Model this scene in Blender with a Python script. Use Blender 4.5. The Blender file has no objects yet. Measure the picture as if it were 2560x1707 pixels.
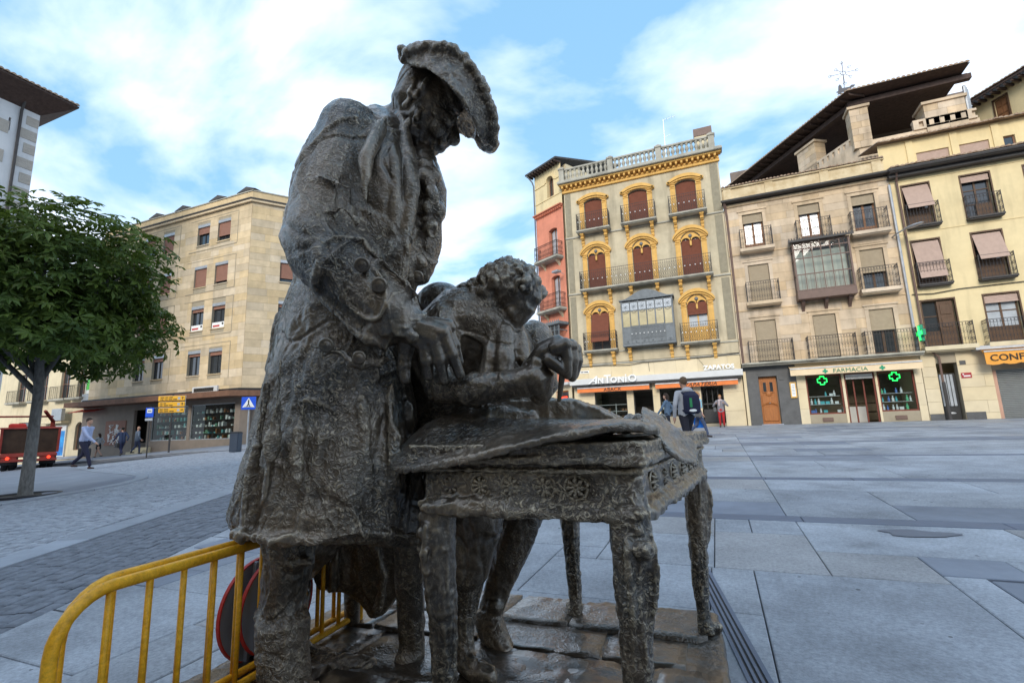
import bpy, math, random
import numpy as np
from mathutils import Vector, Matrix, Euler
random.seed(7)
S = bpy.context.scene
col = S.collection
R_ = math.radians
# ------------------------------------------------------------------ camera
F_PX, PITCH, ROLL, YAW = 1223.0, R_(9.75), R_(1.85), R_(22.2)
CAM = Vector((0, 0, 1.2))
_fw = Vector((-math.sin(YAW)*math.cos(PITCH), math.cos(YAW)*math.cos(PITCH), math.sin(PITCH)))
_r = Vector((math.cos(YAW), math.sin(YAW), 0))
_u = _r.cross(_fw)
_up = _u*math.cos(ROLL)+_r*math.sin(ROLL)
_rt = _r*math.cos(ROLL)-_u*math.sin(ROLL)
cd = bpy.data.cameras.new('camera'); cam = bpy.data.objects.new('camera', cd); col.objects.link(cam)
cd.sensor_width = 36; cd.lens = F_PX/2560*36; cd.clip_start = .05; cd.clip_end = 2000
M3 = Matrix((_rt, _up, -_fw)).transposed()
cam.matrix_world = Matrix.Translation(CAM) @ M3.to_4x4()
S.camera = cam
# ------------------------------------------------------------------ sky, sun, exposure
SUN_AZ, SUN_EL = R_(176), R_(25)       # azimuth measured from +Y towards +X
w = bpy.data.worlds.new('World'); S.world = w; w.use_nodes = True
nt = w.node_tree; N = nt.nodes; L = nt.links; N.clear()
out = N.new('ShaderNodeOutputWorld'); bg = N.new('ShaderNodeBackground'); bg.inputs[1].default_value = .15
sky = N.new('ShaderNodeTexSky'); sky.sky_type = 'NISHITA'; sky.sun_disc = False
sky.sun_elevation = SUN_EL; sky.sun_rotation = SUN_AZ; sky.air_density = 1.0; sky.dust_density = .6; sky.ozone_density = 1.2
tc = N.new('ShaderNodeTexCoord'); sep = N.new('ShaderNodeSeparateXYZ'); L.new(tc.outputs['Generated'], sep.inputs[0])
def wm(op, a, b=None, c=None, clamp=False):
    n = N.new('ShaderNodeMath'); n.operation = op; n.use_clamp = clamp
    for i, v in enumerate((a, b, c)):
        if v is None: continue
        if isinstance(v, (int, float)): n.inputs[i].default_value = v
        else: L.new(v, n.inputs[i])
    return n.outputs[0]
zz = wm('ADD', wm('MAXIMUM', sep.outputs[2], 0.0), .28)
cmb = N.new('ShaderNodeCombineXYZ'); L.new(wm('DIVIDE', sep.outputs[0], zz), cmb.inputs[0]); L.new(wm('DIVIDE', sep.outputs[1], zz), cmb.inputs[1])
mp = N.new('ShaderNodeMapping'); mp.inputs['Location'].default_value = (1.15, .35, 0); mp.inputs['Rotation'].default_value = (0, 0, .5); mp.inputs['Scale'].default_value = (1, 1.25, 1)
L.new(cmb.outputs[0], mp.inputs[0])
nz = N.new('ShaderNodeTexNoise'); nz.inputs['Scale'].default_value = 1.5; nz.inputs['Detail'].default_value = 7; nz.inputs['Roughness'].default_value = .52; nz.inputs['Distortion'].default_value = .35
L.new(mp.outputs[0], nz.inputs['Vector'])
rp = N.new('ShaderNodeValToRGB'); rp.color_ramp.elements[0].position = .42; rp.color_ramp.elements[1].position = .575
rp.color_ramp.elements[0].color = (0, 0, 0, 1); rp.color_ramp.elements[1].color = (1, 1, 1, 1)
L.new(nz.outputs['Fac'], rp.inputs[0])
mx = N.new('ShaderNodeMix'); mx.data_type = 'RGBA'
hz = N.new('ShaderNodeMix'); hz.data_type = 'RGBA'; hz.inputs[0].default_value = .62; L.new(sky.outputs[0], hz.inputs[6]); hz.inputs[7].default_value = (2.0, 4.1, 6.1, 1)
L.new(rp.outputs[0], mx.inputs[0]); L.new(hz.outputs[2], mx.inputs[6]); mx.inputs[7].default_value = (5.9, 6.6, 7.8, 1)
L.new(mx.outputs[2], bg.inputs[0]); L.new(bg.outputs[0], out.inputs[0])
sl = bpy.data.lights.new('sun', 'SUN'); sl.energy = 2.0; sl.angle = R_(22); sl.color = (1, .93, .82)
so = bpy.data.objects.new('sun', sl); col.objects.link(so)
sd = Vector((math.sin(SUN_AZ)*math.cos(SUN_EL), math.cos(SUN_AZ)*math.cos(SUN_EL), math.sin(SUN_EL)))
so.rotation_euler = sd.to_track_quat('Z', 'Y').to_euler(); so.location = (0, 0, 40)
S.render.engine = 'CYCLES'
S.view_settings.view_transform = 'Standard'; S.view_settings.look = 'None'; S.view_settings.gamma = 1; S.view_settings.exposure = .5
# ------------------------------------------------------------------ helpers
def at(px, py, d):
    """world point seen at photo pixel (2560 wide) standing d metres along the optical axis"""
    return CAM+(_fw+_rt*((px-1280)/F_PX)+_up*((853.5-py)/F_PX))*d
def gz(x, y):
    t = -.9*x-.5*y
    return .028*min(y, 45.)-.025*min(max(0., t-7), 40.)-.03*min(max(0., t-15), 25.)
class MB:
    def __init__(s): s.v = []; s.f = []; s.m = []; s.mi = 0
    def add(s, vs, fs):
        o = len(s.v); s.v += [tuple(p) for p in vs]; s.f += [tuple(i+o for i in f) for f in fs]; s.m += [s.mi]*len(fs); return s
    def box(s, a, b, c, d, e, f):
        return s.add([(a,c,e),(b,c,e),(b,d,e),(a,d,e),(a,c,f),(b,c,f),(b,d,f),(a,d,f)], [(3,2,1,0),(4,5,6,7),(0,1,5,4),(1,2,6,5),(2,3,7,6),(3,0,4,7)])
    def bevel(s, a, b, c, d, e, f, k=.01):
        vs = []
        for (z, i) in ((e, k), (e+k, 0), (f-k, 0), (f, k)):
            vs += [(a+i,c+i,z),(b-i,c+i,z),(b-i,d-i,z),(a+i,d-i,z)]
        fs = [(3,2,1,0),(12,13,14,15)]
        for l in range(3):
            for q in range(4): fs.append((l*4+q, l*4+(q+1)%4, l*4+4+(q+1)%4, l*4+4+q))
        return s.add(vs, fs)
    def quad(s, *p): return s.add(p, [tuple(range(len(p)))])
    def prism(s, poly, n, h):
        """closed polygon (3D points) extruded along vector n*h"""
        k = len(poly); n = Vector(n)*h
        a = [Vector(p) for p in poly]; b = [p+n for p in a]
        return s.add(a+b, [tuple(range(k))[::-1], tuple(range(k, 2*k))]+[(i, (i+1) % k, k+(i+1) % k, k+i) for i in range(k)])
    def loft(s, rings, cap=True, closed=True):
        k = len(rings[0]); vs = [p for r in rings for p in r]; fs = []
        for j in range(len(rings)-1):
            for i in range(k if closed else k-1):
                fs.append((j*k+i, j*k+(i+1) % k, (j+1)*k+(i+1) % k, (j+1)*k+i))
        if cap: fs += [tuple(range(k))[::-1], tuple(range((len(rings)-1)*k, len(rings)*k))]
        return s.add(vs, fs)
    def tube(s, pts, rad, n=8, round_ends=True):
        pts = [Vector(p) for p in pts]; rad = list(rad) if hasattr(rad, '__len__') else [rad]*len(pts)
        if round_ends:
            d0 = (pts[0]-pts[1]).normalized(); d1 = (pts[-1]-pts[-2]).normalized()
            pts = [pts[0]+d0*rad[0]*.85, pts[0]+d0*rad[0]*.5]+pts+[pts[-1]+d1*rad[-1]*.5, pts[-1]+d1*rad[-1]*.85]
            rad = [rad[0]*.35, rad[0]*.85]+rad+[rad[-1]*.85, rad[-1]*.35]
        rings = []; ref = None
        for i, p in enumerate(pts):
            t = (pts[min(i+1, len(pts)-1)]-pts[max(i-1, 0)]).normalized()
            if ref is None: ref = t.orthogonal().normalized()
            ref = (ref-t*ref.dot(t)).normalized(); b = t.cross(ref)
            rings.append([p+(ref*math.cos(2*math.pi*q/n)+b*math.sin(2*math.pi*q/n))*rad[i] for q in range(n)])
        return s.loft(rings)
    def bar(s, p, q, t=.012):
        return s.tube([p, q], t*.6, 4, False)
    def ell(s, c, r, n=12, m=8, rot=None):
        c = Vector(c); rings = []
        for j in range(m+1):
            th = math.pi*(j+.02 if j == 0 else (j-.02 if j == m else j))/m
            ring = []
            for i in range(n):
                p = Vector((r[0]*math.sin(th)*math.cos(2*math.pi*i/n), r[1]*math.sin(th)*math.sin(2*math.pi*i/n), -r[2]*math.cos(th)))
                ring.append(c+(rot @ p if rot else p))
            rings.append(ring)
        return s.loft(rings)
    def lathe(s, prof, n=10, c=(0, 0, 0)):
        return s.loft([[(c[0]+r*math.cos(2*math.pi*i/n), c[1]+r*math.sin(2*math.pi*i/n), c[2]+z) for i in range(n)] for r, z in prof])
    def mesh(s, name, mats, smooth=False):
        me = bpy.data.meshes.new(name); me.from_pydata([tuple(p) for p in s.v], [], s.f)
        for m in (mats if isinstance(mats, (list, tuple)) else [mats]): me.materials.append(m)
        if any(s.m): me.polygons.foreach_set('material_index', s.m)
        if smooth: me.polygons.foreach_set('use_smooth', [True]*len(s.f))
        me.update(); return me
    def obj(s, name, mats, parent=None, smooth=False):
        return link(name, s.mesh(name, mats, smooth), parent)
def link(name, data, parent=None, loc=None, rz=0, sc=None):
    o = bpy.data.objects.new(name, data); col.objects.link(o)
    if parent: o.parent = parent
    if loc is not None: o.location = loc
    if rz: o.rotation_euler = (0, 0, rz)
    if sc: o.scale = sc
    return o
def empty(name, loc=(0, 0, 0), rz=0): return link(name, None, None, loc, rz)
def tag(o, label=None, cat=None, group=None, kind=None):
    if label: o['label'] = label
    if cat: o['category'] = cat
    if group: o['group'] = group
    if kind: o['kind'] = kind
    return o
def copy_tree(o, parent=None):
    c = o.copy(); col.objects.link(c); c.parent = parent
    for ch in [x for x in col.objects if x.parent == o]: copy_tree(ch, c)
    return c
def text(s, size, depth, mat, name, parent, loc, rot=(R_(90), 0, 0), shear=0, sx=1, align='LEFT', bold=0):
    cu = bpy.data.curves.new(name, 'FONT'); cu.body = s; cu.size = size; cu.extrude = depth; cu.shear = shear; cu.align_x = align; cu.offset = bold; cu.resolution_u = 3
    t = bpy.data.objects.new(name, cu); col.objects.link(t)
    me = bpy.data.meshes.new_from_object(t.evaluated_get(bpy.context.evaluated_depsgraph_get()))
    bpy.data.objects.remove(t); me.materials.clear(); me.materials.append(mat)
    o = link(name, me, parent, loc); o.rotation_euler = rot; o.scale = (sx, 1, 1); return o
# ------------------------------------------------------------------ materials
def mat(name, c, r=.85, v=.14, s=1.5, b=.15, bs=45., m=0., rnd=0., c2=None, st=None, spec=.35, streak=0., em=None, bd=.012):
    M = bpy.data.materials.new(name); M.use_nodes = True; t = M.node_tree; n = t.nodes; l = t.links
    P = n['Principled BSDF']; P.inputs['Roughness'].default_value = r; P.inputs['Metallic'].default_value = m
    P.inputs['Specular IOR Level'].default_value = spec
    g = n.new('ShaderNodeNewGeometry'); pos = g.outputs['Position']
    if st:
        mpn = n.new('ShaderNodeMapping'); mpn.inputs['Scale'].default_value = st; l.new(pos, mpn.inputs[0]); pos = mpn.outputs[0]
    a = n.new('ShaderNodeTexNoise'); a.inputs['Scale'].default_value = s; a.inputs['Detail'].default_value = 7; a.inputs['Roughness'].default_value = .65; l.new(pos, a.inputs['Vector'])
    rp = n.new('ShaderNodeMapRange'); rp.inputs[1].default_value = .3; rp.inputs[2].default_value = .7; l.new(a.outputs['Fac'], rp.inputs[0])
    mx = n.new('ShaderNodeMix'); mx.data_type = 'RGBA'; l.new(rp.outputs[0], mx.inputs[0])
    mx.inputs[6].default_value = (*[x*(1-v) for x in c], 1); mx.inputs[7].default_value = (*(c2 if c2 else [min(1, x*(1+v)) for x in c]), 1)
    o = mx.outputs[2]
    if streak:
        q = n.new('ShaderNodeTexNoise'); q.inputs['Scale'].default_value = 2.2; q.inputs['Detail'].default_value = 5
        mq = n.new('ShaderNodeMapping'); mq.inputs['Scale'].default_value = (1, 1, .13); l.new(g.outputs['Position'], mq.inputs[0]); l.new(mq.outputs[0], q.inputs['Vector'])
        rq = n.new('ShaderNodeMapRange'); rq.inputs[1].default_value = .5; rq.inputs[2].default_value = .72; rq.inputs[3].default_value = 1; rq.inputs[4].default_value = 1-streak; l.new(q.outputs['Fac'], rq.inputs[0])
        h = n.new('ShaderNodeHueSaturation'); l.new(rq.outputs[0], h.inputs['Value']); l.new(o, h.inputs['Color']); o = h.outputs[0]
    if rnd:
        oi = n.new('ShaderNodeObjectInfo'); rr = n.new('ShaderNodeMapRange'); rr.inputs[3].default_value = 1-rnd; rr.inputs[4].default_value = 1+rnd; l.new(oi.outputs['Random'], rr.inputs[0])
        wn = n.new('ShaderNodeTexWhiteNoise'); wn.noise_dimensions = '1D'; l.new(oi.outputs['Random'], wn.inputs['W'])
        rs = n.new('ShaderNodeMapRange'); rs.inputs[3].default_value = 1-rnd*1.6; rs.inputs[4].default_value = 1+rnd*.9; l.new(wn.outputs['Value'], rs.inputs[0])
        h = n.new('ShaderNodeHueSaturation'); l.new(rr.outputs[0], h.inputs['Value']); l.new(rs.outputs[0], h.inputs['Saturation']); l.new(o, h.inputs['Color']); o = h.outputs[0]
    l.new(o, P.inputs['Base Color'])
    if b:
        f = n.new('ShaderNodeTexNoise'); f.inputs['Scale'].default_value = bs; f.inputs['Detail'].default_value = 5; l.new(pos, f.inputs['Vector'])
        bp = n.new('ShaderNodeBump'); bp.inputs['Strength'].default_value = b; bp.inputs['Distance'].default_value = bd; l.new(f.outputs['Fac'], bp.inputs['Height']); l.new(bp.outputs[0], P.inputs['Normal'])
    if em:
        P.inputs['Emission Color'].default_value = (*em[0], 1); P.inputs['Emission Strength'].default_value = em[1]
    return M
def glass(name, tint=(.75, .82, .82), k=.18):
    M = bpy.data.materials.new(name); M.use_nodes = True; t = M.node_tree; n = t.nodes; l = t.links; n.remove(n['Principled BSDF'])
    a = n.new('ShaderNodeBsdfTransparent'); a.inputs[0].default_value = (*tint, 1)
    g = n.new('ShaderNodeBsdfGlossy'); g.inputs['Roughness'].default_value = .02
    f = n.new('ShaderNodeFresnel'); f.inputs[0].default_value = 1.3
    x = n.new('ShaderNodeMath'); x.operation = 'ADD'; x.inputs[1].default_value = k*.1; l.new(f.outputs[0], x.inputs[0])
    m = n.new('ShaderNodeMixShader'); l.new(x.outputs[0], m.inputs[0]); l.new(a.outputs[0], m.inputs[1]); l.new(g.outputs[0], m.inputs[2]); l.new(m.outputs[0], n['Material Output'].inputs[0])
    return M
m_stone = mat('sandstone', (.56,.44,.28), .9, .16, 1.3, .25, 30, rnd=.13, streak=.12)
m_stonep = mat('pink_sandstone', (.56,.43,.29), .9, .2, 1.1, .3, 30, rnd=.12, streak=.3)
m_joint = mat('joint_mortar', (.34,.29,.21), .95, .1, 3, .1)
m_plast = mat('grey_plaster', (.50,.43,.30), .95, .2, .9, .25, 60, streak=.32)
m_quoin = mat('rough_render', (.30,.265,.19), .98, .15, 4, .9, 55, bd=.03)
m_ochre = mat('ochre_paint', (.66,.39,.11), .75, .12, 4, .15, 60, streak=.15)
m_grey = mat('grey_stone_trim', (.38,.36,.30), .9, .18, 2, .2, streak=.3)
m_salm = mat('salmon_plaster', (.66,.25,.16), .92, .16, .9, .2, 50, streak=.25)
m_yell = mat('yellow_plaster', (.70,.57,.33), .93, .13, .6, .15, 50, streak=.2)
m_yell2 = mat('pale_yellow_plaster', (.70,.56,.31), .93, .10, .9, .12, 50, streak=.12)
m_cream = mat('cream_shop_cladding', (.66,.55,.36), .7, .10, 1.2, .1, 30, rnd=.06)
m_creamB = mat('cream_plaster', (.62,.53,.36), .9, .1, 1, .15, streak=.15)
m_white = mat('white_render', (.62,.62,.62), .9, .08, 1, .2, streak=.15)
m_brick = mat('grey_brick_course', (.42,.38,.33), .95, .12, 3, .7, 9, st=(1,1,7), bd=.03)
m_iron = mat('wrought_iron', (.035,.033,.036), .55, .2, 8, .1, m=.4)
m_lead = mat('grey_painted_iron', (.15,.165,.175), .6, .2, 5, .15)
m_brown = mat('brown_painted_metal', (.15,.095,.075), .55, .15, 5, .1)
m_tile = mat('roof_tile', (.30,.16,.10), .9, .35, 6, .3, 20, c2=(.42,.33,.24))
m_dark = mat('dark_timber', (.075,.05,.042), .85, .3, 6, .3, 30)
m_gutter = mat('dark_gutter', (.055,.05,.048), .6, .2, 3, .1)
m_wood = mat('stained_wood', (.21,.095,.04), .55, .3, 3, .3, 25, st=(6,6,1))
m_dwood = mat('dark_wood', (.10,.055,.03), .6, .3, 3, .3, 25, st=(6,6,1))
m_door = mat('orange_wood_door', (.36,.13,.035), .5, .25, 3, .3, 25, st=(6,6,1))
m_blindr = mat('red_brown_slat_blind', (.17,.055,.03), .75, .15, 6, .2, 60)
m_blindp = mat('faded_mauve_blind', (.44,.32,.26), .85, .08, 6, .15, 60)
m_blindb = mat('beige_blind', (.36,.29,.20), .85, .08, 6, .15, 60)
m_blinds = mat('brown_roller_shutter', (.26,.13,.09), .7, .08, 3, .1, 60)
m_frame = mat('brown_window_frame', (.20,.10,.06), .6, .15, 5, .1)
m_bframe = mat('dark_window_frame', (.03,.03,.03), .5, .1, 5, .05)
m_pane = mat('dark_window_glass', (.03,.035,.04), .06, .2, 1.5, .03, 2, spec=.9)
m_panew = mat('curtained_window_glass', (.42,.45,.48), .12, .15, 2, .03, 2, spec=.8)
m_paney = mat('yellowed_glass', (.42,.35,.19), .18, .2, 2, .03, 2, spec=.7)
m_paneb = mat('blue_reflecting_glass', (.02,.05,.16), .04, .1, 1, .02, 2, spec=1)
m_glass = glass('shop_glass')
m_room = mat('shop_interior', (.10,.085,.07), .9, .3, 1.5, 0)
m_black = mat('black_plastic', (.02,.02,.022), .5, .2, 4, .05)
m_wpaint = mat('white_paint', (.78,.78,.76), .5, .04, 3, .03)
m_orange = mat('orange_canvas', (.72,.20,.055), .85, .08, 3, .2, 80)
m_oranged = mat('yellow_orange_canvas', (.74,.33,.06), .85, .08, 3, .2, 80)
m_cream2 = mat('cream_canvas', (.72,.56,.36), .85, .06, 2, .15, 80)
m_alu = mat('white_aluminium', (.58,.58,.57), .45, .06, 2, .05)
m_slate = mat('dark_grey_stone', (.10,.10,.10), .6, .22, 2.5, .2, 25)
m_shut = mat('steel_roller_shutter', (.30,.31,.30), .5, .1, 3, .1, m=.5)
m_green = mat('green_sign', (.01,.26,.13), .5, .1, 3, .05)
m_neon = mat('lit_green_neon', (0,.6,.15), .5, 0, 1, 0, em=((.02,1,.12), 2.2))
m_redl = mat('lit_red_lamp', (.7,.03,.02), .4, 0, 1, 0, em=((1,.06,.02), 1.6))
m_red = mat('red_paint', (.50,.03,.02), .5, .15, 4, .05)
m_blue = mat('blue_sign_face', (.01,.09,.62), .4, .05, 3, .02)
m_txt = mat('dark_lettering', (.03,.025,.02), .7, .05, 3, 0)
m_txtg = mat('green_lettering', (.05,.20,.12), .7, .05, 3, 0)
m_steel = mat('galvanised_steel', (.42,.43,.44), .45, .15, 4, .1, m=.6)
# ------------------------------------------------------------------ ground
def spots(M, scale=9., thr=.085, k=.7):
    """scatter small dark gum marks / grime over an existing material"""
    t = M.node_tree; n = t.nodes; l = t.links; P = n['Principled BSDF']; src = P.inputs['Base Color'].links[0].from_socket
    g = n.new('ShaderNodeNewGeometry')
    mp_ = n.new('ShaderNodeMapping'); mp_.inputs['Scale'].default_value = (1, 1, .01); l.new(g.outputs['Position'], mp_.inputs[0])
    nz_ = n.new('ShaderNodeTexNoise'); nz_.inputs['Scale'].default_value = 14; l.new(mp_.outputs[0], nz_.inputs['Vector'])
    ad = n.new('ShaderNodeMixRGB'); ad.blend_type = 'LINEAR_LIGHT'; ad.inputs[0].default_value = .03; l.new(mp_.outputs[0], ad.inputs[1]); l.new(nz_.outputs['Color'], ad.inputs[2])
    v = n.new('ShaderNodeTexVoronoi'); v.inputs['Scale'].default_value = scale; v.inputs['Randomness'].default_value = 1; l.new(ad.outputs[0], v.inputs['Vector'])
    sp = n.new('ShaderNodeSeparateColor'); l.new(v.outputs['Color'], sp.inputs[0])
    th = n.new('ShaderNodeMath'); th.operation = 'MULTIPLY'; th.inputs[1].default_value = thr*1.6; l.new(sp.outputs[0], th.inputs[0])
    lt = n.new('ShaderNodeMath'); lt.operation = 'LESS_THAN'; l.new(v.outputs['Distance'], lt.inputs[0]); l.new(th.outputs[0], lt.inputs[1])
    gt = n.new('ShaderNodeMath'); gt.operation = 'GREATER_THAN'; gt.inputs[1].default_value = .5; l.new(sp.outputs[1], gt.inputs[0])
    mu = n.new('ShaderNodeMath'); mu.operation = 'MULTIPLY'; l.new(lt.outputs[0], mu.inputs[0]); l.new(gt.outputs[0], mu.inputs[1])
    mk = n.new('ShaderNodeMath'); mk.operation = 'MULTIPLY'; mk.inputs[1].default_value = k; l.new(mu.outputs[0], mk.inputs[0])
    mx_ = n.new('ShaderNodeMix'); mx_.data_type = 'RGBA'; l.new(mk.outputs[0], mx_.inputs[0]); l.new(src, mx_.inputs[6]); mx_.inputs[7].default_value = (.05, .05, .055, 1)
    nf = n.new('ShaderNodeTexNoise'); nf.inputs['Scale'].default_value = 42; nf.inputs['Detail'].default_value = 6; nf.inputs['Roughness'].default_value = .8; l.new(g.outputs['Position'], nf.inputs['Vector'])
    rf = n.new('ShaderNodeMapRange'); rf.inputs[1].default_value = .3; rf.inputs[2].default_value = .7; rf.inputs[3].default_value = .66; rf.inputs[4].default_value = 1.34; l.new(nf.outputs['Fac'], rf.inputs[0])
    hf = n.new('ShaderNodeHueSaturation'); l.new(rf.outputs[0], hf.inputs['Value']); l.new(mx_.outputs[2], hf.inputs['Color'])
    l.new(hf.outputs[0], P.inputs['Base Color'])
    return M
m_base = mat('joint_grit', (.12,.12,.13), .95, .2, 3, .4, 80)
m_slab = spots(mat('grey_granite_slab', (.31,.325,.355), .72, .34, 1.3, .2, 130, rnd=.10), 7.)
m_slabb = spots(mat('beige_granite_slab', (.315,.31,.315), .72, .2, 1.6, .2, 130, rnd=.05), 7.)
m_slabd = mat('dark_granite_slab', (.20,.22,.265), .65, .22, 1.8, .15, 130, rnd=.10)
m_band = mat('blue_grey_band_stone', (.145,.165,.215), .6, .12, 2.5, .12, 130, rnd=.06)
m_sett = mat('dark_setts', (.165,.175,.20), .75, .35, 9, .25, 90)
m_cob = mat('worn_cobbles', (.31,.325,.36), .7, .35, 8, .25, 90)
m_kerb = mat('kerb_granite', (.30,.32,.36), .75, .12, 3, .2, 100, rnd=.07)
m_asph = mat('asphalt', (.07,.073,.08), .85, .2, 2, .4, 120)
m_walk = mat('sidewalk_paving', (.25,.265,.30), .8, .15, 1.6, .3, 60)
def sheet(name, xs, ys, dz, m, kind='structure'):
    mb = MB(); nx = len(xs)
    mb.v = [(x, y, gz(x, y)+dz) for y in ys for x in xs]
    mb.f = [(j*nx+i, j*nx+i+1, (j+1)*nx+i+1, (j+1)*nx+i) for j in range(len(ys)-1) for i in range(nx-1)]; mb.m = [0]*len(mb.f)
    return tag(mb.obj(name, m, None, True), kind=kind)
_xs = [-700,-300,-150,-100,-80]+list(range(-66, 32, 3))+[45,70,120,300,700]
_ys = [-400,-150,-60,-30]+list(range(-18, 60, 3))+[75,110,200,400,900]
sheet('ground', _xs, _ys, -.06, m_base)
pav = sheet('pavement', [-16+i*2 for i in range(18)], [-2+i*2 for i in range(16)], -.012, m_base)
def slab(x0, x1, y0, y1, m, parent=pav, name='paving_slab', g=.004, dz=None):
    h = random.uniform(-.002, .002) if dz is None else dz
    mb = MB(); k = .006; x0 += g; x1 -= g; y0 += g; y1 -= g
    vs = []
    for (i, zt) in ((0, -.03), (0, .017+h), (k, .022+h)):
        for (x, y) in ((x0+i, y0+i), (x1-i, y0+i), (x1-i, y1-i), (x0+i, y1-i)): vs.append((x, y, gz(x, y)+zt))
    fs = [(8,9,10,11)]
    for l in range(2):
        for q in range(4): fs.append((l*4+q, l*4+(q+1) % 4, l*4+4+(q+1) % 4, l*4+4+q))
    mb.add(vs, fs)
    return mb if parent is None else mb.obj(name, m, parent)
def sline(y): return -4.08-.5*(y-1.75)          # edge of the sett strip
def pick():
    r = random.random(); return m_slabb if r < .17 else (m_slabd if r < .27 else m_slab)
hand = [(-.12,.62,4.07,5.18,m_slabb),(-.12,.2,5.18,5.73,m_slab),(.2,.62,5.18,5.73,m_slab),(.62,2.2,4.68,5.73,m_slab),(2.2,4.2,4.68,5.73,m_slabb),
        (.62,1.27,4.07,4.68,m_slabb),(.14,1.27,1.9,4.07,m_slab),(1.27,1.77,4.24,4.68,m_slabd),(1.77,3.4,4.2,4.68,m_slab),(1.5,2.9,3.19,4.2,m_slabd),(1.27,1.5,3.19,4.24,m_slab),
        (1.27,2.6,2.88,3.19,m_band),(1.27,2.6,1.6,2.88,m_slab),(.3,1.27,.2,1.9,m_slab),(-1.35,-.14,3.25,4.07,m_slab),(-1.0,-.12,4.07,5.0,m_slab),(-1.0,-.12,5.0,5.73,m_slabb),
        (-2.2,-1.0,4.4,5.73,m_slab),(-2.57,-1.35,3.25,4.4,m_slab),(-2.57,-2.35,1.0,3.25,m_slab),(-3.03,-2.57,.6,2.2,m_slab),(-3.03,-2.57,2.2,4.4,m_slabb),(-4.0,-3.03,1.6,2.59,m_slab),(-4.0,-3.03,2.59,4.1,m_slab),(-3.71,-2.9,.4,1.6,m_slab),(-4.3,-3.03,4.1,5.73,m_slab),(-3.03,-2.2,4.4,5.73,m_slab)]
hand += [(-2.35,.14,.3,3.25,m_slab),(-.14,.14,3.25,4.07,m_slab),(-1.35,-1.0,4.07,4.4,m_slab)]
for a in hand: slab(*a)
for y0 in [1.2+.9*i for i in range(22)]:
    mb = MB(); vs = [(x, y, gz(x, y)+z) for z in (-.03, .012) for x, y in ((sline(y0)-.02, y0+.01), (sline(y0)+1.5, y0+.01), (sline(y0+.9)+1.5, y0+.89), (sline(y0+.9)-.02, y0+.89))]
    mb.add(vs, [(4,5,6,7),(0,1,5,4),(1,2,6,5),(2,3,7,6),(3,0,4,7)]).obj('edge_slab', m_slab, pav)
for (x0, x1, y0, y1) in ((-4.5,-4.0,2.59,2.97),(-4.75,-4.0,2.97,3.5),(-4.9,-4.0,3.5,4.1)): slab(x0, x1, y0, y1, m_slabd)
bands = [(5.73,5.98),(8.65,8.93),(12.2,12.44),(16.1,16.36),(20.5,20.78)]
for i, (a, b) in enumerate(bands):
    x = sline(a)+.3+random.random(); 
    while x < .5*a+2.5:
        l_ = random.choice((.9, 1.15, 1.6)); slab(x, x+l_, a, b, m_band, name='band_stone'); x += l_
zones = [(5.98,8.65),(8.93,12.2),(12.44,16.1),(16.36,20.5)]
for (a, b) in zones:
    ys = [a]
    while ys[-1] < b-1.3: ys.append(ys[-1]+random.choice((.75, .95, 1.2)))
    ys[-1] = b if b-ys[-1] < .5 else ys[-1]
    if ys[-1] != b: ys.append(b)
    for y0, y1 in zip(ys[:-1], ys[1:]):
        for (s0, s1) in ((sline(y0)+.35, .57), (.57, .5*y1+2.2)):
            x = s0
            while x < s1-.05:
                l_ = random.choice((1.1, 1.5, 1.9, 2.4)); e = min(s1, x+l_)
                if s1-e < .5: e = s1
                slab(x, e, y0, y1, pick()); x = e
far = MB(); y = 20.78
while y < 28.3:
    h_ = random.choice((.7, .9, 1.1)); x = sline(y)+.3
    while x < .5*y+3:
        l_ = random.choice((1.1, 1.5, 2.0)); mb = slab(x, x+l_, y, min(28.42, y+h_), None, None); far.mi = random.choice((0, 0, 0, 0, 1, 2)); far.add(mb.v, mb.f); x += l_
    y += h_
tag(far.obj('paving_slabs_beyond', [m_slab, m_slabb, m_slabd], pav), kind='stuff')
# dark irregular stain on the slabs
mb = MB(); ring = []
for i in range(22):
    a = 2*math.pi*i/22; r_ = 1+.16*math.sin(3*a+1)+.1*math.sin(5*a); x = 1.5+.27*r_*math.cos(a); y = 5.42+.13*r_*math.sin(a); ring.append((x, y, gz(x, y)+.0265))
mb.quad(*ring); mb.obj('stain', mat('wet_stain', (.155,.165,.195), .6, .1, 4, .1, 130), pav)
# ------- sett strip, kerb, cobbled street (all along one slanted line)
_d = Vector((-.447, .894, 0)); _n = Vector((-.894, -.447, 0)); _o = Vector((-4.08, 1.75, 0))
def LP(a, b): p = _o+_d*a+_n*b; return p.x, p.y
isl = [(-10.9,-9),(-11.3,1),(-11.5,4.7),(-11.75,6.2),(-12.2,7.1),(-12.9,7.9),(-13.8,8.45),(-15.2,8.95),(-18,9.7),(-23,11.6),(-28,13.2),(-34,14.2),(-60,12),(-60,-9)]
walk = [(-70,15.2),(-38,16.2),(-34.5,16.4),(-28.4,16.9),(-24,17.6),(-21.0,18.6),(-19,20.5),(-18,24),(-16.5,30),(-14,34),(-20,40),(-27,26),(-29.6,23.3),(-75,23.3)]
def inside(p, poly):
    c = False; j = len(poly)-1
    for i in range(len(poly)):
        if (poly[i][1] > p[1]) != (poly[j][1] > p[1]) and p[0] < (poly[j][0]-poly[i][0])*(p[1]-poly[i][1])/(poly[j][1]-poly[i][1])+poly[i][0]: c = not c
        j = i
    return c
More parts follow.
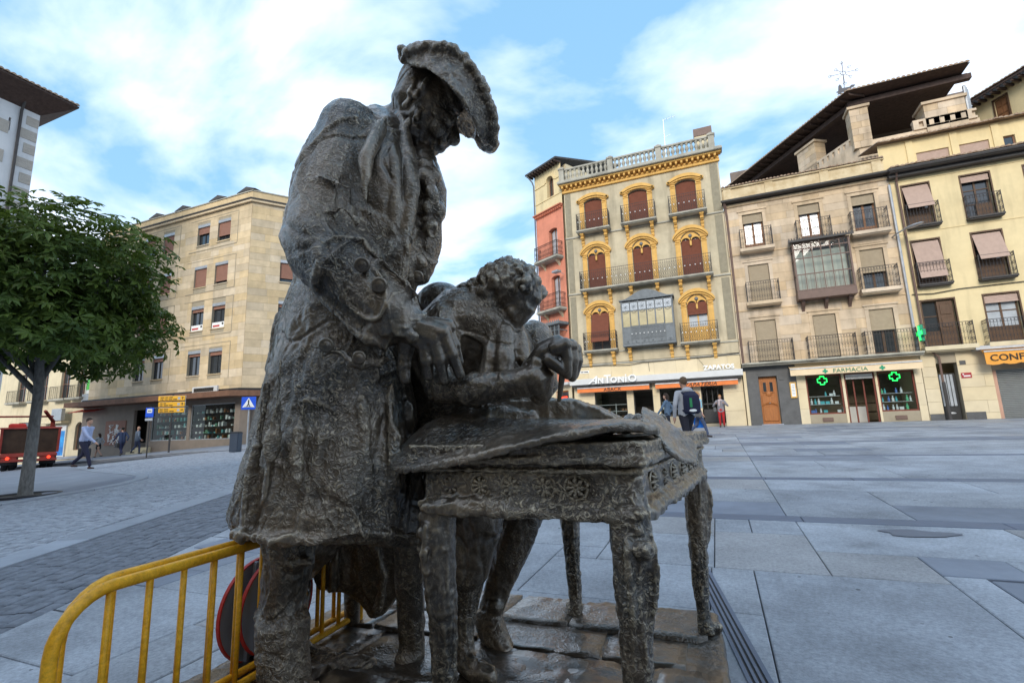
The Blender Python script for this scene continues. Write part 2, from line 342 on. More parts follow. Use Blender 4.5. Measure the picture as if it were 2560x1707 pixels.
def setts(name, rows, a0, a1, b0, w, l, m, jit, skip=None, dz=.022, curve=None):
    vs = []; fs = []
    for r in range(rows):
        b = b0+r*w; a = a0+random.random()*l
        while a < a1:
            ll = l*random.uniform(.75, 1.25); wv = random.uniform(-jit, jit)
            off = curve(a, b) if curve else 0
            cx, cy = LP(a+ll/2, b+w/2+off)
            if not (skip and skip(cx, cy)):
                h = random.uniform(-.006, .004); o = len(vs); k = .012
                for (i_, zt) in ((.004, -.035), (.006, h+dz-.008), (k+.006, h+dz)):
                    for (p, q) in ((a+i_, b+i_), (a+ll-i_, b+i_), (a+ll-i_, b+w-i_), (a+i_, b+w-i_)):
                        x, y = LP(p, q+wv+off); vs.append((x, y, gz(x, y)+zt))
                fs.append((o+8, o+9, o+10, o+11))
                for lv in range(2):
                    for q in range(4): fs.append((o+lv*4+q, o+lv*4+(q+1) % 4, o+lv*4+4+(q+1) % 4, o+lv*4+4+q))
            a += ll
    mb = MB(); mb.v = vs; mb.f = fs; mb.m = [0]*len(fs)
    return tag(mb.obj(name, m), kind='stuff')
tag(setts('dark_sett_strip', 13, -3, 16, .02, .104, .17, m_sett, .004), 'strip of dark narrow setts laid in rows beside the cobbled street', 'setts')
kb = sheet('kerb', [0, 1], [0, 1], -3, m_kerb)
a = -3.
while a < 20:
    l_ = random.choice((.8, 1.0, 1.2)); mb = MB(); vs = []
    for (i, zt) in ((0, -.03), (0, .024), (.006, .03)):
        for (p, q) in ((a+.004+i, 1.40+i), (a+l_-.004-i, 1.40+i), (a+l_-.004-i, 1.74-i), (a+.004+i, 1.74-i)):
            x, y = LP(p, q); vs.append((x, y, gz(x, y)+zt))
    fs = [(8,9,10,11)]
    for l in range(2):
        for q in range(4): fs.append((l*4+q, l*4+(q+1) % 4, l*4+4+(q+1) % 4, l*4+4+q))
    mb.add(vs, fs).obj('kerb_stone', m_kerb, kb); a += l_
tag(setts('cobbled_street', 150, -4, 24, 1.76, .105, .125, m_cob, .012, lambda x, y: inside((x, y), isl) or inside((x, y), walk) or y < -1 or x < -24, .018, lambda a, b: .10*math.sin(a*1.9+b*.6)),
    'grey cobbled street curving past the tree', 'cobbles')
def clipcell(poly, x0, x1, y0, y1):
    for ax, lim, sg in ((0, x0, 1), (0, x1, -1), (1, y0, 1), (1, y1, -1)):
        o = []
        for i in range(len(poly)):
            p, q = poly[i-1], poly[i]; a, b = (p[ax]-lim)*sg, (q[ax]-lim)*sg
            if (a >= 0) != (b >= 0): t = a/(a-b); o.append((p[0]+(q[0]-p[0])*t, p[1]+(q[1]-p[1])*t))
            if b >= 0: o.append(q)
        poly = o
        if len(poly) < 3: return []
    return poly
def area(name, poly, dz, m, edge=None, h=.1):
    mb = MB(); k = len(poly); st = 2.0
    xs = [p[0] for p in poly]; ys = [p[1] for p in poly]
    for i in range(int((max(xs)-min(xs))/st)+1):
        for j in range(int((max(ys)-min(ys))/st)+1):
            c = clipcell(poly, min(xs)+i*st, min(xs)+(i+1)*st, min(ys)+j*st, min(ys)+(j+1)*st)
            if c: mb.quad(*[(x, y, gz(x, y)+dz) for x, y in c])
    for p, q in zip(poly, poly[1:]+poly[:1]):
        mb.quad(*[(x, y, gz(x, y)+dz-d_) for x, y, d_ in ((*p, 0), (*q, 0), (*q, h), (*p, h))])
    o = tag(mb.obj(name, m), kind='structure')
    if edge:
        c = Vector((sum(p[0] for p in poly)/k, sum(p[1] for p in poly)/k, 0))
        for i in edge:
            p, q = Vector((*poly[i], 0)), Vector((*poly[(i+1) % k], 0)); nn = Vector((q.y-p.y, p.x-q.x, 0)).normalized()
            n_ = max(1, int((q-p).length/1.1))
            for j in range(n_):
                A = p.lerp(q, (j+.006)/n_); B = p.lerp(q, (j+.994)/n_); e = MB(); vs = []
                for zt in (-.05, .012):
                    for P in (A+nn*.03, B+nn*.03, B-nn*.22, A-nn*.22): vs.append((P.x, P.y, gz(P.x, P.y)+dz+zt))
                e.add(vs, [(4,5,6,7),(0,1,5,4),(1,2,6,5),(2,3,7,6),(3,0,4,7)]).obj('kerb_stone', m_kerb, o)
    return o
area('tree_island', isl, .035, m_walk, range(0, 12))
area('sidewalk', walk, .10, m_walk, range(0, 10), .2)
sheet('road', [-75+i*3 for i in range(19)], [11+i*1.2 for i in range(7)], -.02, m_asph)
wedge = [(-11.6,4.9),(-11.9,6.2),(-12.4,7.0),(-13.2,7.8),(-13.9,8.2),(-13.6,7.4),(-13.0,6.3),(-12.5,5.4)]
area('dark_paving_wedge', wedge, .041, m_band, None, .01)
# slotted drain channel
t = tag(empty('drain_channel', (0, 0, 0)), 'long slotted drain channel running past the sculpture base', 'drain')
A, B = Vector((-.225, 4.1, 0)), Vector((.42, .55, 0)); dd = (B-A).normalized(); pn = Vector((-dd.y, dd.x, 0))
def strip(o0, o1, z0, z1, m, name):
    mb = MB(); vs = []
    for zt in (z0, z1):
        for P in (A+pn*o0, B+pn*o0, B+pn*o1, A+pn*o1): vs.append((P.x, P.y, gz(P.x, P.y)+zt))
    mb.add(vs, [(4,5,6,7),(0,1,5,4),(1,2,6,5),(2,3,7,6),(3,0,4,7)]).obj(name, m, t)
strip(-.05, .05, -.02, .024, m_black, 'channel')
for (p, q) in ((-.052,-.034),(-.022,-.008),(.004,.018),(.03,.052)): strip(p, q, -.02, .031, m_band, 'grating_bar')
# ------------------------------------------------------------------ facade tools (local frame: x along the wall, y into the wall, z up)
def arc(a, b, z, rise, n=10):
    """segmental arc points from (a,z) up to rise at the middle, to (b,z)"""
    c = (b-a)/2
    if rise <= 0: return [(a, z), (b, z)]
    r = (c*c+rise*rise)/(2*rise); th = math.asin(min(1, c/r)); th = th if rise <= c else math.pi-th
    return [((a+b)/2+r*math.sin(-th+2*th*i/n), z+rise-r+r*math.cos(-th+2*th*i/n)) for i in range(n+1)]
def wall(mb, u0, u1, z0, z1, ops, y=0., dep=.28):
    us = sorted({u0, u1, *[o[0] for o in ops], *[o[1] for o in ops]}); zs = sorted({z0, z1, *[o[2] for o in ops], *[o[3] for o in ops]})
    for a, b in zip(us[:-1], us[1:]):
        for c, d in zip(zs[:-1], zs[1:]):
            if any(o[0] <= (a+b)/2 <= o[1] and o[2] <= (c+d)/2 <= o[3] for o in ops): continue
            mb.quad((a,y,c), (b,y,c), (b,y,d), (a,y,d))
    for o in ops:
        a, b, c, d = o[:4]; ri = o[4] if len(o) > 4 else 0; e = y+dep
        zt = d-ri
        mb.quad((a,y,c), (a,y,zt), (a,e,zt), (a,e,c)); mb.quad((b,y,c), (b,e,c), (b,e,zt), (b,y,zt)); mb.quad((a,y,c), (a,e,c), (b,e,c), (b,y,c))
        pts = arc(a, b, zt, ri) if ri else [(a, d), (b, d)]
        for p, q in zip(pts[:-1], pts[1:]):
            mb.quad((p[0],y,p[1]), (q[0],y,q[1]), (q[0],e,q[1]), (p[0],e,p[1]))
            if ri: mb.quad((p[0],y,p[1]), (q[0],y,q[1]), (q[0],y,d), (p[0],y,d))
    return mb
def band(mb, po, pi, y0, y1):
    """moulding between two matching outlines (u,z), from y0 (proud) back to y1"""
    for i in range(len(po)-1):
        a, b, c, d = po[i], po[i+1], pi[i+1], pi[i]
        mb.add([(p[0], yy, p[1]) for yy in (y0, y1) for p in (a, b, c, d)], [(0,1,2,3),(0,4,5,1),(2,6,7,3),(1,5,6,2),(3,7,4,0)])
    return mb
def slats(mb, a, b, z0, z1, y, step=.055, tilt=0., amp=.012):
    """hanging slatted blind: corrugated sheet; tilt pushes the bottom outwards"""
    n = max(2, int((z1-z0)/step)*2); vs = []
    for i in range(n+1):
        z = z1-(z1-z0)*i/n; yy = y-tilt*(i/n)-(amp if i % 2 else 0); vs += [(a, yy, z), (b, yy, z)]
    mb.add(vs, [(2*i, 2*i+1, 2*i+3, 2*i+2) for i in range(n)])
    mb.box(a, b, y-tilt-.025, y-tilt+.02, z0-.03, z0+.02)
    return mb
def window(P, a, b, c, d, ri=0, y=.16, fm=None, pm=None, cols=2, rows=1, fw=.06, name='window'):
    fm = fm or m_frame; pm = pm or m_pane; zt = d-ri
    f = MB(); f.box(a, a+fw, y, y+.06, c, zt); f.box(b-fw, b, y, y+.06, c, zt); f.box(a+fw, b-fw, y, y+.06, c, c+fw)
    if ri: pts = arc(a, b, zt, ri); band(f, pts, [(x+(fw if x < (a+b)/2 else -fw)*abs(x-(a+b)/2)/((b-a)/2), z-fw) for x, z in pts], y, y+.06)
    else: f.box(a+fw, b-fw, y, y+.06, d-fw, d)
    for i in range(1, cols): x = a+(b-a)*i/cols; f.box(x-fw*.6, x+fw*.6, y-.004, y+.055, c+fw, d-fw if not ri else d-.02)
    for j in range(1, rows): z = c+(d-c)*j/rows; f.box(a+fw, b-fw, y+.004, y+.05, z-fw*.35, z+fw*.35)
    fo = f.obj(name, fm, P)
    p = MB(); k = .004
    if ri:
        pts = arc(a+k, b-k, zt, ri); p.quad(*[(a+k, y+.03, c+k), (b-k, y+.03, c+k)]+[(x, y+.03, z) for x, z in pts[::-1]])
        p.obj('pane', pm, fo)
    else:
        for i in range(cols):
            for j in range(rows):
                q = MB(); q.quad((a+(b-a)*i/cols+.012, y+.03+.004*((i+j) % 2), c+(d-c)*j/rows+.012), (a+(b-a)*(i+1)/cols-.012, y+.03, c+(d-c)*j/rows+.012), (a+(b-a)*(i+1)/cols-.012, y+.033, c+(d-c)*(j+1)/rows-.012), (a+(b-a)*i/cols+.012, y+.03, c+(d-c)*(j+1)/rows-.012)); q.obj('pane', pm, fo)
    return fo
def railing(mb, u0, u1, z0, z1, out, style=0, t=.016, sp=.12, y=0):
    """railing round a balcony projecting `out`; style 0 bars, 1 lattice, 2 scroll"""
    runs = [((u0, y-out), (u1, y-out)), ((u0, y), (u0, y-out)), ((u1, y), (u1, y-out))]
    for k, (p, q) in enumerate(runs):
        L_ = math.hypot(q[0]-p[0], q[1]-p[1]); n = max(2, round(L_/sp))
        def X(s, z): return (p[0]+(q[0]-p[0])*s, p[1]+(q[1]-p[1])*s, z)
        h = z1-z0
        for z, tt in ((z1, t*1.5), (z0+.05, t), (z0+h*.86, t*.8)) if style else ((z1, t*1.5), (z0+.05, t)): mb.bar(X(0, z), X(1, z), tt)
        for i in range(n+1):
            mb.bar(X(i/n, z0+.0), X(i/n, z1), t*.8)
            if i == n: break
            s0, s1, sm = i/n, (i+1)/n, (i+.5)/n
            if style == 1:
                for q_ in range(4):
                    za, zb = z0+.06+(h*.8)*q_/4, z0+.06+(h*.8)*(q_+1)/4
                    mb.bar(X(s0 if q_ % 2 else s1, za), X(s1 if q_ % 2 else s0, zb), t*.6); mb.bar(X(s1 if q_ % 2 else s0, za), X(s0 if q_ % 2 else s1, zb), t*.6)
            elif style == 2:
                for zc in (.25, .55, .92):
                    r = .5/n*.8; zz_ = z0+h*zc; rz_ = min(h*.13, r*L_*1.3); pts = [X(sm+r*math.cos(a), zz_+rz_*math.sin(a)) for a in [j*math.pi/4 for j in range(9)]]
                    for m_, n_ in zip(pts[:-1], pts[1:]): mb.bar(m_, n_, t*.55)
    for u in (u0, u1): mb.bar((u, y-out, z0), (u, y-out, z1+.04), t*2)
    return mb
def balcony(P, u0, u1, z0, h, out, style, sm, th=.12, dots=False, ext=.06, rm=None):
    s = MB(); s.bevel(u0-ext, u1+ext, -out-ext, .02, z0-th, z0, .015); s.bevel(u0-ext*.3, u1+ext*.3, -out+.02, .02, z0-th-.05, z0-th+.001, .01)
    b = s.obj('balcony', sm, P)
    railing(MB(), u0, u1, z0, z0+h, out, style).obj('railing', rm or m_iron, b)
    if dots:
        d = MB(); n = max(4, round((u1-u0)/.27))
        for i in range(n+1): d.ell((u0+(u1-u0)*(i+.0)/n if 0 < i < n else (u0+.1 if i == 0 else u1-.1), -out-.012, z0+h*.5), (.032, .02, .032), 8, 5)
        tag(d.obj('white_rosettes', m_wpaint, b), kind='stuff')
    return b
def frameE(x, y, a, name): return empty(name, (x, y, 0), R_(a))
def blocks(P, u0, u1, z0, z1, ops, m, bw=(.6, 1.1), bh=.45, y=0., thick=.03, gap=.006, limit=300, name='stone_block'):
    """ashlar blocks in courses, cut round the openings; returns number made"""
    cache = {}; n = 0; rest = MB(); z = z0; row = 0
    while z < z1-.05:
        h = min(bh*random.choice((.85, 1, 1.1)), z1-z); h = z1-z if z1-z-h < .15 else h
        segs = [(u0, u1)]
        for o in ops:
            if o[2] < z+h-.02 and o[3] > z+.02:
                ns = []
                for s0, s1 in segs:
                    if o[0] >= s1 or o[1] <= s0: ns.append((s0, s1)); continue
                    if o[0]-s0 > .02: ns.append((s0, o[0]))
                    if s1-o[1] > .02: ns.append((o[1], s1))
                segs = ns
        for s0, s1 in segs:
            u = s0
            while u < s1-.01:
                l = random.uniform(*bw); e = s1 if s1-u-l < .3 else u+l
                mb = MB(); d = random.uniform(0, .005)
                mb.bevel(u+gap, e-gap, y-thick-d, y+.01, z+gap, z+h-gap, .006)
                if n < limit: mb.obj(name, m, P); n += 1
                else: rest.add(mb.v, mb.f)
                u = e
        z += h; row += 1
    if rest.v: tag(rest.obj(name+'s_beyond', m, P), kind='stuff')
    return n
FY = 28.5
# ================================================================== building with ochre window surrounds
B = tag(frameE(0, FY, 0, 'ochre_trimmed_house'), 'grey plaster house with ochre window surrounds, roof balustrade and shoe shop below', 'house')
CU = [-5.9, -3.18, -.45]
op3 = [(c-.55, c+.55, 12.88, 14.98, .17) for c in CU]
op2 = [(c-.54, c+.54, 9.18, 11.78, .40) for c in CU]
op1 = [(c-.54, c+.54, 5.44, 8.08, .40) for c in (CU[0], CU[2])]
ogr = [(-6.5,-4.65,1.42,2.95), (-4.27,-3.2,.62,2.95), (-2.83,-1.07,1.42,2.95), (-.67,.44,.98,2.95)]
wall(MB(), -7.72, 1.42, 4.66, 15.72, op3+op2+op1).obj('wall', m_plast, B)
wall(MB(), -7.72, 1.42, .3, 4.6, ogr, dep=.22).obj('shop_wall', m_joint, B)
blocks(B, -7.72, 1.42, .5, 4.58, ogr, m_cream, (.9, 1.5), 1.0, 0, .025, .004, name='cladding_panel')
mb = MB(); mb.box(-7.7, 1.40, .75, 9, 4.7, 15.7); mb.box(-7.7, 1.4, 2.6, 9, .2, 4.7); mb.box(-7.72, -7.4, .3, 2.6, .3, 4.65); mb.box(1.1, 1.42, .3, 2.6, .3, 4.65); mb.box(-7.75, 1.45, .3, 9, 15.7, 16.1)
mb.obj('rear_block', m_plast, B)
mb = MB(); mb.box(-7.4, 1.1, .24, 2.58, .35, .6); mb.obj('shop_floor', m_room, B)
mb = MB()
for z, h, o_ in ((12.63,.10,.07), (9.0,.10,.07), (5.28,.08,.06), (4.58,.10,.08)): mb.bevel(-7.74, 1.44, -o_, .01, z-h/2, z+h/2, .02)
mb.obj('string_course', m_grey, B)
for (u0, u1) in ((.93, 1.34), (-7.66, -7.3)):
    for (z0, z1) in ((12.75, 15.6), (9.12, 12.5), (5.4, 8.85)):
        MB().bevel(u0, u1, -.022, .01, z0, z1, .01).obj('quoin_panel', m_quoin, B)
# cornice
mb = MB(); mb.bevel(-7.8, 1.5, -.12, .05, 15.66, 15.80, .02); mb.bevel(-7.78, 1.48, -.06, .05, 15.80, 16.06, .01); mb.bevel(-7.92, 1.6, -.40, .05, 16.06, 16.16, .02)
mb.obj('cornice', m_ochre, B)
mod = MB(); mod.bevel(-.055, .055, -.30, .0, -.16, .0, .015); mod = mod.mesh('modillion', m_ochre)
dent = MB(); dent.bevel(-.05, .05, -.09, 0, -.1, 0, .012); dent = dent.mesh('dentil', m_ochre)
for i in range(31): link('modillion', mod, B, (-7.72+9.0*i/30, -.06, 16.06)); link('dentil', dent, B, (-7.72+9.0*i/30+.15, -.06, 15.92))
MB().bevel(-8.0, 1.68, -.55, .1, 16.16, 16.32, .03).bevel(-7.95, 1.62, -.47, .1, 16.32, 16.40, .02).obj('roof_slab', m_grey, B)
bal = MB().lathe([(.05,0),(.09,.03),(.09,.07),(.05,.10),(.075,.2),(.115,.30),(.10,.40),(.05,.50),(.045,.56),(.09,.60),(.09,.66),(.05,.68)], 8).mesh('baluster', m_grey, True)
posts = [-7.72, -4.62, -1.75, 1.17]
for p in posts:
    mb = MB(); mb.bevel(p-.16, p+.16, -.42, -.10, 16.4, 17.14, .015); mb.bevel(p-.21, p+.21, -.47, -.05, 17.14, 17.26, .02); mb.ell((p, -.26, 17.3), (.16, .16, .09), 10, 6); mb.obj('balustrade_post', m_grey, B)
for p, q in zip(posts[:-1], posts[1:]):
    MB().bevel(p+.165, q-.165, -.37, -.15, 17.08, 17.2, .02).bevel(p+.165, q-.165, -.37, -.15, 16.4, 16.44, .01).obj('balustrade_rail', m_grey, B)
    for i in range(10): link('baluster', bal, B, (p+.3+(q-p-.6)*i/9, -.26, 16.42), 0, (1, 1, .97))
mb = MB(); mb.box(.3, 1.25, .25, .95, 16.1, 17.62); mb.mi = 1; mb.bevel(.27, 1.28, .22, .98, 17.62, 18.12, .02); mb.obj('chimney', [m_creamB, m_brown], B)
mb = MB(); mb.bar((-1.4, .8, 16.1), (-1.36, .8, 19.6), .03); mb.bar((-1.37, .8, 19.55), (-.6, .8, 19.65), .015); mb.bar((-1.38, .8, 18.4), (-1.0, .8, 18.5), .012)
for i in range(5): mb.bar((-1.3+.15*i, .6, 19.57+.02*i), (-1.3+.15*i, 1.0, 19.57+.02*i), .008)
mb.obj('roof_antenna', m_steel, B)
# windows with ochre surrounds
corb = MB(); prof = [(0,0),(-.42,0),(-.42,-.10),(-.36,-.14),(-.30,-.22),(-.33,-.30),(-.26,-.37),(-.16,-.40),(-.17,-.52),(-.10,-.60),(-.12,-.68),(-.04,-.78),(0,-.80)]
corb.prism([(-.08, y, z) for y, z in prof], (1, 0, 0), .16); corb.bevel(-.115, .115, -.46, 0, -.07, .0, .015)
for (y, z) in ((-.33,-.26), (-.14,-.47)): corb.tube([(-.10, y, z), (.10, y, z)], .05, 8, False)
corb = corb.mesh('corbel', m_ochre)
def surround(a, b, c, d, ri, hood, rise_h, twin):
    cu = (a+b)/2; mb = MB(); zs = d-ri
    for s in (-1, 1):
        x0, x1 = (a-.30, a-.02) if s < 0 else (b+.02, b+.30)
        mb.bevel(x0, x1, -.05, .01, c, zs-.02, .01); mb.bevel(x0+.07, x1-.07, -.075, 0, c+.25, zs-.35, .015)
        mb.bevel(x0-.05, x1+.05, -.10, .01, zs-.02, zs+.05, .02); mb.bevel(x0-.02, x1+.02, -.08, .01, zs-.26, zs-.20, .015)
        mb.ell(((x0+x1)/2, -.07, zs-.11), (.13, .05, .06), 8, 5)
    n = 12; ip = arc(a-.02, b+.02, zs, ri+.02, n); op = arc(a-.30, b+.30, zs+.05, ri+.22, n)
    band(mb, op, ip, -.05, .01)
    hp = arc(a-.42, b+.42, zs+.13, rise_h, n); hi = arc(a-.40, b+.40, zs+.0, rise_h-.06, n)
    band(mb, hp, hi, -.20, .01)
    h2 = arc(a-.37, b+.37, zs+.0, rise_h-.08, n); h3 = arc(a-.34, b+.34, zs-.04, rise_h-.13, n); band(mb, h2, h3, -.13, .01)
    if not twin:
        for x0, x1 in ((a-.46, a-.28), (b+.28, b+.46)): mb.bevel(x0, x1, -.20, .01, zs+.02, zs+.14, .015)
    if twin:
        # twin arches cut from one plate: little columns and spandrel
        for k in range(2):
            x0 = a+.02+k*(b-a-.04)/2; x1 = x0+(b-a-.04)/2
            zt = zs-.16; pts = arc(x0+.03, x1-.03, zt, .24, 8); top = [(x0+(x1-x0)*i/8, zs-.02+ri*(1-((x0+(x1-x0)*i/8-cu)/((b-a)/2))**2)) for i in range(9)]
            band(mb, top, pts, .02, .12)
        mb.bevel(cu-.05, cu+.05, .0, .12, zs-.36, zs-.12, .02); mb.ell((cu, .03, zs-.38), (.06, .06, .05), 8, 5)
    o = mb.obj('window_surround', m_ochre, B)
    if twin: MB().ell((cu, -.02, zs+.17), (.10, .07, .10), 10, 6).obj('grey_boss', m_lead, o)
    return o
for i, (a, b, c, d, ri) in enumerate(op3):
    surround(a, b, c, d, ri, 0, .36, False)
    wdw = window(B, a, b, c, d, ri, .18, m_frame, m_pane)
    slats(MB(), a+.03, b-.03, c+.1, d-.2, .10).obj('slat_blind', m_blindr, wdw)
    MB().quad((a+.04,.12,d-.2), (b-.04,.12,d-.2), *[(x, .12, z-.02) for x, z in arc(a+.04, b-.04, d-.19, .16)[::-1]]).obj('blind_head', m_blindr, wdw)
    balcony(B, a-.42, b+.42, 12.84, 1.05, .55, 1, m_grey, .10, True)
    for s in (-.72, .72): link('corbel', corb, B, ((a+b)/2+s, 0, 12.66))
for i, (a, b, c, d, ri) in enumerate(op2):
    surround(a, b, c, d, ri, 0, .62, True)
    wdw = window(B, a, b, c, d, ri, .2, m_frame, m_panew)
    slats(MB(), a+.03, b-.03, c+.1, 11.34, .12).obj('slat_blind', m_blindr, wdw)
balcony(B, -6.86, .5, 9.12, 1.08, .55, 1, m_grey, .10, True)
for c in CU:
    for s in (-.74, .74): link('corbel', corb, B, (c+s, 0, 8.94))
for i, (a, b, c, d, ri) in enumerate(op1):
    surround(a, b, c, d, ri, 0, .60, True)
    wdw = window(B, a, b, c, d, ri, .2, m_ochre if i else m_frame, m_panew if i else m_pane)
    if i == 0:
        slats(MB(), a+.03, b-.0, c+.45, 7.66, .05, tilt=.62).obj('slat_blind', m_blindr, wdw)
    else:
        slats(MB(), a+.03, b-.03, 7.0, 7.66, .05).obj('slat_blind', m_blindr, wdw)
        MB().box(a+.06, b-.06, .17, .21, c+.05, c+.85).obj('lower_panel', m_ochre, wdw)
    balcony(B, a-.42, b+.40, 5.40, 1.04, .5, 1, m_grey, .09, True)
    for s in (-.70, .70): link('corbel', corb, B, ((a+b)/2+s, 0, 5.22))
# glazed iron oriel
O = MB(); u0, u1, z0, z1, po = -4.5, -1.72, 5.52, 8.05, .62
O.bevel(u0-.06, u1+.06, -po-.05, 0, 5.40, 5.54, .02)
for u in (u0, u1): O.box(u-.04, u+.04, -po-.02, -po+.06, z0, z1); O.box(u-.03, u+.03, -.06, .0, z0, z1)
n = 6
for i in range(1, n): u = u0+(u1-u0)*i/n; O.box(u-(.035 if i in (2, 4) else .018), u+(.035 if i in (2, 4) else .018), -po-.01, -po+.03, z0, z1)
for z in (6.5, 7.45, 7.95): O.box(u0+.04, u1-.04, -po-.008, -po+.035, z-.03, z+.03)
for u in (u0, u1):
    for z in (6.5, 7.45, 7.95): O.box(u-.02, u+.02, -po+.06, -.06, z-.03, z+.03)
oo = O.obj('oriel', m_lead, B)
for i in range(n):
    a, b = u0+(u1-u0)*i/n+.03, u0+(u1-u0)*(i+1)/n-.03
    MB().quad((a,-po+.012,6.53), (b,-po+.012,6.53), (b,-po+.014,7.42), (a,-po+.012,7.42)).obj('pane', m_paney, oo)
    MB().quad((a,-po+.012,7.48), (b,-po+.012,7.48), (b,-po+.014,7.93), (a,-po+.012,7.93)).obj('pane', m_panew, oo)
    MB().box(a-.005, b+.005, -po, -po+.03, 5.56, 6.48).obj('lower_panel', m_lead, oo)
    s = MB(); cx = (a+b)/2
    for k in range(8): an = k*math.pi/4; s.bar((cx, -po-.012, 7.68), (cx+.17*math.cos(an), -po-.012, 7.68+.19*math.sin(an)), .012)
    for j in (-1, 1): s.tube([(cx+j*.16, -po-.012, 7.45), (cx+j*.12, -po-.012, 7.36), (cx, -po-.012, 7.33)], .014, 4)
    s.ell((cx, -po-.02, 5.68), (.05, .03, .05), 8, 5); s.obj('ornament', m_lead, oo)
for s in (0, 1):
    u = (u0, u1)[s]; MB().quad((u,-po+.06,6.53), (u,-.06,6.53), (u,-.06,7.93), (u,-po+.06,7.93)).obj('side_pane', m_paney, oo); MB().box(u-.01, u+.01, -po+.05, -.05, 5.56, 6.48).obj('side_panel', m_lead, oo)
lat = MB(); railing(lat, u0+.5, u1-.5, 5.75, 6.55, 0.001, 1, .014, .17, -po-.015); lat.obj('lattice', m_lead, oo)
d = MB()
for i in range(9): d.ell((u0+.5+(u1-u0-1)*i/8, -po-.03, 6.1), (.032, .02, .032), 8, 5)
tag(d.obj('white_rosettes', m_wpaint, oo), kind='stuff')
r = MB(); pts = [(u0-.12, z1)]+[(u0-.12+(u1-u0+.24)*i/16, z1+.06+.48*math.sin(math.pi*min(1, max(0, (i-1.5)/13)))**1.3) for i in range(17)]+[(u1+.12, z1)]
r.prism([(x, -po-.1, z) for x, z in pts], (0, 1, 0), po+.1); r.obj('curved_roof', m_lead, oo)
for u in (u0+.25, u1-.25): link('bracket', corb, oo, (u, 0, 5.38))
# shop front of the shoe shop
MB().bevel(-7.82, 1.46, -.55, 0, 3.40, 3.74, .015).obj('sign_fascia', m_alu, B)
MB().box(-7.7, 1.36, -.5, -.02, 3.28, 3.39).obj('fascia_soffit', m_black, B)
def awning(P, u0, u1, zt, zb, out, m, name='awning', scal=0):
    mb = MB(); mb.tube([(u0, -out+.1, zt+.03), (u1, -out+.1, zt+.03)], .06, 8, False)
    n = 24; vs = []
    for i in range(n+1):
        u = u0+(u1-u0)*i/n; wv = .012*math.sin(i*1.7); dz = -abs(math.sin(i*math.pi/3))*scal
        vs += [(u, -out, zt), (u, -out-.02+wv, zb+dz)]
    mb.add(vs, [(2*i, 2*i+2, 2*i+3, 2*i+1) for i in range(n)]); mb.quad((u0,-.05,zt+.2), (u1,-.05,zt+.2), (u1,-out,zt+.05), (u0,-out,zt+.05))
    o = mb.obj(name, m, P); MB().bevel(u0, u1, -out-.03, -out+.05, zt-.0, zt+.07, .01).obj('awning_bar', m_steel, o); return o
a1 = awning(B, -7.4, -3.3, 3.17, 2.95, .5, m_orange); a2 = awning(B, -2.98, 1.18, 3.17, 2.95, .5, m_orange)
text('ABACK', .27, .003, m_txt, 'awning_lettering', a1, (-5.85, -.535, 2.97), sx=1.15)
text('ZAPATERIA', .27, .003, m_txt, 'awning_lettering', a2, (-1.5, -.535, 2.97), shear=.35, sx=1.2)
# big individual letters
u = -6.68
for ch, sz, wd, sh in (('A', .62, 1.15, .55), ('N', .46, 1.0, 0), ('T', .66, 1.0, 0), ('O', .46, 1.0, 0), ('N', .46, 1.0, 0), ('i', .66, 1.0, 0), ('O', .56, 1.05, 0)):
    l_ = text(ch, sz, .05, m_wpaint, 'sign_letter', B, (u, -.62, 3.42), shear=sh, sx=wd, bold=.012); u += l_.dimensions.x*1.0+.075 if False else {'A': .55, 'N': .37, 'T': .36, 'O': .43, 'i': .19}[ch]
text('ZAPATOS', .33, .04, m_wpaint, 'sign_letters', B, (-.42, -.3, 3.82), sx=1.05, bold=.012)
MB().bar((-.3, -.3, 3.8), (1.2, -.3, 3.8), .02).bar((.1,-.3,3.7), (.1,-.3,3.82), .02).bar((.9,-.3,3.7), (.9,-.3,3.82), .02).obj('sign_bracket', m_steel, B)
st_ = MB().bevel(-7.3, -6.75, -.05, 0, 4.12, 4.27, .006).obj('street_name_plate', m_wpaint, B); tag(MB().box(-7.26, -7.08, -.054, -.0505, 4.17, 4.22).box(-7.04, -6.8, -.054, -.0505, 4.17, 4.22).obj('plate_lettering', m_txt, st_), kind='stuff')
# shop windows, doors, shelves inside
for k, (a, b, c, d) in enumerate(ogr):
    wdw = MB(); fw = .05
    for p in ((a, a+fw), (b-fw, b)): wdw.box(p[0], p[1], .1, .16, c, d)
    wdw.box(a+fw, b-fw, .1, .16, c, c+fw); wdw.box(a+fw, b-fw, .1, .16, d-fw, d)
    if k == 3:
        for i in range(1, 4): wdw.box(a+(b-a)*i/4-.02, a+(b-a)*i/4+.02, .11, .15, c+.8, d)
        wdw.box(a, b, .1, .15, c, c+.75); wdw.box(a, b, .1, .15, c+1.0, c+1.07)
    o = wdw.obj('shop_door' if k in (1, 3) else 'shop_window', m_bframe, B)
    if k != 1: MB().quad((a+fw,.13,c+fw), (b-fw,.13,c+fw), (b-fw,.13,d-fw), (a+fw,.13,d-fw)).obj('pane', m_glass, o)
    if k in (0, 2):
        s = MB()
        for z in (c+.02, c+.42, c+.8): s.box(a+.05, b-.05, .35, .75, z-.02, z)
        s.box((a+b)/2+.2, (a+b)/2+.23, .32, .36, c, c+.85); s.obj('display_shelf', m_alu, o)
        for i in range(9):
            x = a+.15+(b-a-.3)*i/8
            for z in (c+.02, c+.42):
                if random.random() < .8: MB().bevel(x-.07, x+.07, .45, .65, z, z+random.uniform(.06, .2), .02).obj('shoe_box', random.choice((m_dwood, m_wpaint, m_black, m_wood)), o)
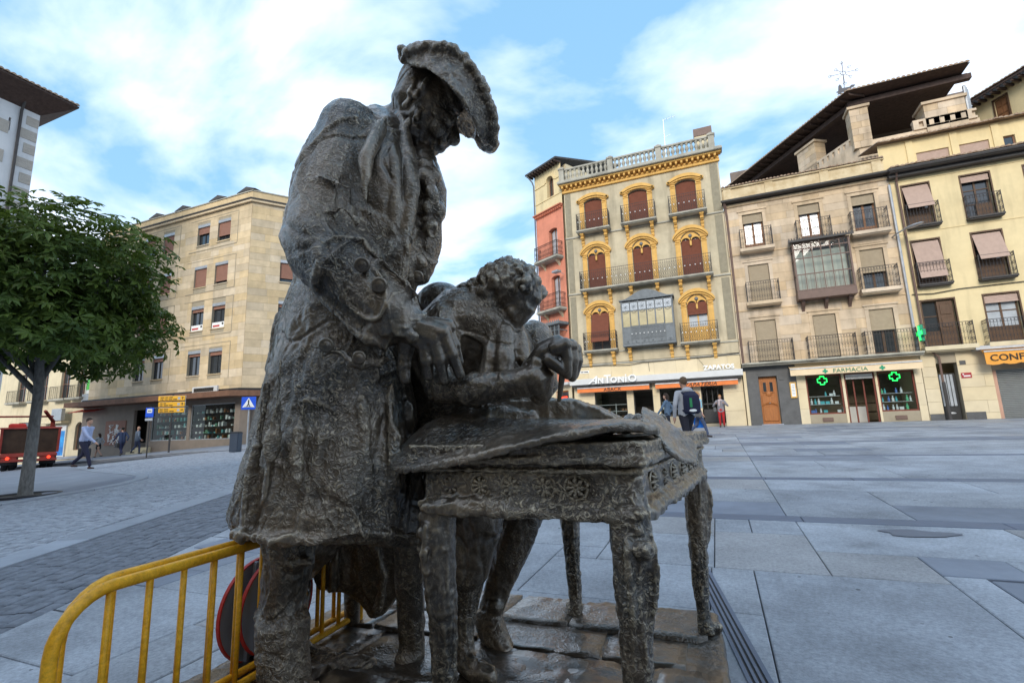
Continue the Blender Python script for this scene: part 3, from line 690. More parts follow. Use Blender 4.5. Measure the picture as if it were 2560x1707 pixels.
bs = MB(); bs.box(-7.4, 1.1, 2.3, 2.58, .6, 3.0)
for i in range(5): bs.box(-7.3, 1.0, 2.1, 2.3, .8+i*.45, .84+i*.45)
bs.obj('back_shelves', m_room, B)
w2 = MB(); w2.tube([(-7.72,-.09,4.52), (-6,-.1,4.50), (-4.4,-.1,4.42), (-3.6,-.1,4.5), (0,-.1,4.55), (1.4,-.1,4.62)], .018, 5); w2.tube([(-3.3,-.08,4.5), (-3.28,-.06,4.0)], .012, 4); w2.tube([(-.7,-.08,4.55), (-.4,-.08,4.1), (-.3,-.2,3.85)], .008, 4)
w2.obj('facade_cable', m_black, B)
# downpipe between the two houses
MB().tube([(1.52,-.15,12.7), (1.55,-.12,12.2), (1.55,-.12,3.9)], .055, 8).tube([(1.48,-.3,12.95), (1.52,-.15,12.7)], .08, 8).obj('downpipe', m_brown, B)
MB().bevel(1.46, 1.6, -.16, .1, .5, 3.6, .01).obj('corner_strip', m_cream, B)
# ================================================================== salmon corner house
X0, Y0 = -7.85-2.9*.875, 28.5+2.9*.485
B2 = tag(frameE(X0, Y0, -29, 'salmon_house'), 'narrow salmon corner house with yellow top storey and iron balconies', 'house')
k0 = 2.9
so2 = [(k0-1.38, k0-.6, 11.65, 13.75, .12), (k0-1.33, k0-.55, 8.3, 10.55, .12)]
wall(MB(), .35, k0, 3.6, 14.95, so2+[(.9, 2.0, 5.0, 7.2)], dep=.3).obj('wall', m_salm, B2)
wall(MB(), .35, k0, 15.1, 18.0, [(k0-1.35, k0-.72, 15.95, 17.4, .31)], dep=.35).obj('attic_wall', m_yell, B2)
wall(MB(), .35, k0, .3, 3.6, [(k0-1.4, k0-.3, 1.0, 3.2)], dep=.3).obj('shop_wall', m_cream, B2)
mb = MB(); mb.bevel(.28, k0+.0, -.14, .02, 14.93, 15.02, .02); mb.bevel(.22, k0+.0, -.22, .02, 15.02, 15.12, .02)
for i in range(14): mb.box(.4+i*.18, .48+i*.18, -.16, 0, 14.84, 14.93)
mb.obj('cornice', mat('salmon_moulding', (.52,.17,.10), .9, .1, 2, .15), B2)
mb = MB(); mb.box(.36, k0-.02, .5, 6, .3, 18.0); mb.box(.2, k0-.1, 3, 6, 18, 18.1); mb.obj('rear_block', m_creamB, B2)
mb = MB(); mb.prism([(.0,-.55,18.02), (k0+.1,-.55,18.02), (k0+.1,6,19.6), (0,6,19.6)], (0, 0, 1), .12); mb.obj('roof', m_gutter, B2)
raf = MB().box(-.05, .05, -.5, .05, -.12, 0).mesh('rafter_end', m_dark)
for i in range(11): link('rafter_end', raf, B2, (.15+i*.27, 0, 18.03))
MB().tube([(.15,-.5,18.0), (.3,-.2,17.6), (.33,-.08,17.3), (.33,-.08,4.0)], .05, 8).obj('downpipe', m_lead, B2)
mb = MB(); pts = arc(k0-1.5, k0-.57, 17.05, .46, 10); pin = arc(k0-1.38, k0-.69, 17.05, .34, 10); band(mb, pts, pin, -.06, .01); mb.bevel(.36, k0-1.5, -.05, .01, 16.98, 17.06, .01); mb.bevel(k0-.57, k0-.02, -.05, .01, 16.98, 17.06, .01); mb.bevel(.36, k0-.02, -.04, .01, 15.85, 15.93, .01)
mb.obj('arch_moulding', m_yell2, B2)
window(B2, k0-1.35, k0-.72, 15.95, 17.4, .31, .25, m_frame, m_pane)
for (a, b, c, d, ri) in so2:
    window(B2, a, b, c, d, ri, .25, m_frame, m_panew)
    balcony(B2, a-.85, b+.42, c, .95, .55, 2, m_grey, .14)
    mb = MB()
    for u in (a-.45, b+.1): mb.prism([(u-.07,0,c-.15), (u-.07,-.38,c-.15), (u-.07,-.3,c-.28), (u-.07,-.1,c-.42), (u-.07,0,c-.55)], (1, 0, 0), .14)
    mb.obj('balcony_bracket', m_creamB, B2)
mb = MB(); q0, q1, po = .25, k0-.15, .7
mb.bevel(q0-.15, q1+.15, -po-.15, 0, 7.18, 7.36, .02)
for i in range(17): u = q0-.1+(q1-q0+.2)*i/16; mb.add([(u-.06,-po-.12,7.36),(u+.06,-po-.12,7.36),(u,-po-.12,7.5)], [(0,1,2)])
for i in range(8):
    u = q0+(q1-q0)*i/7; mb.box(u-.025, u+.025, -po-.03, -po+.03, 5.0, 7.2)
    if i < 7:
        cx = u+(q1-q0)/14; ar = arc(u+.03, u+(q1-q0)/7-.03, 6.85, .16, 6)
        for p, q in zip(ar[:-1], ar[1:]): mb.bar((p[0],-po,p[1]), (q[0],-po,q[1]), .025)
        mb.bar((u,-po,6.85), (cx,-po,7.18), .015); mb.bar((u+(q1-q0)/7,-po,6.85), (cx,-po,7.18), .015)
for z in (5.0, 5.9, 6.5, 6.85): mb.box(q0, q1, -po-.02, -po+.02, z-.025, z+.025)
for u in (q0, q1):
    for z in (5.0, 5.9, 6.85): mb.box(u-.02, u+.02, -po, 0, z-.025, z+.025)
go = mb.obj('glazed_balcony', m_lead, B2)
MB().quad((q0,-po+.005,5.0), (q1,-po+.005,5.0), (q1,-po+.005,7.2), (q0,-po+.005,7.2)).obj('pane', m_glass, go)
MB().bevel(q0-.1, q1+.1, -po-.1, 0, 4.8, 4.98, .02).obj('balcony_floor', m_lead, go)
slats(MB(), .9, 2.0, 5.0, 7.2, .1).obj('slat_blind', m_blindp, go)
window(B2, k0-1.4, k0-.3, 1.0, 3.2, 0, .2, m_ochre, m_pane, 1)
MB().bevel(k0-1.2, k0-.5, .02, .08, 2.7, 2.85, .01).obj('red_neon_sign', m_redl, B2)
MB().bevel(k0-2.0, k0+.05, -.4, 0, 3.5, 3.66, .01).obj('shop_ledge', m_alu, B2)
mb = MB(); mb.bar((k0-.1,-.1,10.4), (k0-.1,-.55,10.5), .03); mb.bevel(k0-.45, k0+.05, -.8, -.45, 10.42, 10.56, .02); mb.obj('floodlight', m_steel, B2)
# ================================================================== pharmacy house (sandstone)
def roof_tiles(P, u0, u1, y0, z0, y1, z1, name='roof_tiles', sp=.2):
    """rows of barrel tiles running up the slope, seen by their ends"""
    mb = MB(); n = int((u1-u0)/sp)
    for i in range(n):
        u = u0+(i+.5)*(u1-u0)/n; dz = random.uniform(-.015, .015)
        rings = []
        for (y, z) in ((y0, z0), (y1, z1)): rings.append([(u+.095*math.cos(math.pi*k/6)*sp/.2, y, z+dz+.085*math.sin(math.pi*k/6)) for k in range(7)])
        mb.loft(rings, True, False)
    mb.quad((u0,y0+.03,z0-.01), (u1,y0+.03,z0-.01), (u1,y1,z1-.01), (u0,y1,z1-.01))
    return tag(mb.obj(name, m_tile, P), kind='stuff')
B3 = tag(frameE(0, FY, 0, 'pharmacy_house'), 'sandstone house with iron balconies, glazed oriel and pharmacy on the ground floor', 'house')
CL = [(2.3,3.29), (4.98,5.97), (7.38,8.36)]
p3 = [(a, b, 10.2, 12.2) for a, b in CL]; p2 = [(a, b, 7.25, 9.3) for a, b in (CL[0], CL[2])]; p1 = [(a, b, 4.05, 6.24) for a, b in CL]
wall(MB(), 1.44, 9.06, 4.0, 13.0, p3+p2+p1+[(4.9,6.3,7.4,9.8)], dep=.3).obj('wall', m_joint, B3)
blocks(B3, 1.44, 9.06, 4.02, 12.98, p3+p2+p1+[(4.9,6.3,7.4,9.8)], m_stonep, (.7, 1.3), .46, 0, .022, .0025)
pg = [(2.17,3.03,.5,3.3), (4.3,5.84,1.27,3.2), (5.95,7.2,.5,3.2), (7.3,8.76,1.3,3.2)]
wall(MB(), 1.46, 3.9, .3, 3.98, pg[:1], y=-.03, dep=.3).obj('door_wall', m_slate, B3)
wall(MB(), 3.9, 9.06, .3, 3.98, pg[1:], dep=.2).obj('shop_wall', m_joint, B3)
blocks(B3, 3.9, 9.06, .45, 3.96, pg[1:], m_cream, (.7, 1.2), 1.0, 0, .02, .003, name='cladding_panel')
mb = MB(); mb.box(1.46, 9.04, .8, 4.0, 4.02, 12.98); mb.box(1.46, 9.04, 2.6, 4.0, .2, 4.02); mb.box(1.46, 3.88, .35, 2.6, .2, 4.0); mb.box(8.8, 9.04, .3, 2.6, .3, 4.0); mb.box(1.5, 9, .25, 2.6, .2, .8); mb.obj('rear_block', m_creamB, B3)
mb = MB()
for z in (9.98, 6.85): mb.bevel(1.44, 9.06, -.06, .0, z-.04, z+.05, .012)
mb.bevel(1.42, 9.1, -.12, 0, 12.75, 12.92, .03); mb.obj('string_course', m_stonep, B3)
MB().bevel(1.36, 9.1, -.45, 0, 12.96, 13.06, .02).tube([(1.36,-.45,13.02), (9.1,-.45,13.02)], .07, 6).obj('gutter', m_gutter, B3)
mb = MB(); mb.box(1.44, 9.0, .1, .45, 13.06, 13.98)
for u in (1.5, 3.6, 6.2, 8.5): mb.bevel(u, u+.4, .04, .1, 13.06, 13.98, .02)
mb.bevel(1.4, 9.04, 0.0, .5, 13.9, 14.0, .02); mb.obj('parapet', mat('peeling_ochre_plaster', (.58,.42,.22), .95, .25, 1.4, .3, 20, c2=(.72,.60,.40)), B3)
roof_tiles(B3, 1.42, 9.02, -.06, 14.0, .55, 14.12, 'coping_tiles', .17)
MB().quad((1.44,.5,14.0), (9.0,.5,14.0), (9.0,4,14.9), (1.44,4,14.9)).obj('rear_roof', m_tile, B3)
def surr(P, a, b, c, d, m, wd=.17, y=-.035, top=.10):
    mb = MB(); mb.bevel(a-wd, a-.005, y-.012, 0, c, d+.005, .01); mb.bevel(b+.005, b+wd, y-.012, 0, c, d+.005, .01); mb.bevel(a-wd, b+wd, y-.014, 0, d+.007, d+wd, .01); mb.bevel(a-wd-.07, b+wd+.07, y-.06, 0, d+wd+.01, d+wd+top, .015)
    return mb.obj('window_surround', m, P)
def french(P, a, b, c, d, pm, doorm=m_wood, y=.2):
    return window(P, a, b, c, d, 0, y, doorm, pm, 2, 1, .085)
for i, (a, b, c, d) in enumerate(p3):
    surr(B3, a, b, c, d, m_stonep); wd = french(B3, a, b, c, d, m_panew if i < 2 else m_pane)
    slats(MB(), a+.02, b-.02, d-.46, d-.02, .06).obj('slat_blind', m_blindb, wd); MB().box(a+.08, b-.08, .17, .22, c+.03, c+.35).obj('lower_panel', m_wood, wd)
    balcony(B3, a-.24, b+.30, 10.16, 1.06, .5, 2, m_stonep, .18)
for i, (a, b, c, d) in enumerate(p2):
    surr(B3, a, b, c, d, m_stonep); wd = french(B3, a, b, c, d, m_pane, m_dwood)
    slats(MB(), a+.02, b-.02, d-(1.95 if i == 0 else 1.15), d-.02, .04).obj('slat_blind', m_blindb, wd)
    balcony(B3, a-.22, b+.32, 7.2, 1.08, .5, 2, m_stonep, .18)
for i, (a, b, c, d) in enumerate(p1):
    surr(B3, a, b, c, d, m_stonep); wd = french(B3, a, b, c, d, m_pane, m_dwood)
    slats(MB(), a+.02, b-.02, d-(2.1 if i < 2 else 1.0), d-.02, .04).obj('slat_blind', m_blindb, wd)
    railing(MB(), a-.43, b+.6, 4.02, 5.11, .55, 2).obj('balcony_railing', m_iron, B3)
MB().bevel(1.46, 9.12, -.62, 0, 3.9, 4.0, .02).bevel(1.46, 9.12, -.5, 0, 3.82, 3.9, .02).obj('balcony_slab', m_grey, B3)
# glazed oriel
O = MB(); u0, u1, z0, z1, po = 4.42, 6.85, 7.42, 9.98, .68
for u in (u0, u1): O.box(u-.04, u+.04, -po-.03, -po+.05, z0, z1); O.box(u-.03, u+.03, -.07, -.01, z0, z1)
n = 6
for i in range(1, n): u = u0+(u1-u0)*i/n; O.box(u-.02, u+.02, -po-.012, -po+.03, z0, z1)
for z in (7.46, 8.28, 9.12, 9.62, 9.95):
    O.box(u0+.04, u1-.04, -po-.01, -po+.032, z-.025, z+.025)
    for u in (u0, u1): O.box(u-.025, u+.025, -po+.05, -.07, z-.025, z+.025)
for i in range(18): u = u0+(u1-u0)*(i+.5)/18; O.bar((u,-po-.01,7.46), (u,-po-.01,8.28), .012)
for i in range(n):
    a, b = u0+(u1-u0)*i/n, u0+(u1-u0)*(i+1)/n
    for s in (0, 1):
        pts = arc(a, b, 9.62, .3, 6) if s == 0 else arc(a-(b-a)/2, b-(b-a)/2, 9.62, .28, 6)
        for p, q in zip(pts[:-1], pts[1:]):
            if u0 < p[0] < u1 and u0 < q[0] < u1: O.bar((p[0],-po-.012,p[1]), (q[0],-po-.012,q[1]), .014)
    O.ell((b-.02, -po-.02, 9.5), (.03, .02, .07), 6, 4)
oo = O.obj('oriel', m_brown, B3)
mb = MB(); mb.prism([(u0-.22,-po-.2,z1), (u1+.22,-po-.2,z1), (u1+.05,0,z1+.25), (u0-.05,0,z1+.25)], (0, 0, 1), .10)
for i in range(24): u = u0-.15+(u1-u0+.3)*i/23; mb.add([(u-.05,-po-.15,z1+.12), (u+.05,-po-.15,z1+.12), (u,-po-.15,z1+.24)], [(0,1,2)])
mb.obj('oriel_roof', m_gutter, oo)
MB().bevel(u0-.05, u1+.05, -po-.04, 0, 7.0, 7.42, .02).obj('oriel_base', m_brown, oo)
for u in (u0+.2, (u0+u1)/2, u1-.2): MB().prism([(u-.07,0,7.0), (u-.07,-.5,7.0), (u-.07,-.42,6.85), (u-.07,-.1,6.6), (u-.07,0,6.45)], (1, 0, 0), .14).obj('bracket', m_brown, oo)
for i in range(n):
    a, b = u0+(u1-u0)*i/n+.025, u0+(u1-u0)*(i+1)/n-.025
    for j, (zz0, zz1) in enumerate(((7.5,8.25), (8.31,9.09), (9.15,9.59), (9.65,9.92))):
        MB().quad((a,-po+.01,zz0), (b,-po+.01+.003*((i*3+j) % 3), zz0), (b,-po+.012,zz1), (a,-po+.01,zz1)).obj('pane', m_glass, oo)
for u in (u0, u1): MB().quad((u,-po+.05,7.5), (u,-.07,7.5), (u,-.07,9.92), (u,-po+.05,9.92)).obj('side_pane', m_glass, oo)
cu = MB(); cu.box(u0+.1, u1-.1, -.16, -.12, 7.42, 9.6); cu.obj('curtain', mat('white_curtain', (.62,.58,.50), .9, .1, 2, .3, 14, st=(6,6,.3)), oo)
# ground floor: wooden door, pharmacy
dr = MB(); dr.box(2.2, 3.0, .22, .28, .86, 3.28); dr.bevel(2.28, 2.92, .17, .23, 1.0, 1.75, .03); dr.bevel(2.28, 2.92, .17, .23, 1.85, 2.35, .03)
for u in (2.33, 2.64): dr.bevel(u, u+.22, .17, .23, 2.45, 3.1, .02)
dr.tube([(2.25,.2,1.8), (2.45,.17,1.92), (2.6,.15,1.97), (2.75,.17,1.92), (2.95,.2,1.8)], .03, 6); dr.ell((2.6,.17,2.4), (.14,.05,.14), 10, 6)
dr.mi = 1
for u in (2.37, 2.68): dr.box(u, u+.14, .15, .165, 2.52, 3.0)
dr.mi = 2; dr.ell((2.6,.13,1.93), (.03,.03,.03)); dr.obj('front_door', [m_door, m_pane, m_steel], B3)
MB().bevel(2.1, 3.1, -.1, .3, .72, .86, .01).obj('door_step', m_kerb, B3)
nb = MB().bevel(3.12, 3.34, -.07, -.03, 3.08, 3.22, .004).obj('number_plate', m_slate, B3)
bx_ = MB().bevel(3.56, 3.84, -.12, 0, 2.12, 2.92, .015).obj('notice_case', m_ochre, B3); MB().quad((3.61,-.123,2.2), (3.79,-.123,2.2), (3.79,-.123,2.85), (3.61,-.123,2.85)).obj('notice_sheet', m_wpaint, bx_)
for i in range(7): MB().box(3.64, 3.76, -.127, -.124, 2.3+i*.075, 2.315+i*.075).obj('notice_line', m_lead, bx_)
m_rwood = mat('red_brown_shopfront', (.16,.035,.02), .5, .15, 4, .1)
for k, (a, b, c, d) in enumerate(pg[1:]):
    f = MB(); fw = .07
    for p in ((a, a+fw), (b-fw, b)): f.box(p[0], p[1], .06, .14, c, d)
    f.box(a+fw, b-fw, .06, .14, d-fw, d); 
    if k != 1: f.box(a+fw, b-fw, .06, .14, c, c+fw)
    o = f.obj('shop_door' if k == 1 else 'shop_window', m_rwood, B3)
    if k != 1:
        MB().quad((a+fw,.1,c+fw), (b-fw,.1,c+fw), (b-fw,.1,d-fw), (a+fw,.1,d-fw)).obj('pane', m_glass, o)
        cx, cz = (a+b)/2+(-.05 if k == 0 else -.03), 2.93; s = MB(); q = .10; r_ = .22
        P_ = [(-q,-r_),(q,-r_),(q,-q),(r_,-q),(r_,q),(q,q),(q,r_),(-q,r_),(-q,q),(-r_,q),(-r_,-q),(-q,-q)]
        P_ = [(cx+x*.9, .02, cz+z*.9) for x, z in P_]
        for p, q_ in zip(P_, P_[1:]+P_[:1]): s.bar(p, q_, .035)
        s.obj('neon_cross', m_neon, o)
        for z in (1.75, 2.15): MB().box(a+.1, b-.1, .3, .55, z-.01, z+.01).obj('glass_shelf', m_alu, o)
        MB().box(a+.05, b-.05, .2, .75, c-.02, c+.06).obj('display_floor', m_alu, o)
        MB().bevel((a+b)/2-.25, (a+b)/2+.2, -.045, 0, .9, 1.1, .01).obj('vent_grille', m_brown, B3)
    else:
        for u in (a+.42, b-.42): MB().box(u-.03, u+.03, .3, .36, .6, 2.9).obj('door_leaf_frame', m_rwood, o)
        slats(MB(), a+.07, b-.07, 2.95, 3.15, .04, .05).obj('rolled_shutter', m_alu, o)
        MB().bevel(a+.1, b-.1, 1.6, 2.0, .8, 1.6, .02).obj('counter', m_alu, o)
mb = MB(); mb.box(3.95, 8.78, 2.3, 2.55, .6, 3.2)
for i in range(5): mb.box(4, 8.7, 2.15, 2.3, .9+i*.45, .93+i*.45)
mb.obj('back_shelves', mat('pharmacy_interior', (.16,.12,.08), .9, .3, 1.5, 0), B3)
aw = awning(B3, 3.6, 8.98, 3.5, 3.2, .55, m_cream2)
text('FARMACIA', .27, .003, m_txtg, 'awning_lettering', aw, (5.42, -.585, 3.25), sx=1.1)
def gcross(P, x, y, z, r, m, name='green_cross'):
    s = MB(); s.box(x-r, x+r, y-.004, y, z-r*.36, z+r*.36); s.box(x-r*.36, x+r*.36, y-.003, y+.001, z-r, z+r); return s.obj(name, m, P)
gcross(aw, 5.1, -.585, 3.34, .11, m_green); gcross(aw, 7.42, -.585, 3.34, .11, m_green)
# hanging lit pharmacy cross (its own thing, fixed to the corner)
gc = tag(empty('pharmacy_cross_sign', (9.05, FY-.75, 4.8)), 'lit green pharmacy cross sign hanging at the end of the balconies', 'sign')
s = MB()
for (p, q) in (((-.05,.05),(-.38,.38)),): s.bevel(-.06, .06, -.38, .38, -.14, .14, .01); s.bevel(-.058, .058, -.14, .14, -.38, .38, .01)
s.box(-.02, .02, .2, .75, -.03, .03); s.obj('case', m_green, gc)
n_ = MB(); n_.box(-.075, -.062, -.33, .33, -.09, .09); n_.box(-.076, -.063, -.09, .09, -.33, .33); n_.obj('lit_face', m_neon, gc)
# street lamp on the wall
sl_ = tag(empty('wall_street_lamp', (8.8, FY, 9.75)), 'grey street lamp head on a wall bracket between pharmacy and yellow house', 'street lamp')
MB().tube([(0,0,0), (.15,-.5,.05), (.3,-.7,.1)], .035, 6).obj('bracket', m_steel, sl_)
MB().ell((.62,-.95,.14), (.42,.17,.07), 12, 6, Euler((0, R_(-6), R_(-35))).to_matrix()).obj('lamp_head', m_steel, sl_)
# pharmacy goods, things of their own
gd = [(mat('white_bottle', (.75,.77,.78), .4, .03, 3, 0), 'white'), (mat('teal_bottle', (.10,.45,.50), .4, .05, 3, 0), 'teal'), (mat('green_box', (.15,.55,.30), .5, .05, 3, 0), 'green'), (mat('blue_box', (.12,.22,.55), .5, .05, 3, 0), 'blue')]
btl = [MB().lathe([(.045,0),(.05,.01),(.05,.15),(.02,.18),(.02,.2),(.028,.205),(.028,.25),(.01,.255)], 8).mesh('bottle', m, True) for m, _ in gd]
bxm = [MB().bevel(-.08, .08, -.04, .04, 0, .13, .006).mesh('carton', m) for m, _ in gd]
for wi, (a, b, c, d) in enumerate((pg[1], pg[3])):
    sname = ('left', 'right')[wi]
    for z in (c+.062, 1.762, 2.162):
        x = a+.2
        while x < b-.15:
            if random.random() < (.85 if z < 2 else .45):
                k = random.choice((0, 0, 1, 1, 2, 3)) if wi else random.choice((0, 0, 3, 1, 0)); isb = random.random() < (.75 if wi else .4)
                o = link('bottle' if isb else 'carton', (btl if isb else bxm)[k], None, (x, FY+random.uniform(.35, .5), z), random.uniform(-.3, .3), [random.uniform(.85, 1.25)]*3)
                tag(o, f'{gd[k][1]} pharmacy {"bottle" if isb else "carton"} on display in the {sname} pharmacy window', 'bottle' if isb else 'carton', f'{gd[k][1]} {"bottles" if isb else "cartons"} in the {sname} pharmacy window')
            x += random.uniform(.13, .24)
# ================================================================== yellow house
B4 = tag(frameE(0, FY, 0, 'yellow_house'), 'yellow plaster house with faded hanging blinds and a sweet shop awning', 'house')
CY = [(9.53,10.6), (11.83,12.9), (14.15,15.2)]
y3 = [(a, b, 10.14, 12.26) for a, b in CY]; y2 = [(a, b, 7.2, 9.38) for a, b in CY]; y1 = [(a, b, 4.2, 6.4) for a, b in ((9.5,10.73), (11.82,13.02), (14.1,15.3))]
wall(MB(), 9.08, 17.5, 4.1, 12.9, y3+y2+y1, dep=.3).obj('wall', m_yell, B4)
yg = [(9.63,10.4,.5,3.42), (11.6,15.6,.5,2.98)]
wall(MB(), 9.08, 17.5, .3, 4.08, yg, dep=.35).obj('shop_wall', m_joint, B4)
blocks(B4, 9.08, 17.5, .5, 4.06, yg, m_cream, (.8, 1.2), .55, 0, .02, .004, name='cladding_block')
mb = MB(); mb.box(9.1, 17.5, .8, 4, 4, 12.9); mb.box(9.1, 17.5, 1.2, 4, .2, 4); mb.obj('rear_block', m_yell, B4)
MB().bevel(9.0, 17.6, -.6, 0, 12.86, 13.0, .02).bevel(9.0, 17.6, -.35, 0, 12.68, 12.86, .03).tube([(9.0,-.6,12.98), (17.6,-.6,12.98)], .09, 8).obj('eaves', m_gutter, B4)
roof_tiles(B4, 9.0, 17.6, -.68, 13.08, 1.45, 13.55)
wall(MB(), 9.3, 17.5, 13.3, 15.35, [(10.9,12.25,13.95,14.55), (12.65,13.85,13.95,14.55), (14.4,14.85,13.95,14.55)], y=1.5, dep=.2).obj('attic_wall', m_yell2, B4)
for u in (10.5, 12.35, 14.0): MB().bevel(u, u+.3, 1.44, 1.5, 13.3, 15.3, .01).obj('attic_pilaster', m_yell2, B4)
for a, b in ((10.9,12.25), (12.65,13.85)): slats(MB(), a, b, 13.95, 14.55, 1.58).obj('attic_blind', m_blindp, B4)
window(B4, 14.4, 14.85, 13.95, 14.55, 0, 1.6, m_frame, m_pane, 1)
roof_tiles(B4, 9.2, 17.6, 1.1, 15.35, 4.4, 16.3)
mb = MB(); mb.bevel(9.08, 17.5, -.025, 0, 9.82, 9.86, .005); mb.bevel(9.08, 17.5, -.025, 0, 12.5, 12.54, .005); mb.obj('string_line', m_yell2, B4)
for r, ops in enumerate((y3, y2, y1)):
    for i, (a, b, c, d) in enumerate(ops):
        mb = MB(); mb.box(a-.06, a, -.02, .1, c, d); mb.box(b, b+.06, -.02, .1, c, d); mb.box(a-.06, b+.06, -.02, .1, d, d+.07); mb.obj('window_casing', m_dwood, B4)
        opened = (r == 0 and i == 1) or (r == 2 and i == 0)
        wd = window(B4, a, b, c, d, 0, .2, m_dwood, m_panew if (r == 2 and i == 1) else m_pane, 2, 3)
        if r == 2:
            MB().box(a+.07, b-.07, .17, .24, c+.05, c+.75).obj('lower_panel', m_dwood, wd)
            if i == 0: MB().box((a+b)/2-.02, b-.05, .1, .17, c+.05, d-.05).bevel((a+b)/2+.08, b-.15, .07, .12, c+.9, c+1.35, .02).bevel((a+b)/2+.08, b-.15, .07, .12, c+1.5, c+2.0, .02).obj('shutter_leaf', m_dwood, wd)
            else: slats(MB(), a, b, d-.35, d-.04, .05).obj('hanging_blind', m_blindp, wd)
            balcony(B4, a-.25, b+.35, c-.02, 1.04, .45, 2, m_creamB, .2)
        else:
            if opened: slats(MB(), a+.02, b-.02, d-.3, d-.04, .05).obj('hanging_blind', m_blindp, wd); MB().box((a+b)/2-.1, b-.04, .13, .19, c+.05, c+.7).obj('door_leaf', m_dwood, wd)
            else:
                zb = c+(.85 if r == 0 else (.28 if i == 0 else .85)); slats(MB(), a+.02, b-.02, zb, d-.05, .04, tilt=.42).obj('hanging_blind', m_blindp, wd)
                MB().box(a+.06, b-.06, .16, .2, c+.05, c+.9).obj('lower_panel', m_dwood, wd)
            balcony(B4, a-.05, b+.13, c-.02, 1.04, .32, 2, m_gutter, .09, ext=.03)
MB().tube([(9.3,-.45,12.9), (9.34,-.12,12.5), (9.34,-.12,4.6), (9.4,-.2,4.1), (9.75,-.15,3.7), (9.75,-.12,2.4)], .05, 8).obj('downpipe', m_brown, B4)
MB().tube([(9.76,-.12,2.5), (9.78,-.12,.7)], .075, 8).obj('downpipe_shoe', m_gutter, B4)
MB().tube([(9.02,-.12,12.4), (9.02,-.12,4.1)], .06, 8).obj('zinc_downpipe', m_steel, B4)
MB().tube([(9.2,-.06,6.78), (10,-.06,6.72), (11,-.06,6.82), (14,-.06,6.85), (17,-.06,6.95)], .02, 5).obj('facade_cable', m_black, B4)
dr = MB(); dr.box(9.66, 10.37, .3, .34, .8, 2.95); dr.obj('street_door', m_bframe, B4)
d_ = MB(); d_.quad((9.75,.29,1.45), (10.28,.29,1.45), (10.28,.29,2.9), (9.75,.29,2.9)); d_.obj('door_glass', m_panew, B4)
d_ = MB()
for i in range(5): u = 9.75+.53*i/4; d_.bar((u,.27,1.4), (u,.27,2.92), .022)
d_.obj('door_bars', m_bframe, B4); MB().ell((10.02,.28,1.12), (.16,.02,.05), 12, 6).obj('letter_slot', m_steel, B4)
MB().bevel(9.1, 9.62, -.05, 0, .5, 1.1, .01).obj('plinth_stone', m_slate, B4); MB().bevel(10.41, 11.1, -.05, 0, .5, 1.15, .01).obj('plinth_stone', m_slate, B4)
MB().bevel(10.5, 10.72, -.05, 0, 3.3, 3.48, .004).obj('number_plate', m_slate, B4)
rt_ = MB().bevel(10.48, 10.85, -.05, 0, 2.68, 2.92, .004).obj('red_plaque', mat('red_plaque_paint', (.35,.03,.04), .4), B4); MB().box(10.56, 10.8, -.056, -.051, 2.74, 2.80).ell((10.55,-.053,2.85), (.03,.004,.03), 8, 5).obj('plaque_text', m_wpaint, rt_)
MB().bevel(11.0, 17.5, -.5, 0, 3.86, 4.05, .02).obj('shop_canopy', m_steel, B4)
ay = awning(B4, 11.15, 15.8, 3.72, 3.2, .75, m_oranged, scal=.06); text('CONFITERIA', .40, .003, m_txt, 'awning_lettering', ay, (11.3, -.785, 3.32), sx=1.05, bold=.004)
n_ = 30; mb = MB()
for i in range(n_): z = .6+i*.08; mb.tube([(11.75,.2,z+.04), (15.5,.2,z+.04)], .042, 6, False)
mb.obj('roller_shutter', m_shut, B4); MB().box(11.6, 11.75, .05, .25, .5, 2.98).obj('shutter_guide', mat('pink_stone_jamb', (.50,.30,.22), .9), B4)
# ================================================================== loggia house behind
B5 = tag(empty('loggia_house', (0, 0, 0)), 'open roof loggia with stone piers under a tiled roof behind the pharmacy house', 'house')
K = Vector((9.5, 33.0, 0)); d1 = Vector((1, .0, 0)); d2 = Vector((-.53, .848, 0))
def quadz(mb, p, q, z0, z1, th):
    """thin upright panel from p to q"""
    p, q = Vector(p), Vector(q); n_ = Vector((-(q-p).y, (q-p).x, 0)).normalized()*th
    mb.prism([(p.x,p.y,z0), (q.x,q.y,z0), (q.x,q.y,z1), (p.x,p.y,z1)], n_, 1)
    return mb
E1, E2 = K+d1*5.6, K+d2*13
mb = MB(); quadz(mb, K+Vector((-.1,.1,0)), E1+Vector((0,.1,0)), 14, 17.3, .3); quadz(mb, E2, K+Vector((-.1,.1,0)), 14, 17.3, .3); mb.obj('loggia_wall', m_stonep, B5)
mb = MB(); q = K+Vector((0,-.25,0)); 
for (p, e, z) in ((K+d1*2.6, K+d1*5.5, 17.3), (E2, K+d2*.6, 17.3)):
    quadz(mb, p, e, z, z+.12, .35); quadz(mb, p, e, z+.45, z+.58, .35)
    quadz(mb, p+Vector((.02,.16,0)), e+Vector((-.02,.16,0)), z+.10, z+.47, .06)
    n_ = int((e-p).length/.42)
    for i in range(n_): a = p.lerp(e, i/n_); b = p.lerp(e, (i+.55)/n_); quadz(mb, a, b, z+.12, z+.45, .25)
mb.obj('loggia_parapet', m_stonep, B5)
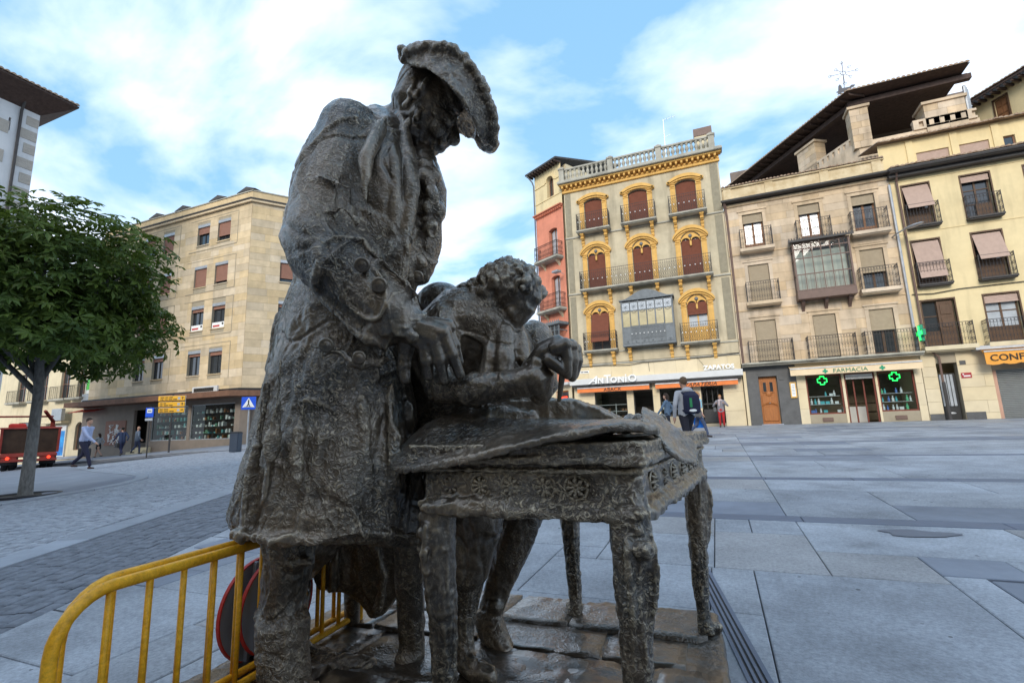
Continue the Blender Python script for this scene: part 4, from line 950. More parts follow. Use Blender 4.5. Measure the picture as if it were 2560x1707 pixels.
def pier(o, dr_, u0, u1, z0, z1, dep=.9, peak=0):
    E_ = MB(); nn = Vector((-dr_.y, dr_.x, 0)); nn = nn if nn.y > 0 or abs(nn.y) < .01 and nn.x > 0 else -nn
    z = z0; j = 0
    root = None
    core = MB(); 
    def bxp(mb, a, b, y0, y1, za, zb):
        pts = [o+dr_*a+nn*y0, o+dr_*b+nn*y0, o+dr_*b+nn*y1, o+dr_*a+nn*y1]; mb.prism([(p.x, p.y, za) for p in pts], (0, 0, 1), zb-za)
    bxp(core, u0+.02, u1-.02, .02, dep-.02, z0, z1); root = core.obj('pier', m_joint, B5)
    while z < z1-.05:
        h = min(.42, z1-z); w_ = u1-u0; cuts = [0, .55, 1] if j % 2 else [0, .35, 1]
        for a, b in zip(cuts[:-1], cuts[1:]):
            k = MB(); bxp(k, u0+w_*a+.006, u0+w_*b-.006, 0, dep, z+.006, z+h-.006); k.obj('stone_block', m_stonep, root)
        z += h; j += 1
    k = MB(); bxp(k, u0-.1, u1+.1, -.1, dep+.1, z1, z1+.16); k.obj('pier_cap', m_stonep, root)
    return root
pier(K, d1, -.35, .6, 16.9, 19.45); pier(K, d1, 3.2, 5.1, 16.6, 18.7, 1.2); pier(K, d2, 3.3, 4.9, 17.3, 19.3, .8); pier(K, d2, 9.2, 10.8, 17.3, 19.3, .8)
mb = MB()
for (p, e) in ((K+Vector((-.3,.1,0)), E1), (E2, K+Vector((-.1,.15,0)))):
    quadz(mb, p, e, 19.75, 20.05, .35); quadz(mb, p+Vector((0,.4,0)), e+Vector((0,.4,0)), 20.05, 20.3, .2)
mb.obj('eaves_beam', m_dark, B5)
# hipped tiled roof with soffit
o1 = Vector((-.5,-.8,0)); Kc = K+o1; Ea = E1+Vector((-.3,-.8,0)); Eb = E2+Vector((-.8,-.5,0)); rz = 23.0; Rk = K+Vector((4.5,7,0)); Ra = E1+Vector((-.3,7,0))
mb = MB(); z_ = 20.28
mb.quad((Kc.x,Kc.y,z_), (Ea.x,Ea.y,z_), (Ra.x,Ra.y,rz), (Rk.x,Rk.y,rz)); mb.quad((Eb.x,Eb.y,z_), (Kc.x,Kc.y,z_), (Rk.x,Rk.y,rz))
mb.quad((Kc.x,Kc.y,z_-.06), (Ea.x,Ea.y,z_-.06), (Ra.x,Ra.y,z_-.1), (Eb.x+3,Eb.y+2,z_-.1), (Eb.x,Eb.y,z_-.06)); ro = mb.obj('roof', m_dark, B5)
t_ = MB()
for (p, e, r0, r1) in ((Kc, Ea, Rk, Ra), (Eb, Kc, Rk, Rk)):
    n_ = int((e-p).length/.24)
    for i in range(n_):
        a = p.lerp(e, (i+.5)/n_); b = r0.lerp(r1, (i+.5)/n_); side = (e-p).normalized()*.115; up_ = Vector((0, 0, .11))
        A_ = Vector((a.x, a.y, z_+.0)); B_ = Vector((b.x, b.y, rz+.0)); B_ = A_.lerp(B_, .4)
        t_.loft([[tuple(X+side*math.cos(math.pi*k/5)+up_*math.sin(math.pi*k/5)) for k in range(6)] for X in (A_, B_)], True, False)
tag(t_.obj('roof_tiles', m_tile, ro), kind='stuff')
for i in range(22):
    a = Kc.lerp(Eb, i/22)+Vector((.1,.1,0)); b = a+Vector((.9,.6,0)); MB().prism([(a.x,a.y,20.06), (a.x+.06,a.y+.1,20.06), (b.x+.06,b.y+.1,20.06), (b.x,b.y,20.06)], (0, 0, 1), .14).obj('rafter_end', m_dark, ro)
mb = MB(); mb.box(10.5, 17, 38.5, 38.8, 14, 22); mb.box(3, 11, 43.5, 43.8, 14, 22); tag(mb.obj('inner_wall', mat('loggia_inner_timber', (.17,.135,.115), .95, .2, 2, .2), B5), kind='stuff')
for i in range(3):
    P_ = K+d1*(5.25+.0*i)+Vector((0,.2+.25*i,0)); MB().tube([(P_.x+.15*i,P_.y,16.8), (P_.x+.15*i,P_.y,19.4)], .09, 8).obj('flue_pipe', m_steel, B5)
# weather vane
wv = MB(); bx0 = Vector((9.25, 33.6, 20.6)); c_ = bx0+Vector((.1,0,1.75))
wv.bar(bx0, bx0+Vector((.13,0,2.55)), .035)
for k in range(8):
    an = k*math.pi/4; L_ = .72 if k % 2 == 0 else .5; e = c_+Vector((math.cos(an)*L_, 0, math.sin(an)*L_)); wv.bar(c_+Vector((math.cos(an)*.13, 0, math.sin(an)*.13)), e, .026)
    dd_ = [e+Vector((.1*math.cos(q_), 0, .1*math.sin(q_))) for q_ in (0, math.pi/2, math.pi, 1.5*math.pi)]
    for p, q in zip(dd_, dd_[1:]+dd_[:1]): wv.bar(p, q, .02)
for k in range(12): wv.bar(c_+Vector((.13*math.cos(k*math.pi/6), 0, .13*math.sin(k*math.pi/6))), c_+Vector((.13*math.cos((k+1)*math.pi/6), 0, .13*math.sin((k+1)*math.pi/6))), .03)
hp = [(-.42,.25),(-.30,.30),(-.26,.62),(-.18,.72),(-.10,.60),(-.08,.42),(.30,.40),(.42,.50),(.62,.46),(.55,.36),(.40,.32),(.36,.05),(.28,.05),(.27,.2),(.12,.18),(-.12,.16),(-.2,.06),(-.38,.08),(-.30,.16)]
wv.prism([(bx0.x+x, bx0.y-.02, bx0.z+.32+z) for x, z in hp], (0, 1, 0), .04)
wv.obj('weather_vane', mat('weather_vane_iron', (.10,.10,.11), .7), B5)
# upper yellow house at the far right
B6 = tag(frameE(18.36, 35, 122, 'upper_yellow_house'), 'upper yellow house with dark projecting eaves at the right edge', 'house')
# local frame: x runs back along the side wall
wall(MB(), -6, 3.1, 12, 20.3, [(1.05,1.75,18.2,19.75)], y=.0, dep=-.25).obj('wall', m_yell, B6)
MB().box(-6, 3.1, -4, -.3, 12, 20.3).obj('rear_block', m_yell, B6)
mb = MB(); mb.prism([(-6,.75,20.15), (3.6,.75,20.15), (3.6,-4,22.2), (-6,-4,22.2)], (0, 0, 1), .15); mb.obj('roof', m_dark, B6)
roof_tiles(B6, -6, 3.6, .8, 20.32, -4, 22.35)
for i in range(26): MB().box(-5.9+i*.36, -5.8+i*.36, .02, .7, 20.0, 20.14).obj('rafter_end', m_dark, B6)
sh = MB(); sh.box(1.07, 1.73, -.12, -.06, 18.22, 19.73)
for i in range(3): sh.bevel(1.14, 1.38, -.06, -.03, 18.32+i*.47, 18.70+i*.47, .02); sh.bevel(1.42, 1.66, -.06, -.03, 18.32+i*.47, 18.70+i*.47, .02)
sh.obj('shutter', m_wood, B6); MB().box(.98, 1.05, -.02, .05, 18.1, 19.85).box(1.75, 1.82, -.02, .05, 18.1, 19.85).box(.98, 1.82, -.02, .05, 19.75, 19.85).obj('window_casing', m_dwood, B6)
# ================================================================== left: corner stone building
LY = 23.0
B7 = tag(frameE(0, LY, 0, 'stone_corner_building'), 'golden stone corner building with paired shuttered windows above a glazed shop', 'building')
rows = [(14.92,16.53), (11.72,13.32), (8.52,10.32), (5.34,7.09)]
cols_ = [(-40.2,-38.95), (-38.05,-36.8), (-34.2,-32.9), (-32.05,-30.75)]
ops = [(a, b, c, d) for (c, d) in rows for (a, b) in cols_]
wall(MB(), -45.5, -28.72, 3.9, 17.25, ops, dep=.25).obj('wall', m_joint, B7)
blocks(B7, -45.5, -28.72, 3.95, 17.22, ops, m_stone, (.8, 1.5), .5, 0, .02, .003, 299)
fa = R_(90-36.5); FB = Matrix.Rotation(fa, 4, 'Z')
BR = MB(); opsB = [(1.95, 3.6, c, d) for (c, d) in rows]+[(5.6, 7.3, c, d) for (c, d) in rows]
wb = wall(MB(), 0, 10.6, 3.9, 17.25, opsB, dep=.25).obj('side_wall', m_joint, B7); wb.location = (-28.72, 0, 0); wb.rotation_euler = (0, 0, fa)
blocks(wb, 0, 10.6, 3.95, 17.22, opsB, m_stone, (.8, 1.5), .5, 0, .02, .003, 299)
mb = MB(); mb.box(-45.4, -29.3, .6, 12, 3.9, 17.2); mb.prism([(-29.3,.6,3.9), (-28.9,.6,3.9), (-22.6,8.8,3.9), (-29.3,12,3.9)], (0, 0, 1), 13.3); mb.obj('rear_block', m_joint, B7)
def rail2(z0, z1, out, m, name):
    mb = MB(); c, s = math.cos(fa), math.sin(fa); ps = [(-45.6, -out), (-28.72+out*.45, -out), (-28.72+10.6*c+out*s, 10.6*s-out*c)]; q = [(-45.6, .1), (-28.72, .1), (-28.72+10.6*c, 10.6*s+.1)]
    for i in range(2): mb.add([(*ps[i],z0), (*ps[i+1],z0), (*q[i+1],z0), (*q[i],z0), (*ps[i],z1), (*ps[i+1],z1), (*q[i+1],z1), (*q[i],z1)], [(3,2,1,0),(4,5,6,7),(0,1,5,4),(2,3,7,6),(3,0,4,7),(1,2,6,5)])
    return mb.obj(name, m, B7)
rail2(17.25, 17.42, .22, m_stone, 'cornice'); rail2(17.42, 17.5, .30, m_gutter, 'cornice_flashing'); rail2(17.5, 18.05, .06, m_stone, 'parapet'); rail2(18.05, 18.13, .12, m_grey, 'parapet_cap')
mb = MB()
for (u, v) in ((-45.3, -41.9), (-35.6, -35.45), (-29.9, -29.8)): pass
for z in (14.45, 11.25, 8.05):
    for (a, b) in ((-41, -36.1), (-35, -30.0)): mb.bevel(a, b, -.05, 0, z, z+.07, .01)
for (a, b) in ((-41, -36.1), (-35, -30.0)):
    for (c, d) in rows: mb.bevel(a, b, -.04, -.0, d+.35, d+.40, .01); mb.bevel(b-.02, b+.03, -.04, 0, c-.4, d+.4, .01)
mb.obj('string_course', m_joint, B7)
def win7(P, a, b, c, d, sh, ban=False, pm=None):
    wd = window(P, a, b, c, d, 0, .16, m_bframe, pm or m_pane, 2, 1, .07)
    MB().bevel(a-.08, b+.08, -.06, 0, c-.08, c-.005, .01).obj('sill', m_stone, wd)
    MB().bevel(a, b, -.02, .12, d-.22, d, .01).obj('shutter_box', m_steel, wd)
    if sh > 0: slats(MB(), a+.03, b-.03, d-.22-(d-c-.25)*sh, d-.22, .08, .05, 0, .008).obj('roller_shutter', m_blinds, wd)
    if ban:
        MB().box(a+.05, b-.05, .02, .05, c+.02, c+.42).obj('banner', m_wpaint, wd)
        MB().box(a+.15, b-.5, .012, .018, c+.1, c+.22).obj('banner_text', m_red, wd); MB().ell((b-.2,.018,c+.28), (.09,.01,.09), 8, 5).obj('banner_emblem', m_txt, wd)
sh_ = {(0,0):.45,(0,1):1,(0,2):.35,(0,3):.72,(1,0):.2,(1,1):1,(1,2):.95,(1,3):.85,(2,0):.8,(2,1):1,(2,2):.12,(2,3):.12,(3,0):.1,(3,1):.15,(3,2):.1,(3,3):.15}
for r, (c, d) in enumerate(rows):
    for k, (a, b) in enumerate(cols_): win7(B7, a, b, c, d, sh_[(r, k)], r == 2 and k >= 2)
for r, (c, d) in enumerate(rows):
    for (a, b) in ((1.95, 3.6), (5.6, 7.3)): win7(wb, a, b, c, d, (.08, .8, .12, .1)[r], False, m_paneb if r == 0 else None)
def dormer(u):
    mb = MB(); mb.box(u-.65, u+.65, .5, 2.6, 17.9, 18.45); o = mb.obj('dormer', m_stone, B7)
    MB().prism([(u-.95,.25,18.45), (u+.95,.25,18.45), (u,.25,18.78)], (0, 1, 0), 2.8).obj('dormer_roof', m_gutter, o)
    MB().quad((u-.45,.49,18.15), (u+.45,.49,18.15), (u+.45,.49,18.42), (u-.45,.49,18.42)).obj('dormer_pane', m_pane, o)
for u in (-29.8, -32.75, -36.6, -39.7): dormer(u)
# its shop: canopy, windows, stall riser
c, s = math.cos(fa), math.sin(fa)
mb = MB(); po = 1.3; ps = [(-46, -po), (-28.72+po*.45, -po), (-28.72+9*c+po*s, 9*s-po*c), (-28.72+9*c, 9*s), (-28.72, 0), (-46, 0)]
mb.prism([(x, y, 3.62) for x, y in ps], (0, 0, 1), .36); mb.obj('shop_canopy', mat('rusty_brown_fascia', (.17,.085,.05), .7, .25, 3, .2), B7)
rail2(3.98, 4.2, .35, m_black, 'canopy_painted_shade')  # solid black band paints in the shade of a gap above the canopy
mb = MB()
sw = [(-37.6,-33.75,.94,3.3), (-33.45,-29.2,.94,3.3)]
wall(mb, -46, -28.72, -.3, 3.95, sw+[(-39.6,-38.0,.2,3.2)], dep=.2); mb.obj('shop_wall', mat('brown_stone_cladding', (.22,.18,.145), .7, .12, 2, .15), B7)
mb = MB(); wall(mb, 0, 10.6, -.3, 3.95, [(.6,6,.94,3.3)], dep=.2); mb.quad((.6,.19,.94), (6,.19,.94), (6,.19,3.3), (.6,.19,3.3)); sb_ = mb.obj('side_shop_wall', mat('brown_stone_cladding_side', (.22,.18,.145), .7, .12, 2, .15), B7); sb_.location = (-28.72, 0, 0); sb_.rotation_euler = (0, 0, fa)
MB().box(-46, -29.6, 1.9, 2.1, 0, 3.9).box(-46, -29.6, .2, 2.0, .5, .85).obj('shop_interior', m_room, B7)
gm = [mat('ware_white', (.72,.74,.72), .4, .05, 3, 0), mat('ware_teal', (.16,.42,.42), .4, .1, 3, 0), mat('ware_brown', (.30,.14,.06), .5, .1, 3, 0), mat('ware_green', (.15,.30,.20), .5, .1, 3, 0)]
for k, (a, b, c_, d) in enumerate(sw):
    f = MB(); fw = .06
    for p in ((a, a+fw), (b-fw, b)): f.box(p[0], p[1], .05, .15, c_, d)
    f.box(a+fw, b-fw, .05, .15, c_, c_+fw); f.box(a+fw, b-fw, .05, .15, d-fw, d); o = f.obj('shop_window', m_steel, B7)
    MB().quad((a+fw,.1,c_+fw), (b-fw,.1,c_+fw), (b-fw,.1,d-fw), (a+fw,.1,d-fw)).obj('pane', m_glass, o)
    for z in (1.35, 1.8, 2.25, 2.7): MB().box(a+.1, b-.1, .3, .7, z-.015, z).obj('display_shelf', m_black, o)
    g = MB()
    for z in (.95, 1.35, 1.8, 2.25, 2.7):
        x = a+.15
        while x < b-.15:
            h = random.uniform(.08, .32); g.mi = random.choice((0, 0, 0, 1, 1, 2, 3))
            if random.random() < .7: g.box(x-.05, x+random.uniform(.03,.12), .35+random.random()*.2, .65, z, z+h)
            x += random.uniform(.12, .3)
    tag(g.obj('shop_wares', gm), f'crowded shelves of small wares in the {("left", "right")[k]} window of the corner shop', 'shop goods', kind='stuff')
    bpy.data.objects[g and 'shop_wares' if k == 0 else 'shop_wares.001'].location = (0, LY, 0)
sg = MB().bevel(-32.4, -30.0, -.75, -.65, 4.0, 4.42, .01).obj('shop_sign', m_alu, B7)
sk = MB(); x = -32.2
while x < -30.3: sk.box(x, x+.15, -.79, -.75, 4.08, 4.32); x += .19
sk.obj('sign_letters', m_txt, sg)
sg = MB().bevel(1.2, 3.2, -.7, -.6, 4.0, 4.5, .01).obj('side_shop_sign', m_alu, B7); sg.location = (-28.72, 0, 0); sg.rotation_euler = (0, 0, fa); text('RE', .34, .01, m_txt, 'sign_letters', sg, (1.3, -.72, 4.05), bold=.01)
for i in range(3): MB().bevel(-38.6-.0, -37.3, -.9+.28*i, -.6+.28*i, 0, .22+.15*i, .01).obj('entrance_step', m_creamB, B7)
MB().box(-42.8, -40.4, -.06, 0, .7, 2.5).obj('shutter_wall', m_blinds, B7)
gr = MB()
for i in range(14):
    cx, cz = -41.6+random.uniform(-.7, .7), 1.5+random.uniform(-.6, .6); pts = [(cx+random.uniform(-.4, .4), -.075, cz+random.uniform(-.4, .4)) for _ in range(4)]; gr.tube(pts, .035, 4)
gr.obj('graffiti', m_wpaint, B7)
# ================================================================== white tower, far left
B8 = tag(frameE(-35.8, 14.0, 90, 'white_tower'), 'tall white rendered tower with brick courses and dark wide eaves at the left edge', 'tower')
wall(MB(), -9, 0, -1, 20.45, [(-1.32,-1.22,18.7,19.5)], dep=.3).obj('wall', m_white, B8)
MB().box(-9, 0, .35, 9, -1, 20.45).obj('rear_block', m_white, B8)
for i, (z0, z1, u0) in enumerate(((19.5,20.05,-.58), (18.6,19.2,-.85), (17.75,18.35,-.55), (16.8,17.4,-.9), (15.9,16.5,-.55), (15.0,15.6,-.9), (14.0,14.7,-.9), (13.0,13.6,-.55), (12,12.6,-.9), (10.5,11.5,-.9))):
    MB().bevel(u0, -.02, -.025, 0, z0, z1, .01).obj('brick_panel', m_brick, B8)
    if i % 2 == 1: MB().bevel(-9, u0-.42, -.02, 0, z0-.1, z1+.05, .01).obj('brick_course', m_brick, B8)
mb = MB(); mb.add([(-9.5,-1.25,21.3),(1.25,-1.25,21.3),(1.25,9,21.3),(-9.5,9,21.3),(-9.5,-1.25,21.4),(1.25,-1.25,21.4),(1.25,9,21.4),(-9.5,9,21.4),(-9,0,20.4),(0,0,20.4),(0,9,20.4),(-9,9,20.4),(-4,4,23.5)],
   [(0,1,5,4),(1,2,6,5),(8,9,1,0),(9,10,2,1),(4,5,12),(5,6,12),(6,7,12),(7,4,12)]); mb.obj('eaves', m_dark, B8)
tb = MB()
for i in range(40):
    u = -9.4+i*.27; tb.loft([[(u+.12*math.cos(math.pi*k/5), y, z+.12*math.sin(math.pi*k/5)) for k in range(6)] for (y, z) in ((-1.32,21.42), (1.6,22.6))], True, False)
tag(tb.obj('roof_tiles', m_tile, B8), kind='stuff')
MB().tube([(-.8,-.9,21.2), (-.86,-.3,20.7), (-.87,-.1,20.2), (-.87,-.1,0)], .075, 8).obj('downpipe', m_gutter, B8)
# low dark roofed house between tower and corner building
B9 = tag(frameE(-48, 27, 20, 'dark_roofed_house'), 'dark pitched roof of a house showing above the tree beside the white tower', 'house')
MB().box(-5, 5, 0, 6, 0, 18).obj('wall', m_white, B9); MB().prism([(-6,-.8,18), (6,-.8,18), (0,-.8,20.4)], (0, 1, 0), 8).obj('roof', m_gutter, B9)
# cream house behind truck and tree
B10 = tag(frameE(0, LY+.4, 0, 'cream_house'), 'cream house with iron balconies and blue posters behind the red truck', 'house')
o10 = [(-57,-55.6,4.6,7), (-53.6,-52.3,4.6,7), (-50.4,-49.1,4.6,7), (-48,-46.9,4.6,7), (-47.6,-46.6,.4,2.6,.4), (-56,-53,.2,2.8)]
wall(MB(), -75, -45.6, -1.5, 14, o10, dep=.3).obj('wall', m_creamB, B10); MB().box(-75, -45.7, .5, 8, -1, 14).obj('rear_block', m_creamB, B10)
for o_ in o10[:4]: window(B10, *o_[:4], 0, .18, m_frame, m_pane, 2, 2); balcony(B10, o_[0]-.4, o_[1]+.4, 4.55, 1.0, .5, 0, m_grey, .15)
window(B10, *o10[4], .18, m_frame, m_pane, 1); window(B10, *o10[5], 0, .18, m_steel, m_pane, 2)
ps_ = MB().bevel(-51.6, -48.6, -.12, 0, -.1, 2.4, .02).obj('poster_board', m_alu, B10)
MB().quad((-51.5,-.125,.0), (-48.7,-.125,.0), (-48.7,-.125,1.95), (-51.5,-.125,1.95)).obj('blue_poster', mat('blue_poster_print', (.01,.07,.55), .4, .5, 1.1, 0, c2=(.03,.35,.75)), ps_)
mb = MB(); random.seed(3)
for i in range(16): x, z = -50.9+random.uniform(-.35, .35), .3+i*.075; mb.box(x, x+random.uniform(.15, .4), -.135, -.128, z, z+.07)
mb.obj('poster_lettering', m_wpaint, ps_)
MB().bevel(-51.8, -48.4, -.6, 0, 2.55, 2.75, .02).obj('shop_ledge', m_creamB, B10); MB().bevel(-49.6, -48.2, -.75, -.5, 2.75, 3.7, .02).obj('box_sign', m_steel, B10)
sg = MB().bevel(-46.6, -42.6, -.1, -.03, 4.8, 6.0, .01).obj('white_green_banner', m_wpaint, B10); text('MERCHAN', .55, .01, m_txtg, 'banner_lettering', sg, (-45.6, -.12, 4.95)); MB().box(-46.5, -45.6, -.115, -.105, 5.1, 5.95).obj('green_mark', mat('bright_green_print', (.10,.55,.08), .5), sg)
MB().bevel(-46.6, -42.6, -.3, 0, 4.0, 4.75, .02).obj('grey_panel', m_steel, B10)
MB().quad((-46.5,-.05,3.6), (-43,-.05,3.6), (-43,-1.2,3.25), (-46.5,-1.2,3.25)).obj('red_awning', m_red, B10)
# ================================================================== numpy noise and remeshing helpers
def _h(ix, iy, iz, sd):
    n = (ix.astype(np.int64)*374761393+iy.astype(np.int64)*668265263+iz.astype(np.int64)*2147483647+sd*974634777) & 0xffffffff
    n = ((n ^ (n >> 13))*1274126177) & 0xffffffff
    n = ((n ^ (n >> 16))*2246822519) & 0xffffffff
    return ((n ^ (n >> 15)) & 0xffffff)/float(0xffffff)
def vn(p, sd=0):
    i = np.floor(p); f = p-i; f = f*f*f*(f*(f*6-15)+10); i = i.astype(np.int64); r = 0
    for a in (0, 1):
        for b in (0, 1):
            for c in (0, 1):
                wgt = (f[:, 0] if a else 1-f[:, 0])*(f[:, 1] if b else 1-f[:, 1])*(f[:, 2] if c else 1-f[:, 2])
                r = r+wgt*_h(i[:, 0]+a, i[:, 1]+b, i[:, 2]+c, sd)
    return r*2-1
def fbm(p, f=1., o=4, sd=0):
    r = 0; a = 1.
    for k in range(o): r = r+a*vn(p*f, sd+k); f *= 2.03; a *= .5
    return r
def ridge(p, f=1., o=3, sd=0):
    r = 0; a = 1.
    for k in range(o): r = r+a*(1-np.abs(vn(p*f, sd+k))*2); f *= 2.1; a *= .5
    return r
def worley(p, f, sd=0):
    """cell id value and edge distance"""
    q = p*f; i = np.floor(q).astype(np.int64); d1 = np.full(len(p), 9.); d2 = d1.copy(); idv = np.zeros(len(p))
    for a in (-1, 0, 1):
        for b in (-1, 0, 1):
            for c in (-1, 0, 1):
                x, y, z = i[:, 0]+a, i[:, 1]+b, i[:, 2]+c
                dx = x+_h(x, y, z, sd)-q[:, 0]; dy = y+_h(x, y, z, sd+1)-q[:, 1]; dz = z+_h(x, y, z, sd+2)-q[:, 2]
                d = np.sqrt(dx*dx+dy*dy+dz*dz); hv = _h(x, y, z, sd+3); m = d < d1
                d2 = np.where(m, d1, np.minimum(d2, d)); idv = np.where(m, hv, idv); d1 = np.where(m, d, d1)
    return idv, d2-d1
def remesh(mb, voxel, smooth=3):
    me = mb.mesh('tmp', []) if False else bpy.data.meshes.new('tmp')
    me.from_pydata([tuple(p) for p in mb.v], [], mb.f); me.update()
    o = bpy.data.objects.new('tmp', me); col.objects.link(o)
    r = o.modifiers.new('r', 'REMESH'); r.mode = 'VOXEL'; r.voxel_size = voxel; r.adaptivity = 0
    if smooth: s_ = o.modifiers.new('s', 'SMOOTH'); s_.iterations = smooth; s_.factor = .5
    dg = bpy.context.evaluated_depsgraph_get(); dg.update()
    m2 = bpy.data.meshes.new_from_object(o.evaluated_get(dg)); bpy.data.objects.remove(o); bpy.data.meshes.remove(me)
    return m2
def vco(me):
    a = np.empty(len(me.vertices)*3, np.float32); me.vertices.foreach_get('co', a); return a.reshape(-1, 3).astype(np.float64)
def vno(me):
    a = np.empty(len(me.vertices)*3, np.float32); me.vertex_normals.foreach_get('vector', a); return a.reshape(-1, 3).astype(np.float64)
def onG(px, py):
    d = _fw+_rt*((px-1280)/F_PX)+_up*((853.5-py)/F_PX); t = .5
    while t < 120:
        p = CAM+d*t
        if p.z < gz(p.x, p.y)+.03: return p
        t += .02
    return p
# ================================================================== tree
def make_tree():
    base = onG(62, 1241); t = tag(empty('chestnut_tree', base), 'bushy green chestnut tree with pale slender trunk beside the street', 'tree')
    fork = at(95, 995, 9.9)-base; c = at(92, 742, 9.9)-base
    mb = MB(); mb.tube([(0,0,-.1), Vector((0,0,.05)), fork*.45, fork], [.15, .115, .095, .088], 12)
    rnd = random.Random(5); tips = []
    lead = fork+(c-fork)*.9
    mb.tube([fork, fork+(lead-fork)*.5+Vector((.1,0,0)), lead+Vector((0,0,.9))], [.095, .07, .03], 8)
    for k in range(9):
        an = k*2*math.pi/9+.3; s0 = fork+(lead-fork)*rnd.uniform(0, .55); e = c+Vector((math.cos(an)*1.7, math.sin(an)*1.6, rnd.uniform(-.9, .8)))
        m_ = s0.lerp(e, .5)+Vector((0, 0, rnd.uniform(.0, .35))); mb.tube([s0, m_, e], [.06, .042, .016], 6); tips += [(m_, e)]
        for q in range(2):
            e2 = m_.lerp(e, .3+.4*q)+Vector((rnd.uniform(-.8, .8), rnd.uniform(-.8, .8), rnd.uniform(-.2, .7))); mb.tube([m_.lerp(e, .2+.4*q), e2], [.035, .01], 5)
    mb.obj('trunk', mat('pale_bark', (.15,.14,.13), .9, .35, 7, .8, 22, st=(3,3,1), c2=(.26,.25,.235), bd=.03), t, True)
    # crown of palmate leaves
    g = np.random.default_rng(11); N_ = 4700; vs = []; fs = []
    pts = []
    while len(pts) < N_:
        p = g.normal(size=3); p /= np.linalg.norm(p); r = g.random()**.33
        lump = 1+.20*math.sin(3.1*p[0]+1.3)*math.cos(2.7*p[1]+4*p[2])+.13*math.sin(7*p[0]+5*p[2])
        if r < .45 and g.random() < .6: continue
        hx = 2.3*lump; p3 = np.array([p[0]*hx*r, p[1]*hx*r, p[2]*(1.95 if p[2] > 0 else 1.75)*lump*r])
        if p3[2] < -1.0 and math.hypot(p3[0], p3[1]) < .7: continue
        pts.append((p3, p, r))
    wl = None
    for p3, p, r in pts:
        o = np.array(c)+p3; n = p*.75+np.array([0, 0, .75])+g.normal(size=3)*.35; n /= np.linalg.norm(n)
        a = np.cross(n, [g.normal(), g.normal(), g.normal()]); a /= np.linalg.norm(a); b = np.cross(n, a); L0 = g.uniform(.15, .25); k = int(g.integers(5, 8))
        for q in range(k):
            th = -2.2+4.4*q/(k-1); ln = L0*(1-.16*abs(th)); d = a*math.cos(th)+b*math.sin(th); s = np.cross(n, d)
            dr = -n*ln*g.uniform(.15, .5); i = len(vs)
            m_ = o+d*ln*.62+dr*.35; w_ = ln*.2
            vs += [tuple(o), tuple(m_+s*w_+n*.012), tuple(o+d*ln+dr), tuple(m_-s*w_+n*.012), tuple(m_-n*.012)]
            fs += [(i, i+1, i+4), (i+1, i+2, i+4), (i, i+4, i+3), (i+4, i+2, i+3)]
    mb = MB(); mb.v = vs; mb.f = fs; mb.m = [0]*len(fs)
    lm = mat('chestnut_leaf', (.036,.092,.018), .5, .4, 1.3, 0, c2=(.13,.19,.035), spec=.3)
    n = lm.node_tree.nodes; l = lm.node_tree.links; P = n['Principled BSDF']; tr = n.new('ShaderNodeBsdfTranslucent'); tr.inputs[0].default_value = (.16, .22, .03, 1)
    mxs = n.new('ShaderNodeMixShader'); mxs.inputs[0].default_value = .25; l.new(P.outputs[0], mxs.inputs[1]); l.new(tr.outputs[0], mxs.inputs[2]); l.new(mxs.outputs[0], n['Material Output'].inputs[0])
    tag(mb.obj('crown', lm, t), kind='stuff')
    rg = MB(); rg.loft([[(r_*math.cos(a_*math.pi/12), r_*math.sin(a_*math.pi/12), z_) for a_ in range(24)] for r_, z_ in ((.55,.0), (.55,.045), (.50,.05), (.46,.03))], False)
    rg.obj('tree_pit_ring', m_iron, t); rg2 = MB().lathe([(.01,.028), (.47,.02)], 20); rg2.obj('tree_pit_soil', mat('soil', (.05,.04,.03), .95), t)
make_tree()
